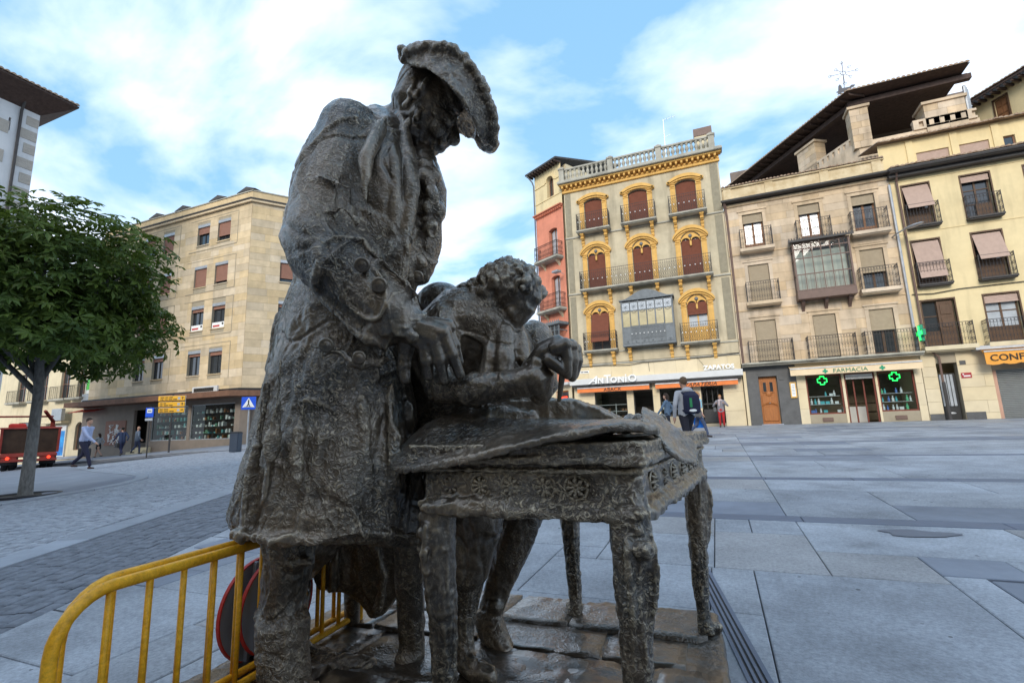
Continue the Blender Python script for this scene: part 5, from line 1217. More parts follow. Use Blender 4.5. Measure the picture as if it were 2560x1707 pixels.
# ================================================================== red truck seen from behind
def make_truck():
    p = at(70, 1150, 24.5); p.z = gz(p.x, p.y)-.02
    T = tag(empty('truck', p, R_(66)), 'red open-backed truck with lit tail lamps behind the tree trunk', 'truck'); T.scale = (.84, .84, .84)
    rd = mat('truck_red', (.26,.035,.025), .5, .25, 2, .1, c2=(.36,.06,.04)); dk = mat('dirty_truck_body', (.06,.035,.022), .8, .4, 2, .3)
    MB().bevel(-1.2, 1.2, .0, 7, .75, 1.0, .02).obj('chassis', rd, T)
    b = MB(); b.add([(-1.2,.1,1.0),(1.2,.1,1.0),(1.2,6,1.0),(-1.2,6,1.0),(-1.25,-.25,2.45),(1.25,-.25,2.45),(1.25,6,2.45),(-1.25,6,2.45)], [(3,2,1,0),(0,1,5,4),(1,2,6,5),(3,0,4,7),(2,3,7,6)]); b.obj('dump_body', dk, T)
    r = MB(); r.bevel(-1.32, 1.32, -.33, -.2, 2.4, 2.5, .02); r.bevel(1.2, 1.34, -.3, 6, 2.4, 2.5, .02); r.bevel(-1.34, -1.2, -.3, 6, 2.4, 2.5, .02)
    for x in (-1.3, 1.18): r.prism([(x,.0,1.0), (x,.25,1.0), (x,-.05,2.4), (x,-.3,2.4)], (1, 0, 0), .12)
    r.obj('body_frame', rd, T)
    bp_ = MB(); bp_.bevel(-1.25, 1.25, -.15, .05, .78, .95, .02); bp_.bevel(-1.25, 1.25, -.2, .0, .5, .64, .02); bp_.bevel(-1.15, -.5, -.1, .0, .64, .78, .01); bp_.bevel(.5, 1.15, -.1, .0, .64, .78, .01); bp_.obj('rear_bumper', rd, T)
    for x in (-.88, .88): MB().tube([(x,-.22,.72), (x,-.17,.72)], .085, 12, False).obj('tail_lamp', m_redl, T)
    ty = MB().lathe([(.2,-.14), (.44,-.14), (.5,-.1), (.5,.1), (.44,.14), (.2,.14)], 20).mesh('tyre', m_black, True); rm = MB().lathe([(.01,.08), (.12,.1), (.2,.13), (.24,.12)], 14).mesh('rim', rd, True)
    for x in (-1.0, -.68, .68, 1.0):
        for y in (1.2, 5.6):
            w_ = link('wheel', ty, T, (x, y, .46)); w_.rotation_euler = (0, R_(90), 0); link('rim', rm, w_)
    for x in (-.85, .85): MB().bevel(x-.38, x+.38, .55, .6, .3, .85, .02).obj('mud_flap', m_black, T)
    a = MB(); a.tube([(.9,5.6,1.0), (.95,5.2,3.0), (.5,3.5,3.6)], [.14, .12, .1], 8); a.tube([(-2.3,3.2,3.25), (.9,4.6,3.3)], .06, 6); a.obj('loader_arm', rd, T)
    cb = MB(); cb.bevel(-1.2, 1.2, 6.2, 8, .8, 2.7, .1); cb.obj('cab', rd, T)
    MB().bevel(-1.1, -.3, 2.5, 3.4, 2.45, 2.8, .08).obj('beacon_box', m_red, T)
make_truck()
# ================================================================== signs, bin
def pole(P, h, m=m_gutter, r=.04): MB().tube([(0,0,-.05), (0,0,h)], r, 8, False).obj('pole', m, P)
f = onG(421, 1134); t = tag(empty('direction_sign', f, R_(25)), 'post with three yellow direction signs in front of the corner shop', 'sign'); pole(t, 3.25, m_gutter, .05)
m_ys = mat('yellow_sign_face', (.78,.40,.02), .45, .06, 3, .02)
for i in range(3):
    z = 2.25+.33*i; pn_ = MB().bevel(-.68-.03*i, .70, -.10, -.04, z, z+.26, .01).obj('sign_panel', m_ys, t)
    MB().box(-.70-.03*i, .72, -.04, -.02, z-.012, z+.272).obj('panel_back', m_alu, pn_)
    tx = MB()
    for j in range(2):
        x = -.62
        for q in range((3, 2, 2)[2-i]+j): wl = random.uniform(.12, .26); tx.box(x, x+wl, -.104, -.1005, z+.155-.11*j, z+.205-.11*j); x += wl+.05
    tag(tx.obj('sign_lettering', m_txt, pn_), kind='stuff')
    MB().box(.32, .46, -.104, -.101, z+.06, z+.20).obj('pictogram', m_panew, pn_)
    ar = MB()
    if i == 0: ar.prism([(x*.85, -.104, z+zz_*.75) for x, zz_ in ((.6,.165), (.69,.165), (.69,.11), (.78,.185), (.69,.26), (.69,.205), (.6,.205))], (0, 1, 0), .002)
    else: ar.prism([(x*.85, -.104, z+zz_*.75) for x, zz_ in ((.67,.07), (.71,.07), (.71,.18), (.78,.18), (.69,.28), (.6,.18), (.67,.18))], (0, 1, 0), .002)
    ar.obj('arrow', m_txt, pn_)
f = onG(366, 1141); t = tag(empty('bus_stop_sign', f, R_(25)), 'blue bus stop sign with white plate on a thin post', 'sign'); pole(t, 2.6, m_gutter, .03)
p_ = MB().bevel(-.20, .20, -.07, -.035, 2.02, 2.52, .012).obj('sign_panel', m_blue, t); MB().bevel(-.13, .13, -.075, -.071, 2.25, 2.46, .002).obj('bus_pictogram', m_wpaint, p_); MB().box(-.09, .09, -.08, -.076, 2.33, 2.37).obj('bus_windows', m_txt, p_)
MB().bevel(-.20, .17, -.07, -.035, 1.84, 1.97, .006).obj('text_plate', m_panew, t)
g_ = Vector((-19.3, 15.9, 0)); g_.z = gz(g_.x, g_.y)-.3; t = tag(empty('crossing_sign', g_, R_(30)), 'blue and white pedestrian crossing sign beside the standing bronze figure', 'sign'); pole(t, 2.75, m_steel, .035)
p_ = MB().bevel(-.3, .3, -.07, -.035, 2.2, 2.76, .012).obj('sign_panel', m_blue, t); MB().prism([(-.26,-.075,2.3), (.26,-.075,2.3), (0,-.075,2.72)], (0, 1, 0), .004).obj('white_triangle', m_wpaint, p_)
w_ = MB(); w_.ell((0,-.08,2.60), (.03,.004,.03), 8, 5); w_.prism([(-.03,-.081,2.57), (.03,-.081,2.57), (.025,-.081,2.45), (.07,-.081,2.34), (.03,-.081,2.34), (0,-.081,2.42), (-.04,-.081,2.34), (-.08,-.081,2.34), (-.02,-.081,2.46)], (0, 1, 0), .004)
for i in range(5): w_.box(-.15+.06*i, -.12+.06*i, -.082, -.078, 2.31, 2.34)
w_.obj('walking_figure', m_txt, p_); MB().box(-.3, .3, -.072, -.07, 2.2, 2.28).obj('lower_strip', m_blue, p_)
f = onG(588, 1129); t = tag(empty('litter_bin', f, R_(20)), 'dark blue-grey litter bin in front of the corner shop', 'litter bin')
MB().loft([[(x*k, y*k, z) for x, y in ((-.18,-.2), (.18,-.2), (.2,-.14), (.2,.14), (.18,.2), (-.18,.2), (-.2,.14), (-.2,-.14))] for k, z in ((.96,0), (1,.05), (1,.78), (1.04,.8), (1.04,.85))]).obj('body', mat('bin_blue_grey', (.045,.06,.085), .5), t)
MB().loft([[(x*k, y*k, z) for x, y in ((-.18,-.2), (.18,-.2), (.2,-.14), (.2,.14), (.18,.2), (-.18,.2), (-.2,.14), (-.2,-.14))] for k, z in ((1.05,.85), (1.05,.88), (.8,.93))]).obj('lid', m_black, t)
# ================================================================== people
SK = mat('skin', (.46,.27,.19), .6, .08, 6, 0)
def person(pos, ang, label, H=1.72, top=(.3,.3,.3), bot=(.03,.03,.04), hair=(.04,.025,.02), shoe=(.03,.025,.02), stride=.25, arms=((.1,-.15), (.1,.15)), bend=(.2, .2), skirt=False, longhair=False, lean=0., bald=False, wide=1., jac=0., scarf=None, elbow_up=(0, 0)):
    S_ = H/1.75; pr = []; mb = MB()
    def T(lab, pts, rad, n=10):
        pts = [Vector(p)*S_ for p in pts]; rad = [r*S_ for r in (rad if hasattr(rad, '__len__') else [rad]*len(pts))]; mb.tube(pts, rad, n)
        for i in range(len(pts)-1):
            for k in range(7): q = k/6; pr.append((lab, pts[i].lerp(pts[i+1], q), rad[i]*(1-q)+rad[i+1]*q))
    def E_(lab, c, r, rot=None): mb.ell(Vector(c)*S_, [x*S_ for x in r], 14, 10, rot); pr.append((lab, Vector(c)*S_, min(r)*S_))
    ly = lean
    for s, st in ((1, stride), (-1, -stride)):
        hx = .095*s; kn = (hx, st*.55+.05, .5+abs(st)*.0); an = (hx, st*1.1-(.1 if st < 0 else 0), .085+(.08 if st < -.1 else 0))
        if skirt: T('skin', [(hx, st*.3, .75), kn], [.075, .055]); T('skin', [kn, an], [.052, .036])
        else: T('bot', [(hx*.95, 0, .92), kn], [.098*wide, .068]); T('bot', [kn, (an[0], an[1], an[2]+.06)], [.066, .052]); 
        T('shoe', [(an[0], an[1]-.03, an[2]-.035), (an[0]+.01*s, an[1]+.14, an[2]-.05)], [.043, .036])
    T('bot', [(-.06,0,.93), (.06,0,.93)], .115*wide)
    if skirt: T('bot', [(0,0,1.0), (0,0,.7)], [.12, .17])
    zb = 1.0-jac
    for x in (-.07, .07): T('top', [(x, 0, zb), (x*.9, ly*.5, 1.18), (x*1.25, ly, 1.38)], [.115*wide, .105*wide, .10])
    T('top', [(-.15, ly, 1.40), (.15, ly, 1.40)], .075)
    T('skin', [(0, ly, 1.44), (0, ly+.02, 1.56)], .05)
    hc = Vector((0, ly+.035, 1.645)); E_('skin', hc, (.075,.092,.108)); T('skin', [hc+Vector((0,.08,-.01)), hc+Vector((0,.105,-.025))], [.014, .014], 6)
    for s in (-1, 1): E_('skin', hc+Vector((.075*s, -.01, -.01)), (.012,.022,.032))
    E_('skin', hc+Vector((0,.055,-.075)), (.04,.04,.03))
    if not bald: E_('hair', hc+Vector((0,-.022,.032)), (.086,.095,.098))
    if longhair: T('hair', [hc+Vector((0,-.06,.0)), hc+Vector((0,-.085,-.16))], [.085, .07])
    for i, s in enumerate((1, -1)):
        sx, sy = arms[i]; sh = Vector((.19*s, ly, 1.41)); el = sh+Vector((sx*.6*s+.03*s, sy, -.27)); b_ = bend[i]
        wr = el+Vector((-.02*s-elbow_up[i]*.13*s, sy*.6+b_, -.24+b_*b_*1.0+elbow_up[i]*.30))
        T('top', [sh, el], [.062, .05]); T('top', [el, wr], [.048, .038]); d = (wr-el).normalized()
        T('skin', [wr, wr+d*.08], [.032, .036], 8)
        for k in range(4): o_ = Vector(((k-1.5)*.018*abs(d.z)+.0, (k-1.5)*.018, 0)); T('skin', [wr+d*.09+o_, wr+d*.16+o_*1.1], [.011, .010], 6)
        T('skin', [wr+d*.04, wr+d*.09+Vector((-.04*s, .02, 0))], [.012, .011], 6)
    if scarf: T('scarf', [(-.08, ly+.05, 1.47), (0, ly+.1, 1.44), (.08, ly+.05, 1.47)], .045); T('scarf', [(.04, ly+.12, 1.42), (.06, ly+.13, 1.15)], [.05, .04])
    me = remesh(mb, .017*S_, 2); labs = ['skin', 'top', 'bot', 'hair', 'shoe', 'scarf']
    cm = {'top': top, 'bot': bot, 'hair': hair, 'shoe': shoe, 'scarf': scarf or top}
    me.materials.clear()
    for lb in labs: me.materials.append(SK if lb == 'skin' else mat('cloth_'+lb, cm[lb], .85 if lb != 'shoe' else .5, .12, 9, .3, 60))
    n = len(me.polygons); cen = np.empty(n*3, np.float32); me.polygons.foreach_get('center', cen); cen = cen.reshape(-1, 3)
    C_ = np.array([tuple(p[1]) for p in pr]); Rr = np.array([p[2] for p in pr]); lab = np.array([labs.index(p[0]) for p in pr])
    d = np.linalg.norm(cen[:, None, :]-C_[None], axis=2)-Rr[None]; mi = lab[d.argmin(1)]
    me.polygons.foreach_set('material_index', mi.astype(np.int32)); me.polygons.foreach_set('use_smooth', [True]*n); me.update(); me.name = 'person'
    pos = Vector(pos); pos.z = gz(pos.x, pos.y)+.022+ (.10 if inside((pos.x, pos.y), walk) else (.02 if inside((pos.x, pos.y), isl) else 0))
    o = link('person', me, None, pos, ang); return tag(o, label, 'person', 'people crossing the square'), S_
def held(name, o, mb, m, label, cat):
    """a thing carried by a person: own top-level object placed with the person's transform"""
    x = mb.obj(name, m); x.location = o.location; x.rotation_euler = o.rotation_euler; return tag(x, label, cat)
def bag(x, y, z, w, d, h, handle=.12):
    mb = MB(); mb.loft([[(x+sx*w/2*k, y+sy*d/2*k, zz_) for sx, sy in ((-1,-1), (1,-1), (1,1), (-1,1))] for k, zz_ in ((.9,z-h), (1,z-h+.02), (1,z-.04), (.85,z))]); mb.tube([(x,y-d*.25,z), (x,y-d*.15,z+handle), (x,y+d*.15,z+handle), (x,y+d*.25,z)], .012, 6); return mb
def onR(px, Y):
    d = _fw+_rt*((px-1280)/F_PX)+_up*((853.5-1120)/F_PX); p = CAM+d*(Y/d.y); return Vector((p.x, p.y, 0))
a2 = lambda dx, dy: math.atan2(-dx, dy)
p = onG(205, 1174); o, _ = person(p, a2(.93, .38), 'man in pale blue shirt and dark trousers striding past the tree', 1.76, (.33,.38,.55), (.025,.025,.05), (.03,.02,.015), (.05,.025,.02), .30, ((.1,.25), (.1,-.2)), (.12,.1), wide=1.15, lean=.05)
held('briefcase', o, bag(-.34, -.28, .72, .09, .40, .30), m_black, 'black briefcase carried by the man in the pale blue shirt', 'briefcase')
p = onG(243, 1147); person(p, a2(-.9, -.3), 'woman with long dark hair, grey jacket and black skirt on the far pavement', 1.62, (.30,.31,.32), (.015,.015,.018), (.03,.015,.01), (.02,.02,.02), .28, longhair=True, skirt=True)
p = onR(303, 19.4); o, _ = person(p, a2(-.95, .1), 'man in dark blue jacket walking along the shop front', 1.74, (.035,.05,.10), (.03,.035,.08), (.015,.012,.01), (.03,.02,.015), .22, wide=1.1, jac=.12)
held('shoulder_bag', o, bag(-.3, -.15, .80, .12, .36, .28), m_black, 'black bag carried by the man in the dark blue jacket', 'bag')
p = onR(341, 20.4); person(p, a2(.15, .98), 'bald man in grey-blue jacket seen from behind by the shop steps', 1.75, (.12,.15,.20), (.04,.05,.09), (.3,.18,.12), (.03,.02,.015), .12, ((.3,-.1), (.3,.1)), bald=True, wide=1.1, jac=.1)
o, S_ = person((-.62, 11.7, 0), a2(-.62, .78), 'young man in grey hooded jumper wearing a dark backpack', 1.80, (.36,.37,.40), (.02,.02,.03), (.10,.065,.04), (.05,.05,.05), .25, ((.15,.1), (.15,-.05)), (.15,.1), wide=1.05, jac=.05)
mb = MB(); 
for k in range(1): mb.loft([[(sx*.16*k_, -.14-.10*(sy+1)*k_*.9, z) for sx, sy in ((-1,-1), (1,-1), (1.02,0), (.85,1), (-.85,1), (-1.02,0))] for k_, z in ((.75,.98), (1,1.02), (1.02,1.2), (.95,1.38), (.6,1.47))])
mb.tube([(.12,-.14,1.42), (.14,.02,1.50), (.15,.14,1.36), (.13,.10,1.12), (.14,-.12,1.05)], .022, 6); mb.tube([(-.12,-.14,1.42), (-.14,.02,1.50), (-.15,.14,1.36), (-.13,.10,1.12), (-.14,-.12,1.05)], .022, 6)
b_ = held('backpack', o, mb, mat('navy_backpack', (.012,.014,.04), .7, .2, 6, .1), 'dark navy backpack with green and white marks worn by the man in grey', 'backpack')
MB().box(-.13, -.07, -.335, -.325, 1.12, 1.32).obj('green_stripe', mat('green_stripe', (.03,.22,.08), .7), b_); MB().ell((-.06,-.33,1.05), (.10,.012,.03), 8, 5).obj('white_mark', m_wpaint, b_)
E2_ = MB(); E2_.ell((0,-.10,1.50), (.13,.09,.08), 12, 8); hd = E2_.obj('hood', mat('hood_cloth', (.36,.37,.40), .9, .1, 9, .3, 60), o, True)
o, _ = person((-.62, 19.3, 0), a2(.9, .1), 'woman in pale pink jacket walking right past the shoe shop', 1.64, (.52,.30,.30), (.06,.08,.14), (.38,.20,.08), (.03,.02,.02), .24, ((.05,-.04), (.05,.05)), (.08,.08), jac=.12, scarf=(.25,.5,.6))
held('handbag', o, bag(.24, -.05, .98, .12, .30, .24, .2), m_slate, 'grey handbag on the arm of the woman in pink', 'handbag'); held('shopping_bag', o, bag(-.27, .0, .72, .14, .34, .38), mat('blue_plastic', (.01,.16,.62), .4, .1, 6, .2, 20), 'bright blue plastic shopping bag beside the woman in pink', 'shopping bag')
o, _ = person((-1.75, 20.0, 0), a2(-.95, .2), 'dark-haired woman in denim jacket before the shoe shop window', 1.66, (.08,.13,.20), (.015,.018,.03), (.03,.02,.015), (.03,.02,.02), .2, longhair=True, jac=.1, bend=(.25,.1))
o, _ = person((.22, 27.3, 0), a2(-.1, -1), 'woman in red trousers and grey jacket standing by the shop entrance', 1.63, (.22,.21,.23), (.36,.02,.02), (.32,.15,.05), (.02,.02,.02), .0, ((.25,.05), (.25,.05)), (.2,.2), elbow_up=(1.1, 1.1), scarf=(.48,.40,.40), jac=.12)
held('handbag', o, bag(.27, .02, .98, .12, .28, .2, .2), m_slate, 'grey handbag held by the woman in red trousers', 'handbag')
# ================================================================== barriers and round signs
yel = mat('yellow_barrier_paint', (.84,.37,.012), .42, .14, 9, .12, 60, c2=(.86,.45,.03)); spots(yel, 38., .12, .3)
def C2(s, dh, z): return Vector((s*math.cos(YAW)-dh*math.sin(YAW), s*math.sin(YAW)+dh*math.cos(YAW), z))
def barrier(off, label, sh=.35):
    T = tag(empty('crowd_barrier', (0, 0, 0)), label, 'barrier', 'yellow barriers beside the sculpture'); dr = Vector((.042, .122))  # (s,dh) per bar
    nn = Vector((-dr.y, dr.x)).normalized()*off
    def P_(k, z): q = Vector((-1.157+nn.x, 2.29+nn.y))+dr*(k+sh); return C2(q.x, q.y, z+.05)
    zt, zb, r = .672, .13, .020; k0, k1 = -6.15, 5.4
    cor = [P_(k0, -.03), P_(k0, zt-.16)]+[P_(k0+(1-math.cos(a))*1.25, zt-.16+.16*math.sin(a)) for a in [i*math.pi/14 for i in range(1, 8)]]
    cor += [P_(k1-(1-math.cos(a))*1.25, zt-.16+.16*math.sin(a)) for a in [i*math.pi/14 for i in range(7, 0, -1)]]+[P_(k1, zt-.16), P_(k1, -.03)]
    MB().tube(cor, r, 12).obj('frame', yel, T, True)
    MB().tube([P_(k0, zb), P_(k1, zb)], r*.8, 10).obj('bottom_rail', yel, T, True)
    for k in range(-5, 6): MB().tube([P_(k, zb), P_(k, zt)], .0105, 8, False).obj('bar', yel, T, True)
    for k in (k0+.6, k1-.6):
        c_ = P_(k, 0); a_ = Vector((nn.x, nn.y)).normalized(); d3 = C2(a_.x, a_.y, 0); MB().tube([c_-d3*.2+Vector((0,0,-.03)), c_+Vector((0,0,.02)), c_+d3*.2+Vector((0,0,-.03))], .016, 8).obj('foot', yel, T, True)
    return T
barrier(0, 'nearer of the two yellow tubular barriers beside the bronze figure'); barrier(.085, 'farther of the two yellow tubular barriers beside the bronze figure', .85)
def disc(k, off, z, label):
    q = Vector((-1.157, 2.29))+Vector((.042, .122))*k+Vector((-.122, .042)).normalized()*off; c_ = C2(q.x, q.y, z)
    d3 = C2(.042, .122, 0).normalized(); T = tag(empty('round_traffic_sign', c_), label, 'traffic sign', 'round signs behind the barrier'); T.rotation_euler = (0, R_(4), math.atan2(d3.y, d3.x))
    n = 40; g1 = MB(); g1.loft([[(r_*math.cos(i*2*math.pi/n), y, r_*math.sin(i*2*math.pi/n)) for i in range(n)] for r_, y in ((.225,.0), (.225,.006))]); g1.obj('back_plate', mat('sign_back_grey', (.24,.26,.31), .5, .1, 4, .05), T)
    g2 = MB(); g2.loft([[(r_*math.cos(i*2*math.pi/n), y, r_*math.sin(i*2*math.pi/n)) for i in range(n)] for r_, y in ((.226,-.004), (.232,-.004), (.234,.012), (.226,.012))], False); g2.obj('red_rim', m_red, T)
    for x in (-.07, .05): MB().bevel(x, x+.02, -.02, 0, -.22, .22, .004).obj('rib', mat('sign_rib_grey', (.26,.28,.33), .5), T)
    MB().box(.09, .15, -.008, -.001, -.22, -.15).obj('maker_label', m_lead, T)
disc(2.3, .15, .37, 'grey back of round red-rimmed traffic sign leaning nearest the barrier'); disc(1.9, .22, .36, 'second round red-rimmed sign tucked behind the first')
# ================================================================== bronze sculpture group
def bronze(name, fine=1., dust=.55, dark=1., green=.5, sq=26., ro_=(.26, .44), coat=.7):
    M = bpy.data.materials.new(name); M.use_nodes = True; t = M.node_tree; n = t.nodes; l = t.links; P = n['Principled BSDF']
    g = n.new('ShaderNodeNewGeometry'); pos = g.outputs['Position']
    def noise(sc, det=6, dist=0., rough=.6):
        x = n.new('ShaderNodeTexNoise'); x.inputs['Scale'].default_value = sc; x.inputs['Detail'].default_value = det; x.inputs['Distortion'].default_value = dist; x.inputs['Roughness'].default_value = rough; l.new(pos, x.inputs['Vector']); return x.outputs['Fac']
    def rng(v, a, b, c=0., d=1.):
        x = n.new('ShaderNodeMapRange'); x.inputs[1].default_value = a; x.inputs[2].default_value = b; x.inputs[3].default_value = c; x.inputs[4].default_value = d; l.new(v, x.inputs[0]); return x.outputs[0]
    def mix(f, a, b):
        x = n.new('ShaderNodeMix'); x.data_type = 'RGBA'
        for i, v in ((0, f), (6, a), (7, b)):
            if isinstance(v, tuple): x.inputs[i].default_value = (*v, 1)
            elif isinstance(v, float): x.inputs[i].default_value = v
            else: l.new(v, x.inputs[i])
        return x.outputs[2]
    k = dark
    c = mix(rng(noise(2.6), .35, .65), (.034*k, .027*k, .021*k), (.18*k, .132*k, .090*k))
    c = mix(rng(noise(5.5, 7), .52, .70, 0., green), c, (.15*k, .16*k, .155*k))
    sqg = noise(sq, 3, 2.2, .55)
    pt = rng(g.outputs['Pointiness'], .505, .56)
    cr = n.new('ShaderNodeMath'); cr.operation = 'MULTIPLY'; l.new(pt, cr.inputs[0]); l.new(rng(noise(4., 5), .3, .65, .25, 1.), cr.inputs[1])
    c2 = n.new('ShaderNodeMath'); c2.operation = 'ADD'; l.new(cr.outputs[0], c2.inputs[0]); gate = n.new('ShaderNodeMath'); gate.operation = 'MULTIPLY'; l.new(rng(sqg, .53, .61, 0., 1.), gate.inputs[0]); l.new(rng(noise(2.3, 3), .40, .60, .25, 1.), gate.inputs[1]); l.new(gate.outputs[0], c2.inputs[1])
    c3 = n.new('ShaderNodeMath'); c3.operation = 'MULTIPLY'; c3.use_clamp = True; c3.inputs[1].default_value = dust; l.new(c2.outputs[0], c3.inputs[0])
    c = mix(c3.outputs[0], c, (.46, .375, .26))
    l.new(c, P.inputs['Base Color']); P.inputs['Metallic'].default_value = .6; P.inputs['Specular IOR Level'].default_value = .5; P.inputs['Coat Weight'].default_value = coat; P.inputs['Coat Roughness'].default_value = .24; P.inputs['Coat IOR'].default_value = 1.6
    l.new(rng(noise(9., 4), .3, .7, ro_[0], ro_[1]), P.inputs['Roughness'])
    a = n.new('ShaderNodeMath'); a.operation = 'MULTIPLY_ADD'; l.new(noise(110., 4), a.inputs[0]); a.inputs[1].default_value = .35; l.new(rng(sqg, .42, .66), a.inputs[2])
    b = n.new('ShaderNodeBump'); l.new(rng(noise(2.3, 3), .40, .62, .12*fine, .85*fine), b.inputs['Strength']); b.inputs['Distance'].default_value = .0065; l.new(a.outputs[0], b.inputs['Height']); l.new(b.outputs[0], P.inputs['Normal']); l.new(b.outputs[0], P.inputs['Coat Normal'])
    return M
m_bz = bronze('bronze_coat', .9, .5, 1., .35, 34.); m_bz2 = bronze('bronze_skin', .25, .18, .85, .25, 40.); m_bzp = bronze('bronze_paper', .7, .3, 1.2, .9, 34., (.30, .48), 1.); m_bzt = bronze('bronze_table', .9, .75, .9, .45, 36.); m_bzb = bronze('bronze_base', .6, .03, .62, .35, 20., (.34, .50), .8)
SC = tag(empty('bronze_sculpture', (-1.1, 2.1, .1)), 'large dark bronze group of a standing man in a tricorn and a seated draughtsman', 'sculpture')
_inv = Matrix.Translation((1.1, -2.1, -.1))
def finish(me, name, m, parent, disp=None, sm=True):
    p = vco(me); nn = vno(me)
    if disp is not None: p = p+nn*disp(p, nn)[:, None]
    p = p-np.array([-1.1, 2.1, .1])
    me.vertices.foreach_set('co', p.astype(np.float32).ravel()); me.materials.clear(); me.materials.append(m)
    me.polygons.foreach_set('use_smooth', [sm]*len(me.polygons)); me.polygons.foreach_set('material_index', np.zeros(len(me.polygons), np.int32)); me.update(); me.name = name
    return link(name, me, parent)
def put(mb, name, m, parent=SC, smooth=False):
    mb.v = [(x+1.1, y-2.1, z-.1) for x, y, z in mb.v]; return mb.obj(name, m, parent, smooth)
def ss(x, a, b): t = np.clip((x-a)/(b-a), 0, 1); return t*t*(3-2*t)
def clay(k=1., plates=1., fold=0.):
    def f(p, n):
        up_ = ss(p[:, 2], 1.35, 2.1); w_ = p+.07*np.stack([vn(p*5, 1), vn(p*5, 2), vn(p*5, 3)], 1)
        idv, ed = worley(w_*np.array([1, 1, .7]), 3.6, 5); pl = (idv-.5)*ss(ed, .0, .07)
        id2, ed2 = worley(w_*np.array([1, 1, .6]), 8.5, 15); pl2 = (id2-.5)*ss(ed2, 0, .10)
        cre = 1-ss(np.abs(vn(w_*np.array([3.4, 3.4, 2.2]), 21)), 0, .045); cr2 = 1-ss(np.abs(vn(w_*np.array([8, 8, 4]), 22)), 0, .06)
        lo = 1-.88*up_
        q = p*np.array([1, 1, .28])
        d = .012*fbm(p, 2.6, 2, 7)+plates*(.036*pl+.008*pl2*(1-.4*up_))-.009*cre-.003*cr2*lo+lo*(.0055*(ridge(q, 15, 2, 9)-.6)+.003*(ridge(w_, 34, 1, 12)-.6))+.0006*vn(p*95, 4)
        return d*k
    return f
DC = lambda py: 2.14+.000324*(1340-py)
def ringp(py, xl, xr, dc, hd, n=40, pw=.85, wob=None, skew=0.):
    r = []
    for i in range(n):
        a = 2*math.pi*i/n; c, s = math.cos(a), math.sin(a); c_ = math.copysign(abs(c)**pw, c); s_ = math.copysign(abs(s)**pw, s)
        k = 1+(wob(a) if wob else 0)
        r.append(tuple(at((xl+xr)/2+(xr-xl)/2*c_*k, py+skew*c_, dc+hd*s_*k)))
    return r
# ---------------------------------------------------------------- standing man
mb = MB(); fw_ = lambda amp, f, ph: (lambda a: amp*(1.6*abs(math.sin(f*a/2+ph))**.6-1.0))
rows_ = [(1352,604,1034,.34,.065), (1335,582,1040,.36,.07), (1300,571,1040,.37,.07), (1200,592,1036,.355,.065), (1100,626,1030,.34,.055), (1000,652,1024,.325,.045), (900,673,1014,.31,.03), (800,698,1016,.295,.015), (700,732,1048,.295,0), (600,745,1060,.30,0), (500,757,1056,.31,0), (400,782,1040,.31,0), (330,812,1020,.285,0), (292,845,1000,.24,0), (268,872,965,.16,0), (258,890,940,.08,0)]
mb.loft([ringp(py, xl, xr, DC(py), hd, 44, .82, fw_(am, 9, py*.004)) for py, xl, xr, hd, am in rows_])
def T(pts, rad, n=14, m=None): (m or mb).tube([at(*p) for p in pts], rad, n)
def EL(p, r, m=None): (m or mb).ell(at(*p), (r, r, r) if not hasattr(r, '__len__') else r, 16, 10)
# near arm: upper sleeve, big turned-back cuff
T([(874,322,2.30), (842,410,2.22), (818,500,2.15), (808,590,2.09), (826,640,2.05)], [.145, .160, .162, .158, .150])
T([(826,630,2.05), (875,690,2.01), (940,750,1.98), (990,795,1.96)], [.135, .125, .12, .105])
T([(838,640,2.05), (865,668,2.03), (900,706,2.0), (945,748,1.97), (985,790,1.955), (1000,808,1.95)], [.150, .158, .150, .140, .128, .11])
T([(892,590,1.97), (862,612,1.90), (822,650,1.875), (796,700,1.91), (806,742,1.98)], [.018, .026, .028, .026, .02], 8)
T([(812,752,1.96), (870,806,1.925), (925,850,1.905), (965,868,1.915)], [.03, .034, .034, .028], 10)
T([(905,600,1.95), (975,668,1.90), (1050,742,1.90)], [.02, .022, .018], 8)
T([(742,520,2.08), (745,590,2.07), (772,655,2.06), (800,700,2.05)], [.05, .06, .06, .04])          # sleeve hanging fold
for p_, r_ in (((1012,812,1.93),.062), ((1040,800,1.93),.05), ((1025,838,1.93),.055), ((1058,792,1.94),.038), ((1000,842,1.94),.05)): EL(p_, r_)
T([(960,300,2.20), (915,390,2.06), (905,470,2.02), (925,540,2.0)], [.016, .022, .022, .014], 8)
T([(735,452,2.10), (800,440,2.0), (872,470,1.99)], [.014, .02, .012], 8)
T([(722,505,2.07), (780,540,1.965), (858,520,1.97), (900,560,1.98)], [.014, .022, .02, .012], 8)
# far arm hinted behind the chest
T([(1000,330,2.72), (1010,480,2.75), (1030,600,2.70)], [.13, .12, .11])
# lapel, front edge, collar
T([(1002,300,2.36), (1020,380,2.26), (1030,470,2.18), (1010,600,2.14), (1000,720,2.10)], [.03, .035, .035, .03, .03])
T([(965,300,2.28), (985,400,2.18), (990,520,2.13), (975,640,2.09)], [.025, .025, .025, .02])
T([(985,300,2.50), (1015,285,2.48), (1030,330,2.40)], [.08, .075, .06])
rnj = random.Random(4)                                             # lace jabot tumbling down the chest
for i in range(74):
    t_ = rnj.random(); py = 395+t_*265; edge = 1058+38*math.sin(math.pi*min(1, t_*1.15))**.8; EL((edge-rnj.random()*44, py, 2.40+rnj.uniform(-.14, .10)-.0002*(py-400)), [rnj.uniform(.022, .05) for _ in range(3)])
T([(1050,390,2.44), (1072,480,2.40), (1070,600,2.36), (1048,690,2.32)], [.07, .09, .085, .05])
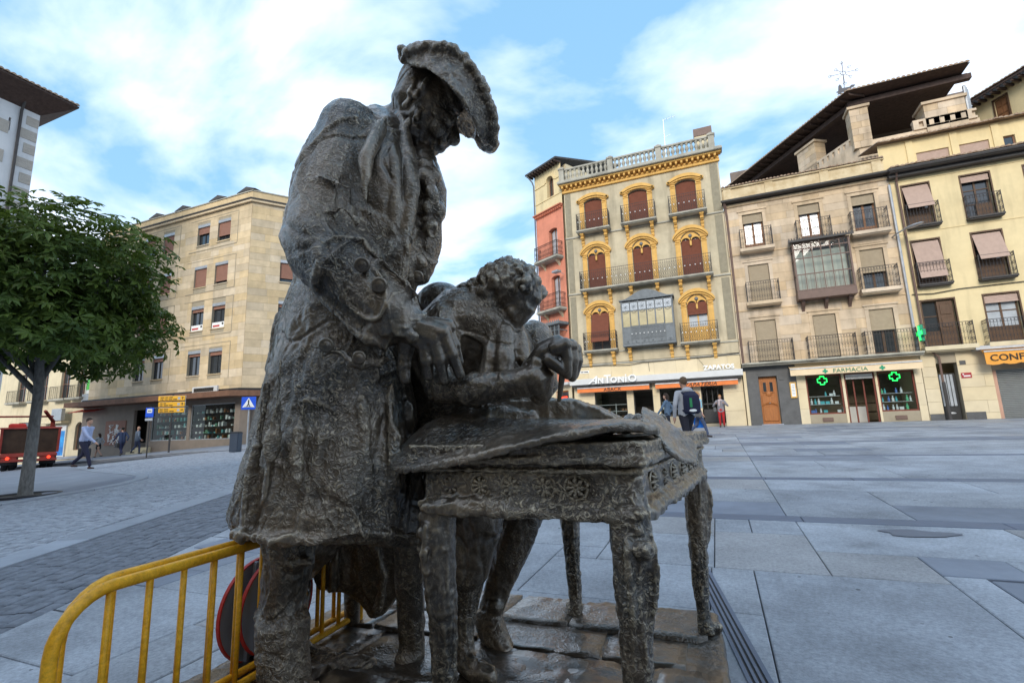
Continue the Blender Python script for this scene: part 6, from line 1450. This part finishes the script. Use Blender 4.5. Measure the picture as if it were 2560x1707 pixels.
# coat skirt: pleat ridges, flap of the pocket, back vent
for pts, r_ in (([(668,960,1.98), (645,1100,1.93), (622,1220,1.90), (608,1320,1.88)], .026), ([(700,900,1.93), (690,1060,1.87), (672,1160,1.85), (665,1330,1.84)], .022), ([(905,1000,1.93), (912,1150,1.88), (915,1320,1.84)], .026), ([(980,960,2.0), (985,1150,1.93), (975,1330,1.90)], .03), ([(760,1010,1.90), (740,1150,1.85), (770,1330,1.82)], .018)): T(pts, r_, 8)
T([(782,862,1.90), (815,880,1.885), (850,878,1.885), (870,900,1.89), (900,912,1.90), (940,905,1.925), (985,900,1.97)], [.026, .034, .028, .03, .036, .03, .024], 8)
for pts in ([(590,1335,1.86), (680,1348,1.80), (790,1352,1.775), (850,1340,1.785), (905,1328,1.80), (980,1338,1.84), (1035,1342,1.92)],): T(pts, .028, 8)
# legs
T([(722,1330,2.09), (722,1400,2.07), (702,1500,2.05), (704,1640,2.0), (716,1730,1.97)], [.135, .118, .105, .088, .085])
T([(700,1372,2.04), (722,1408,1.975), (775,1400,2.0)], [.03, .03, .03], 8)
T([(712,1752,1.95), (770,1768,1.88), (830,1772,1.83)], [.075, .075, .055])
T([(790,1335,2.45), (728,1430,2.50), (705,1560,2.50), (722,1630,2.46)], [.12, .095, .08, .07])
T([(728,1630,2.42), (790,1650,2.34), (860,1668,2.27), (918,1672,2.22)], [.07, .075, .068, .045])
body = mb
# head and wig
T([(985,345,2.46), (1040,318,2.46)], [.12, .10]); EL((1082,262,2.46), (.128, .128, .15)); T([(1062,300,2.46), (1072,340,2.46), (1074,362,2.46)], [.115, .088, .058])
T([(1108,290,2.46), (1122,318,2.455), (1133,350,2.45)], [.05, .036, .026]); EL((1110,352,2.45), .032); EL((1098,366,2.45), .03); EL((1074,372,2.45), .042); T([(1095,282,2.37), (1122,300,2.38)], [.03, .028]); EL((1096,322,2.385), .05)
T([(1086,284,2.345), (1112,296,2.37), (1126,306,2.42)], [.012, .018, .014], 8); EL((1104,310,2.372), .02); T([(1090,338,2.385), (1112,350,2.41)], [.012, .010], 6); T([(1100,360,2.40), (1112,357,2.43)], [.012, .010], 6)
T([(1050,205,2.46), (1030,262,2.46), (1022,300,2.46)], [.10, .115, .085])
for i in range(40):
    a = rnj.random(); x0, y0 = 1006+rnj.random()*56-16*a+22*(1-a), 195+a*125; dd_ = 2.46+rnj.uniform(-.14, .14); T([(x0, y0, dd_), (x0-9, y0+16, dd_-.01)], [.012, .016], 6)
T([(1020,300,2.42), (1000,345,2.44), (990,380,2.46)], [.05, .06, .05])
man = finish(remesh(body, .0078, 2), 'standing_figure', m_bz, SC, clay(1., 1., .0))
# hand of the standing man, closed onto nothing, fingers hanging
hb = MB()
for (a_, b_, c_, d_, r_) in (((1022,828,1.94),(1060,858,1.925),(1067,902,1.92),(1073,940,1.93),.025), ((1028,822,1.935),(1085,846,1.915),(1100,900,1.91),(1111,952,1.92),.026), ((1034,816,1.935),(1108,832,1.92),(1130,886,1.915),(1150,938,1.925),.026), ((1038,812,1.95),(1122,818,1.95),(1138,862,1.95),(1149,906,1.96),.022), ((1014,836,1.955),(1014,872,1.96),(1010,912,1.955),(1014,950,1.95),.026)):
    T([a_, b_], [.042, .036], 10, hb); T([b_, c_, d_], [r_*1.15, r_, r_*.82], 10, hb); EL(b_, r_*1.25, hb); EL(c_, r_*1.12, hb)
T([(1000,812,1.95), (1040,830,1.94)], [.055, .055], 12, hb)
finish(remesh(hb, .005, 2), 'hand', m_bz2, man, lambda p, n: .002*fbm(p, 18, 2))
# tricorn hat
low = [(1014,158,2.30), (1038,166,2.24), (1072,176,2.18), (1110,204,2.15), (1146,238,2.15), (1172,278,2.18), (1188,314,2.22), (1196,344,2.29), (1208,366,2.38)]
upp = [(1012,140,2.34), (1034,116,2.30), (1076,105,2.25), (1122,111,2.23), (1162,136,2.23), (1200,190,2.24), (1228,255,2.28), (1240,318,2.33), (1235,358,2.40)]
flo = [(1018,160,2.60), (1042,172,2.62), (1072,204,2.74), (1092,246,2.78), (1108,294,2.78), (1134,326,2.74), (1162,342,2.70), (1188,350,2.64), (1208,364,2.54)]
rings = []
for (a, b, c) in zip(low, upp, flo):
    D = 2.47; fb_ = 2*D-b[2]; q_ = lambda u, v, w_: ((u[0]+v[0])/2+w_*(b[0]-a[0]), (u[1]+v[1])/2+w_*(b[1]-a[1]), (u[2]+v[2])/2)
    m_ = q_(a, c, .28); rings.append([tuple(at(*q)) for q in (a, b, (b[0]+2, b[1]+6, D-.07), (b[0]+4, b[1]+2, D), (b[0]+2, b[1]+6, D+.07), (b[0], b[1], fb_), c, q_(m_, c, .05), m_, q_(a, m_, .05))])
hat = MB(); hat.loft(rings)
for (a, b) in zip(upp[:-1], upp[1:]):
    for q in range(7):
        t_ = q/7; p_ = [a[i]+(b[i]-a[i])*t_ for i in range(3)]
        for dd_ in (p_[2]-.02, 2*2.47-p_[2]+.02): EL((p_[0]+rnj.uniform(-6, 1), p_[1]+rnj.uniform(2, 12), dd_), rnj.uniform(.014, .026), hat)
EL((1216,350,2.47), (.05, .09, .05), hat); EL((1026,150,2.46), (.03, .1, .025), hat)
finish(remesh(hat, .0075, 2), 'tricorn_hat', m_bz, man, lambda p, n: .007*fbm(p, 8, 3, 3)+.004*(ridge(p, 30, 2)-.6))
# coat and cuff buttons
for (px, py, d, r) in ((905,662,1.862,.042), (948,712,1.845,.042), (816,862,1.858,.04), (898,893,1.866,.036), (1043,692,2.20,.04), (1020,600,2.13,.032), (860,745,1.90,.03)):
    b = MB(); c_ = at(px, py, d); v_ = (CAM-c_).normalized(); rot = v_.to_track_quat('Z', 'Y').to_matrix()
    r *= .72; prof = [(.001,-.02), (r,-.018), (r*1.02,.0), (r*.86,.008), (r*.7,.006), (r*.45,.010), (.001,.012)]
    b.loft([[tuple(c_+rot @ Vector((rr*math.cos(q*math.pi/7), rr*math.sin(q*math.pi/7), zz_))) for q in range(14)] for rr, zz_ in prof]); put(b, 'button', m_bz2, man, True)
# ---------------------------------------------------------------- seated draughtsman
mb = MB()
rows_ = [(1260,955,1240,2.62,.20), (1150,965,1270,2.58,.20), (1060,965,1300,2.52,.20), (980,985,1325,2.48,.21), (900,1000,1332,2.44,.22), (840,1018,1322,2.41,.24), (790,1040,1296,2.40,.25), (750,1084,1250,2.40,.22), (722,1112,1205,2.42,.13)]
mb.loft([ringp(py, xl, xr, dc, hd, 36, .85, fw_(.015, 7, py*.01)) for py, xl, xr, dc, hd in rows_])
EL((1098,752,2.62), (.13, .12, .10)); T([(1150,740,2.36), (1180,722,2.34), (1200,760,2.30)], [.05, .045, .04]); T([(1185,790,2.38), (1225,775,2.33)], [.11, .10])
EL((1266,718,2.30), (.128, .128, .132)); EL((1290,722,2.30), (.112, .112, .122)); T([(1292,758,2.30), (1275,790,2.30), (1262,812,2.30)], [.105, .085, .055]); T([(1316,762,2.29), (1308,792,2.285)], [.03, .026]); EL((1290,806,2.28), .03); EL((1264,820,2.29), .038); EL((1280,778,2.225), .032); T([(1296,768,2.205), (1318,772,2.225)], [.012, .012], 6); T([(1284,800,2.225), (1296,803,2.24)], [.010, .010], 6)
for i in range(120):
    a = rnj.uniform(-.5, 3.4); u_ = rnj.uniform(-1, 1); rr = .128*math.sqrt(max(0, 1-u_*u_*.8))*1223/2.3; da = rnj.uniform(.22, .4); r_ = rnj.uniform(.009, .017); wv = rnj.uniform(-6, 6)
    T([(1271+math.cos(a-da*q)*(rr+wv*math.sin(q*3))*1.03, 718-math.sin(a-da*q)*(rr+wv*math.sin(q*3))*.84, 2.30+u_*.132-.01*q) for q in (0, .5, 1)], [r_*.7, r_, r_*.6], 6)
for p_ in ((1196,735,2.27), (1190,715,2.32), (1205,752,2.25), (1214,735,2.22), (1222,760,2.22), (1338,748,2.27), (1344,736,2.33)): EL(p_, .036)
T([(1232,820,2.22), (1226,900,2.16), (1195,985,2.10)], [.035, .04, .03]); T([(1300,840,2.22), (1310,900,2.18)], [.04, .04]); T([(1262,830,2.2), (1262,900,2.14), (1255,960,2.1)], [.05, .05, .04])
T([(1118,808,2.26), (1094,890,2.14), (1096,955,2.05)], [.115, .10, .09]); T([(1100,970,2.04), (1170,976,2.0), (1250,964,1.98), (1335,948,1.97)], [.078, .070, .064, .068]); T([(1186,972,2.0), (1192,971,2.0)], .076, 12)
T([(1332,915,2.0), (1345,945,1.985), (1350,985,2.0)], [.05, .075, .05]); EL((1342,910,1.97), .04)
T([(1330,850,2.55), (1345,960,2.45), (1300,1000,2.35)], [.11, .10, .09])
# legs, coat tails
T([(1040,1180,2.60), (1120,1240,2.42), (1196,1270,2.26)], [.15, .14, .12]); T([(1196,1280,2.26), (1170,1440,2.22), (1160,1560,2.19), (1162,1630,2.16)], [.118, .088, .06, .055]); T([(1160,1650,2.15), (1190,1672,2.08), (1225,1690,2.04)], [.055, .055, .042])
T([(1090,1190,2.75), (1250,1240,2.62), (1318,1262,2.56)], [.14, .13, .12]); T([(1312,1275,2.56), (1262,1420,2.54), (1228,1520,2.52)], [.105, .085, .06]); T([(1222,1545,2.50), (1240,1600,2.42), (1262,1640,2.37)], [.075, .075, .06]); EL((1238,1512,2.48), .05)
tail = [(790,1340), (1010,1340), (996,1490), (965,1530), (938,1545), (925,1543), (908,1512), (878,1492), (852,1478), (800,1468), (786,1440)]
mb.loft([[tuple(at(x, y, dd_)) for x, y in tail] for dd_ in (2.60, 2.64, 2.70)])
T([(845,1350,2.58), (835,1420,2.575), (830,1470,2.58)], .02, 8); T([(930,1350,2.57), (960,1440,2.56), (945,1520,2.57)], .03, 8)
def sdisp(p, n):
    hz = ss(np.linalg.norm(p-np.array(at(1272, 712, 2.30)), axis=1), .30, .16)*ss(p[:, 2]-at(1272, 735, 2.3).z, -.06, .04)
    return clay(.62, .8)(p, n)*(1-hz)+hz*(.012*ridge(p, 17, 2, 5)+.008*ridge(p, 36, 2, 6))
seat = finish(remesh(mb, .0078, 2), 'seated_figure', m_bz, SC, sdisp)
hb = MB(); T([(1335,915,1.99), (1362,882,1.985), (1395,866,1.98)], [.042, .05, .05], 12, hb)
for (kx, ky, kd, tx, ty) in ((1412,862,1.95,1418,938), (1428,866,1.985,1430,944), (1438,874,2.015,1434,940), (1440,888,2.045,1432,930)):
    T([(1388,872,kd), (kx, ky, kd)], [.036, .03], 10, hb); T([(kx, ky, kd), (kx+6, (ky+ty)/2-6, kd-.01), (tx, ty, kd-.015)], [.026, .023, .019], 10, hb); EL((kx, ky, kd), .03, hb)
T([(1372,900,1.945), (1396,918,1.93), (1408,930,1.935)], [.03, .024, .02], 10, hb)
finish(remesh(hb, .005, 2), 'hand', m_bz2, seat, lambda p, n: .002*fbm(p, 18, 2))
b = MB(); b.tube([at(1409,905,1.955), at(1404,950,1.955), at(1398,1000,1.96)], [.013, .013, .009], 8); put(b, 'drawing_stick', m_bz2, seat, True)
# stool
st = MB()
T([(882,1330,2.70), (880,1565,2.72)], [.055, .046], 8, st); T([(1020,1330,2.30), (1026,1480,2.30), (1030,1645,2.31)], [.075, .07, .062], 8, st); T([(1010,1300,2.9), (1020,1560,2.95)], [.05, .045], 8, st); T([(1032,1630,2.30), (1010,1650,2.26)], [.06, .05], 8, st)
st.loft([[tuple(at(x, y, dd_)) for x, y in ((865,1270), (1040,1270), (1040,1340), (865,1340))] for dd_ in (2.3, 2.9)])
finish(remesh(st, .011, 2), 'stool', m_bz, SC, clay(.4, .5))
# ---------------------------------------------------------------- table
TC = (.325, 2.29); ts, tl = Vector((.90, -.435)), Vector((.475, .880)); HS, HL = .345, .62
def TP(a, b, z): q = Vector(TC)+ts*a+tl*b; return C2(q.x, q.y, z)
TB = MB()
def tbox(m, a0, a1, b0, b1, z0, z1, nb=1):
    m.loft([[tuple(TP(a, b, z)) for a, b in ((a0, b0), (a1, b0), (a1, b1), (a0, b1))] for z in (z0, z1)])
tab = tag(empty('table'), None); tab.name = 'table'; tab.parent = SC
mb = MB(); e = .085
for o_, z0, z1 in ((e, 1.108, 1.14), (e-.02, 1.09, 1.11), (e+.008, 1.072, 1.094), (e-.03, 1.058, 1.076), (e-.012, 1.045, 1.06)): tbox(mb, -HS-o_, HS+o_, -HL-o_, HL+o_, z0, z1)
finish(remesh(mb, .0065, 1), 'table_top', m_bzt, tab, lambda p, n: .005*fbm(p, 8, 3)+.003*(ridge(p*np.array([1, 1, 4]), 14, 2)-.6)+.0015*vn(p*70))
mb = MB()
for (a0, a1, b0, b1) in ((-HS-.03, HS+.03, -HL-.045, -HL+.0), (-HS-.03, HS+.03, HL, HL+.045), (HS, HS+.045, -HL, HL), (-HS-.045, -HS, -HL, HL)): tbox(mb, a0, a1, b0, b1, .93, 1.05)
for (a0, a1, b0, b1) in ((-HS-.05, HS+.05, -HL-.075, -HL+.02), (-HS-.05, HS+.05, HL-.02, HL+.075), (HS-.02, HS+.075, -HL, HL), (-HS-.075, -HS+.02, -HL, HL)): tbox(mb, a0, a1, b0, b1, .90, .928); tbox(mb, a0+.01, a1-.01, b0+.012, b1-.012, .936, .950)
finish(remesh(mb, .009, 1), 'apron', m_bzt, tab, lambda p, n: .006*fbm(p, 9, 3)+.004*ridge(p*np.array([1, 1, 2]), 20, 2)+.002*vn(p*80))
def rosette(a, b, z, na, nb, r=.05):
    m = MB(); nrm = (ts*na+tl*nb); tg = (tl*na-ts*nb); q0 = Vector(TC)+ts*a+tl*b
    def X(u, z_, w_): q = q0+tg*u+nrm*(w_-.007); return tuple(C2(q.x, q.y, z+z_))
    def tor(R, rr):
        pts = [X(R*math.cos(k*math.pi/9), R*math.sin(k*math.pi/9), .0) for k in range(19)]; m.tube(pts, rr, 6, False)
    tor(r, .0065); tor(r*.22, .009)
    for k in range(8): an = k*math.pi/4; m.tube([X(.3*r*math.cos(an), .3*r*math.sin(an), .004), X(.62*r*math.cos(an), .62*r*math.sin(an), .012), X(.85*r*math.cos(an), .85*r*math.sin(an), .002)], [.004, .008, .004], 6)
    return put(m, 'rosette', m_bzt, tab, True)
for a in (-.27, -.15, -.03, .09, .20): rosette(a, -HL-.05, .998, 0, -1, .038)
for b in (-.45, -.28, -.1, .1, .28, .45): rosette(HS+.05, b, .998, 1, 0, .036)
def leg(a, b):
    m = MB(); sa, sb = (1 if a > 0 else -1), (1 if b > 0 else -1); rr = []
    for z, o_, r in ((1.05,.0,.058), (.94,.005,.062), (.88,.012,.062), (.80,.016,.060), (.72,.012,.057), (.62,.006,.053), (.5,.0,.047), (.38,-.006,.040), (.27,-.008,.034), (.21,-.004,.032), (.175,.004,.038), (.14,.008,.044)):
        ca, cb = a+sa*o_*.7, b+sb*o_*.7; rr.append([tuple(TP(ca+r*math.copysign(abs(math.cos(q))**.8, math.cos(q)), cb+r*math.copysign(abs(math.sin(q))**.8, math.sin(q)), z)) for q in [k*math.pi/8 for k in range(16)]])
    m.loft(rr)
    for z, r, dx in ((.83,.034,.4), (.88,.028,-.2), (.77,.026,-.3), (.93,.028,.2)):
        c_ = TP(a+sa*.045+dx*.03, b+sb*.045-dx*.03, z); m.ell(c_, (r, r, r*.8), 12, 8)
    for s_ in (-1, 1):
        m.tube([TP(a+sa*(.045-.03*s_), b+sb*(.045+.03*s_), .86), TP(a+sa*(.05-.032*s_), b+sb*(.05+.032*s_), .76), TP(a+sa*(.038-.024*s_), b+sb*(.038+.024*s_), .66), TP(a+sa*(.025-.015*s_), b+sb*(.025+.015*s_), .52)], [.012, .015, .013, .008], 8)
        m.tube([TP(a+sa*(.045 if s_ > 0 else -.02), b+sb*(-.02 if s_ > 0 else .045), .84), TP(a+sa*(.045 if s_ > 0 else .02), b+sb*(.02 if s_ > 0 else .045), .72), TP(a+sa*(.03 if s_ > 0 else .05), b+sb*(.05 if s_ > 0 else .03), .60)], [.010, .013, .008], 8)
    m.tube([TP(a+sa*.0, b+sb*.0, .165), TP(a+sa*.05, b+sb*.05, .158)], [.036, .028], 8)
    finish(remesh(m, .0065, 1), 'leg', m_bzt, tab, lambda p, n: .004*fbm(p, 11, 3, 2)+.004*(ridge(p*np.array([1, 1, .5]), 30, 2)-.6)+.002*vn(p*80))
for a in (-HS, HS):
    for b in (-HL, HL): leg(a, b)
# ---------------------------------------------------------------- papers on the table
def sheet3(front, back, th, nu=60, nv=24, sag=None):
    def lerp(L_, t):
        x = t*(len(L_)-1); i = min(int(x), len(L_)-2); f = x-i; f = f
        p0, p1, p2, p3 = L_[max(0, i-1)], L_[i], L_[i+1], L_[min(len(L_)-1, i+2)]
        return [.5*((2*b)+(-a+c)*f+(2*a-5*b+4*c-d)*f*f+(-a+3*b-3*c+d)*f**3) for a, b, c, d in zip(p0, p1, p2, p3)]
    m = MB(); P_ = []
    for j in range(nv+1):
        for i in range(nu+1):
            a, b = lerp(front, i/nu), lerp(back, i/nu); v = j/nv; q = [x+(y-x)*v for x, y in zip(a, b)]; w_ = at(*q)
            w_.z += .012+(sag(i/nu, v) if sag else 0); P_.append(w_)
    top = [tuple(p+Vector((0, 0, th/2))) for p in P_]; bot = [tuple(p-Vector((0, 0, th/2))) for p in P_]; n1 = nu+1; N2 = len(P_)
    fs = []
    for j in range(nv):
        for i in range(nu): a = j*n1+i; fs += [(a, a+1, a+n1+1, a+n1), (N2+a, N2+a+n1, N2+a+n1+1, N2+a+1)]
    for i in range(nu): fs += [(i, N2+i, N2+i+1, i+1), (nv*n1+i, nv*n1+i+1, N2+nv*n1+i+1, N2+nv*n1+i)]
    for j in range(nv): a = j*n1; fs += [(a, a+n1, N2+a+n1, N2+a), (a+nu, N2+a+nu, N2+a+n1+nu, a+n1+nu)]
    m.add(top+bot, fs); return m
pd = lambda p, n: .005*fbm(p, 5, 3)+.003*(ridge(p, 26, 2)-.6)+.001*vn(p*90)
fr = [(972,1168,1.86), (1000,1186,1.79), (1100,1172,1.70), (1220,1146,1.62), (1340,1116,1.55), (1450,1094,1.50), (1560,1078,1.47), (1650,1084,1.52)]
bk = [(985,1152,1.95), (1020,1112,1.98), (1080,1064,2.02), (1160,1047,2.06), (1280,1050,2.12), (1400,1058,2.16), (1520,1061,2.22), (1630,1062,2.26)]
finish(remesh(sheet3(fr, bk, .028), .008, 1), 'drawing_sheet', m_bzp, SC, pd)
cu_t = [(1606,1030,1.96), (1640,1044,1.93), (1680,1072,1.90), (1720,1102,1.86), (1741,1128,1.83)]; cu_b = [(1606,1066,1.72), (1636,1090,1.68), (1664,1128,1.66), (1700,1158,1.67), (1742,1170,1.72)]
finish(remesh(sheet3(cu_b, cu_t, .026, 40, 20), .007, 1), 'curled_sheet', m_bzp, SC, pd)
mb = MB(); hp_ = [(1128,1050), (1150,1020), (1185,1002), (1300,997), (1400,1000), (1446,1001), (1490,1016), (1530,1040), (1566,1062), (1566,1075), (1128,1068)]
mb.loft([[tuple(at(x+(dd_-2.15)*20, y, dd_)) for x, y in hp_] for dd_ in (2.12, 2.25, 2.4)]); T([(1150,1052,2.08), (1250,1040,2.08), (1330,1046,2.08)], [.04, .05, .03], 10, mb)
finish(remesh(mb, .009, 2), 'folded_sheets', m_bzp, SC, lambda p, n: .014*fbm(p, 6, 3)+.006*ridge(p, 20, 2))
mb = MB()
for i in range(26): EL((1530+rnj.random()*130, 1040+rnj.random()*24+max(0, (i-13))*.3, 2.30+rnj.random()*.2), rnj.uniform(.014, .034), mb)
T([(1530,1062,2.35), (1665,1066,2.35)], .03, 8, mb); finish(remesh(mb, .008, 1), 'crumpled_papers', m_bzp, SC, lambda p, n: .004*fbm(p, 20, 2))
# ---------------------------------------------------------------- base with uneven slabs
pl = [(-.10,3.17), (.07,.85), (-2.30,.75), (-2.30,2.94)]
mb = MB(); mb.loft([[(x, y, z) for x, y in pl] for z in (.0, .06, .138)]); finish(remesh(mb, .02, 1), 'base', m_bzb, SC, lambda p, n: .006*fbm(p, 5, 3)+.004*fbm(p, 22, 2))
rb = random.Random(9); Y_ = .85; r_ = 0
while Y_ < 3.0:
    h_ = rb.choice((.30, .36, .42)); h_ = min(h_, 3.06-Y_); X_ = -2.2-.02; r_ += 1
    while X_ < -.1:
        l_ = rb.choice((.38, .5, .62)); e_ = min(X_+l_, -.08-.07*(Y_-2)); 
        if e_-X_ < .12: break
        m = MB(); zt = .150+rb.uniform(-.008, .010); sk = .22*(Y_-2); g_ = .008; jt = lambda: rb.uniform(-.01, .01)
        q = [(X_+g_+jt(), Y_+g_+.04*X_+.06), (e_-g_+jt(), Y_+g_+.04*e_+.06), (e_-g_+jt(), Y_+h_-g_+.04*e_+.06), (X_+g_+jt(), Y_+h_-g_+.04*X_+.06)]; q = [(x, min(y, 3.13)) for x, y in q]
        n_ = 12; vs = []; tl_ = rb.uniform(-.012, .012)
        for j in range(n_+1):
            for i in range(n_+1):
                u_, v_ = i/n_, j/n_; x = (q[0][0]*(1-u_)+q[1][0]*u_)*(1-v_)+(q[3][0]*(1-u_)+q[2][0]*u_)*v_; y = (q[0][1]*(1-u_)+q[1][1]*u_)*(1-v_)+(q[3][1]*(1-u_)+q[2][1]*u_)*v_
                ed = min(i, j, n_-i, n_-j); vs.append((x, y, zt+tl_*(u_-.5)-(.05 if ed == 0 else 0)))
        P_ = np.array(vs); dz = .006*fbm(P_*np.array([1, 1, 0]), 9, 3, 2)+.003*fbm(P_*np.array([1, 1, 0]), 40, 2, 5); vs = [(x, y, z+d_) for (x, y, z), d_ in zip(vs, dz)]
        # edge ring sits right under the rim so each slab shows a side
        for j in range(n_+1):
            for i in range(n_+1):
                if min(i, j, n_-i, n_-j) == 0:
                    ii, jj = min(max(i, 1), n_-1), min(max(j, 1), n_-1); a = vs[j*(n_+1)+i]; b_ = vs[jj*(n_+1)+ii]; vs[jj*(n_+1)+ii] = (a[0]*.88+b_[0]*.12, a[1]*.88+b_[1]*.12, b_[2])
        m.add(vs, [(j*(n_+1)+i, j*(n_+1)+i+1, (j+1)*(n_+1)+i+1, (j+1)*(n_+1)+i) for j in range(n_) for i in range(n_)]); put(m, 'base_slab', m_bzb, SC, True)
        X_ = e_
    Y_ += h_
# ================================================================== building across the square, behind the viewer
BK = tag(frameE(0, -17, 180, 'opposite_building'), 'sandstone building across the square, mirrored in the glazed oriel', 'building')
wo = [(u, u+1.2, z, z+2.0) for u in range(-36, 36, 4) for z in (1.0, 5.2, 9.0, 12.4)]
wall(MB(), -38, 38, -2, 15.5, wo, dep=.3).obj('wall', m_stone, BK)
MB().box(-38, 38, .32, 10, -2, 15.4).obj('rear_block', m_pane, BK); MB().bevel(-38.5, 38.5, -.6, 10, 15.5, 15.9, .05).obj('cornice', m_stone, BK)
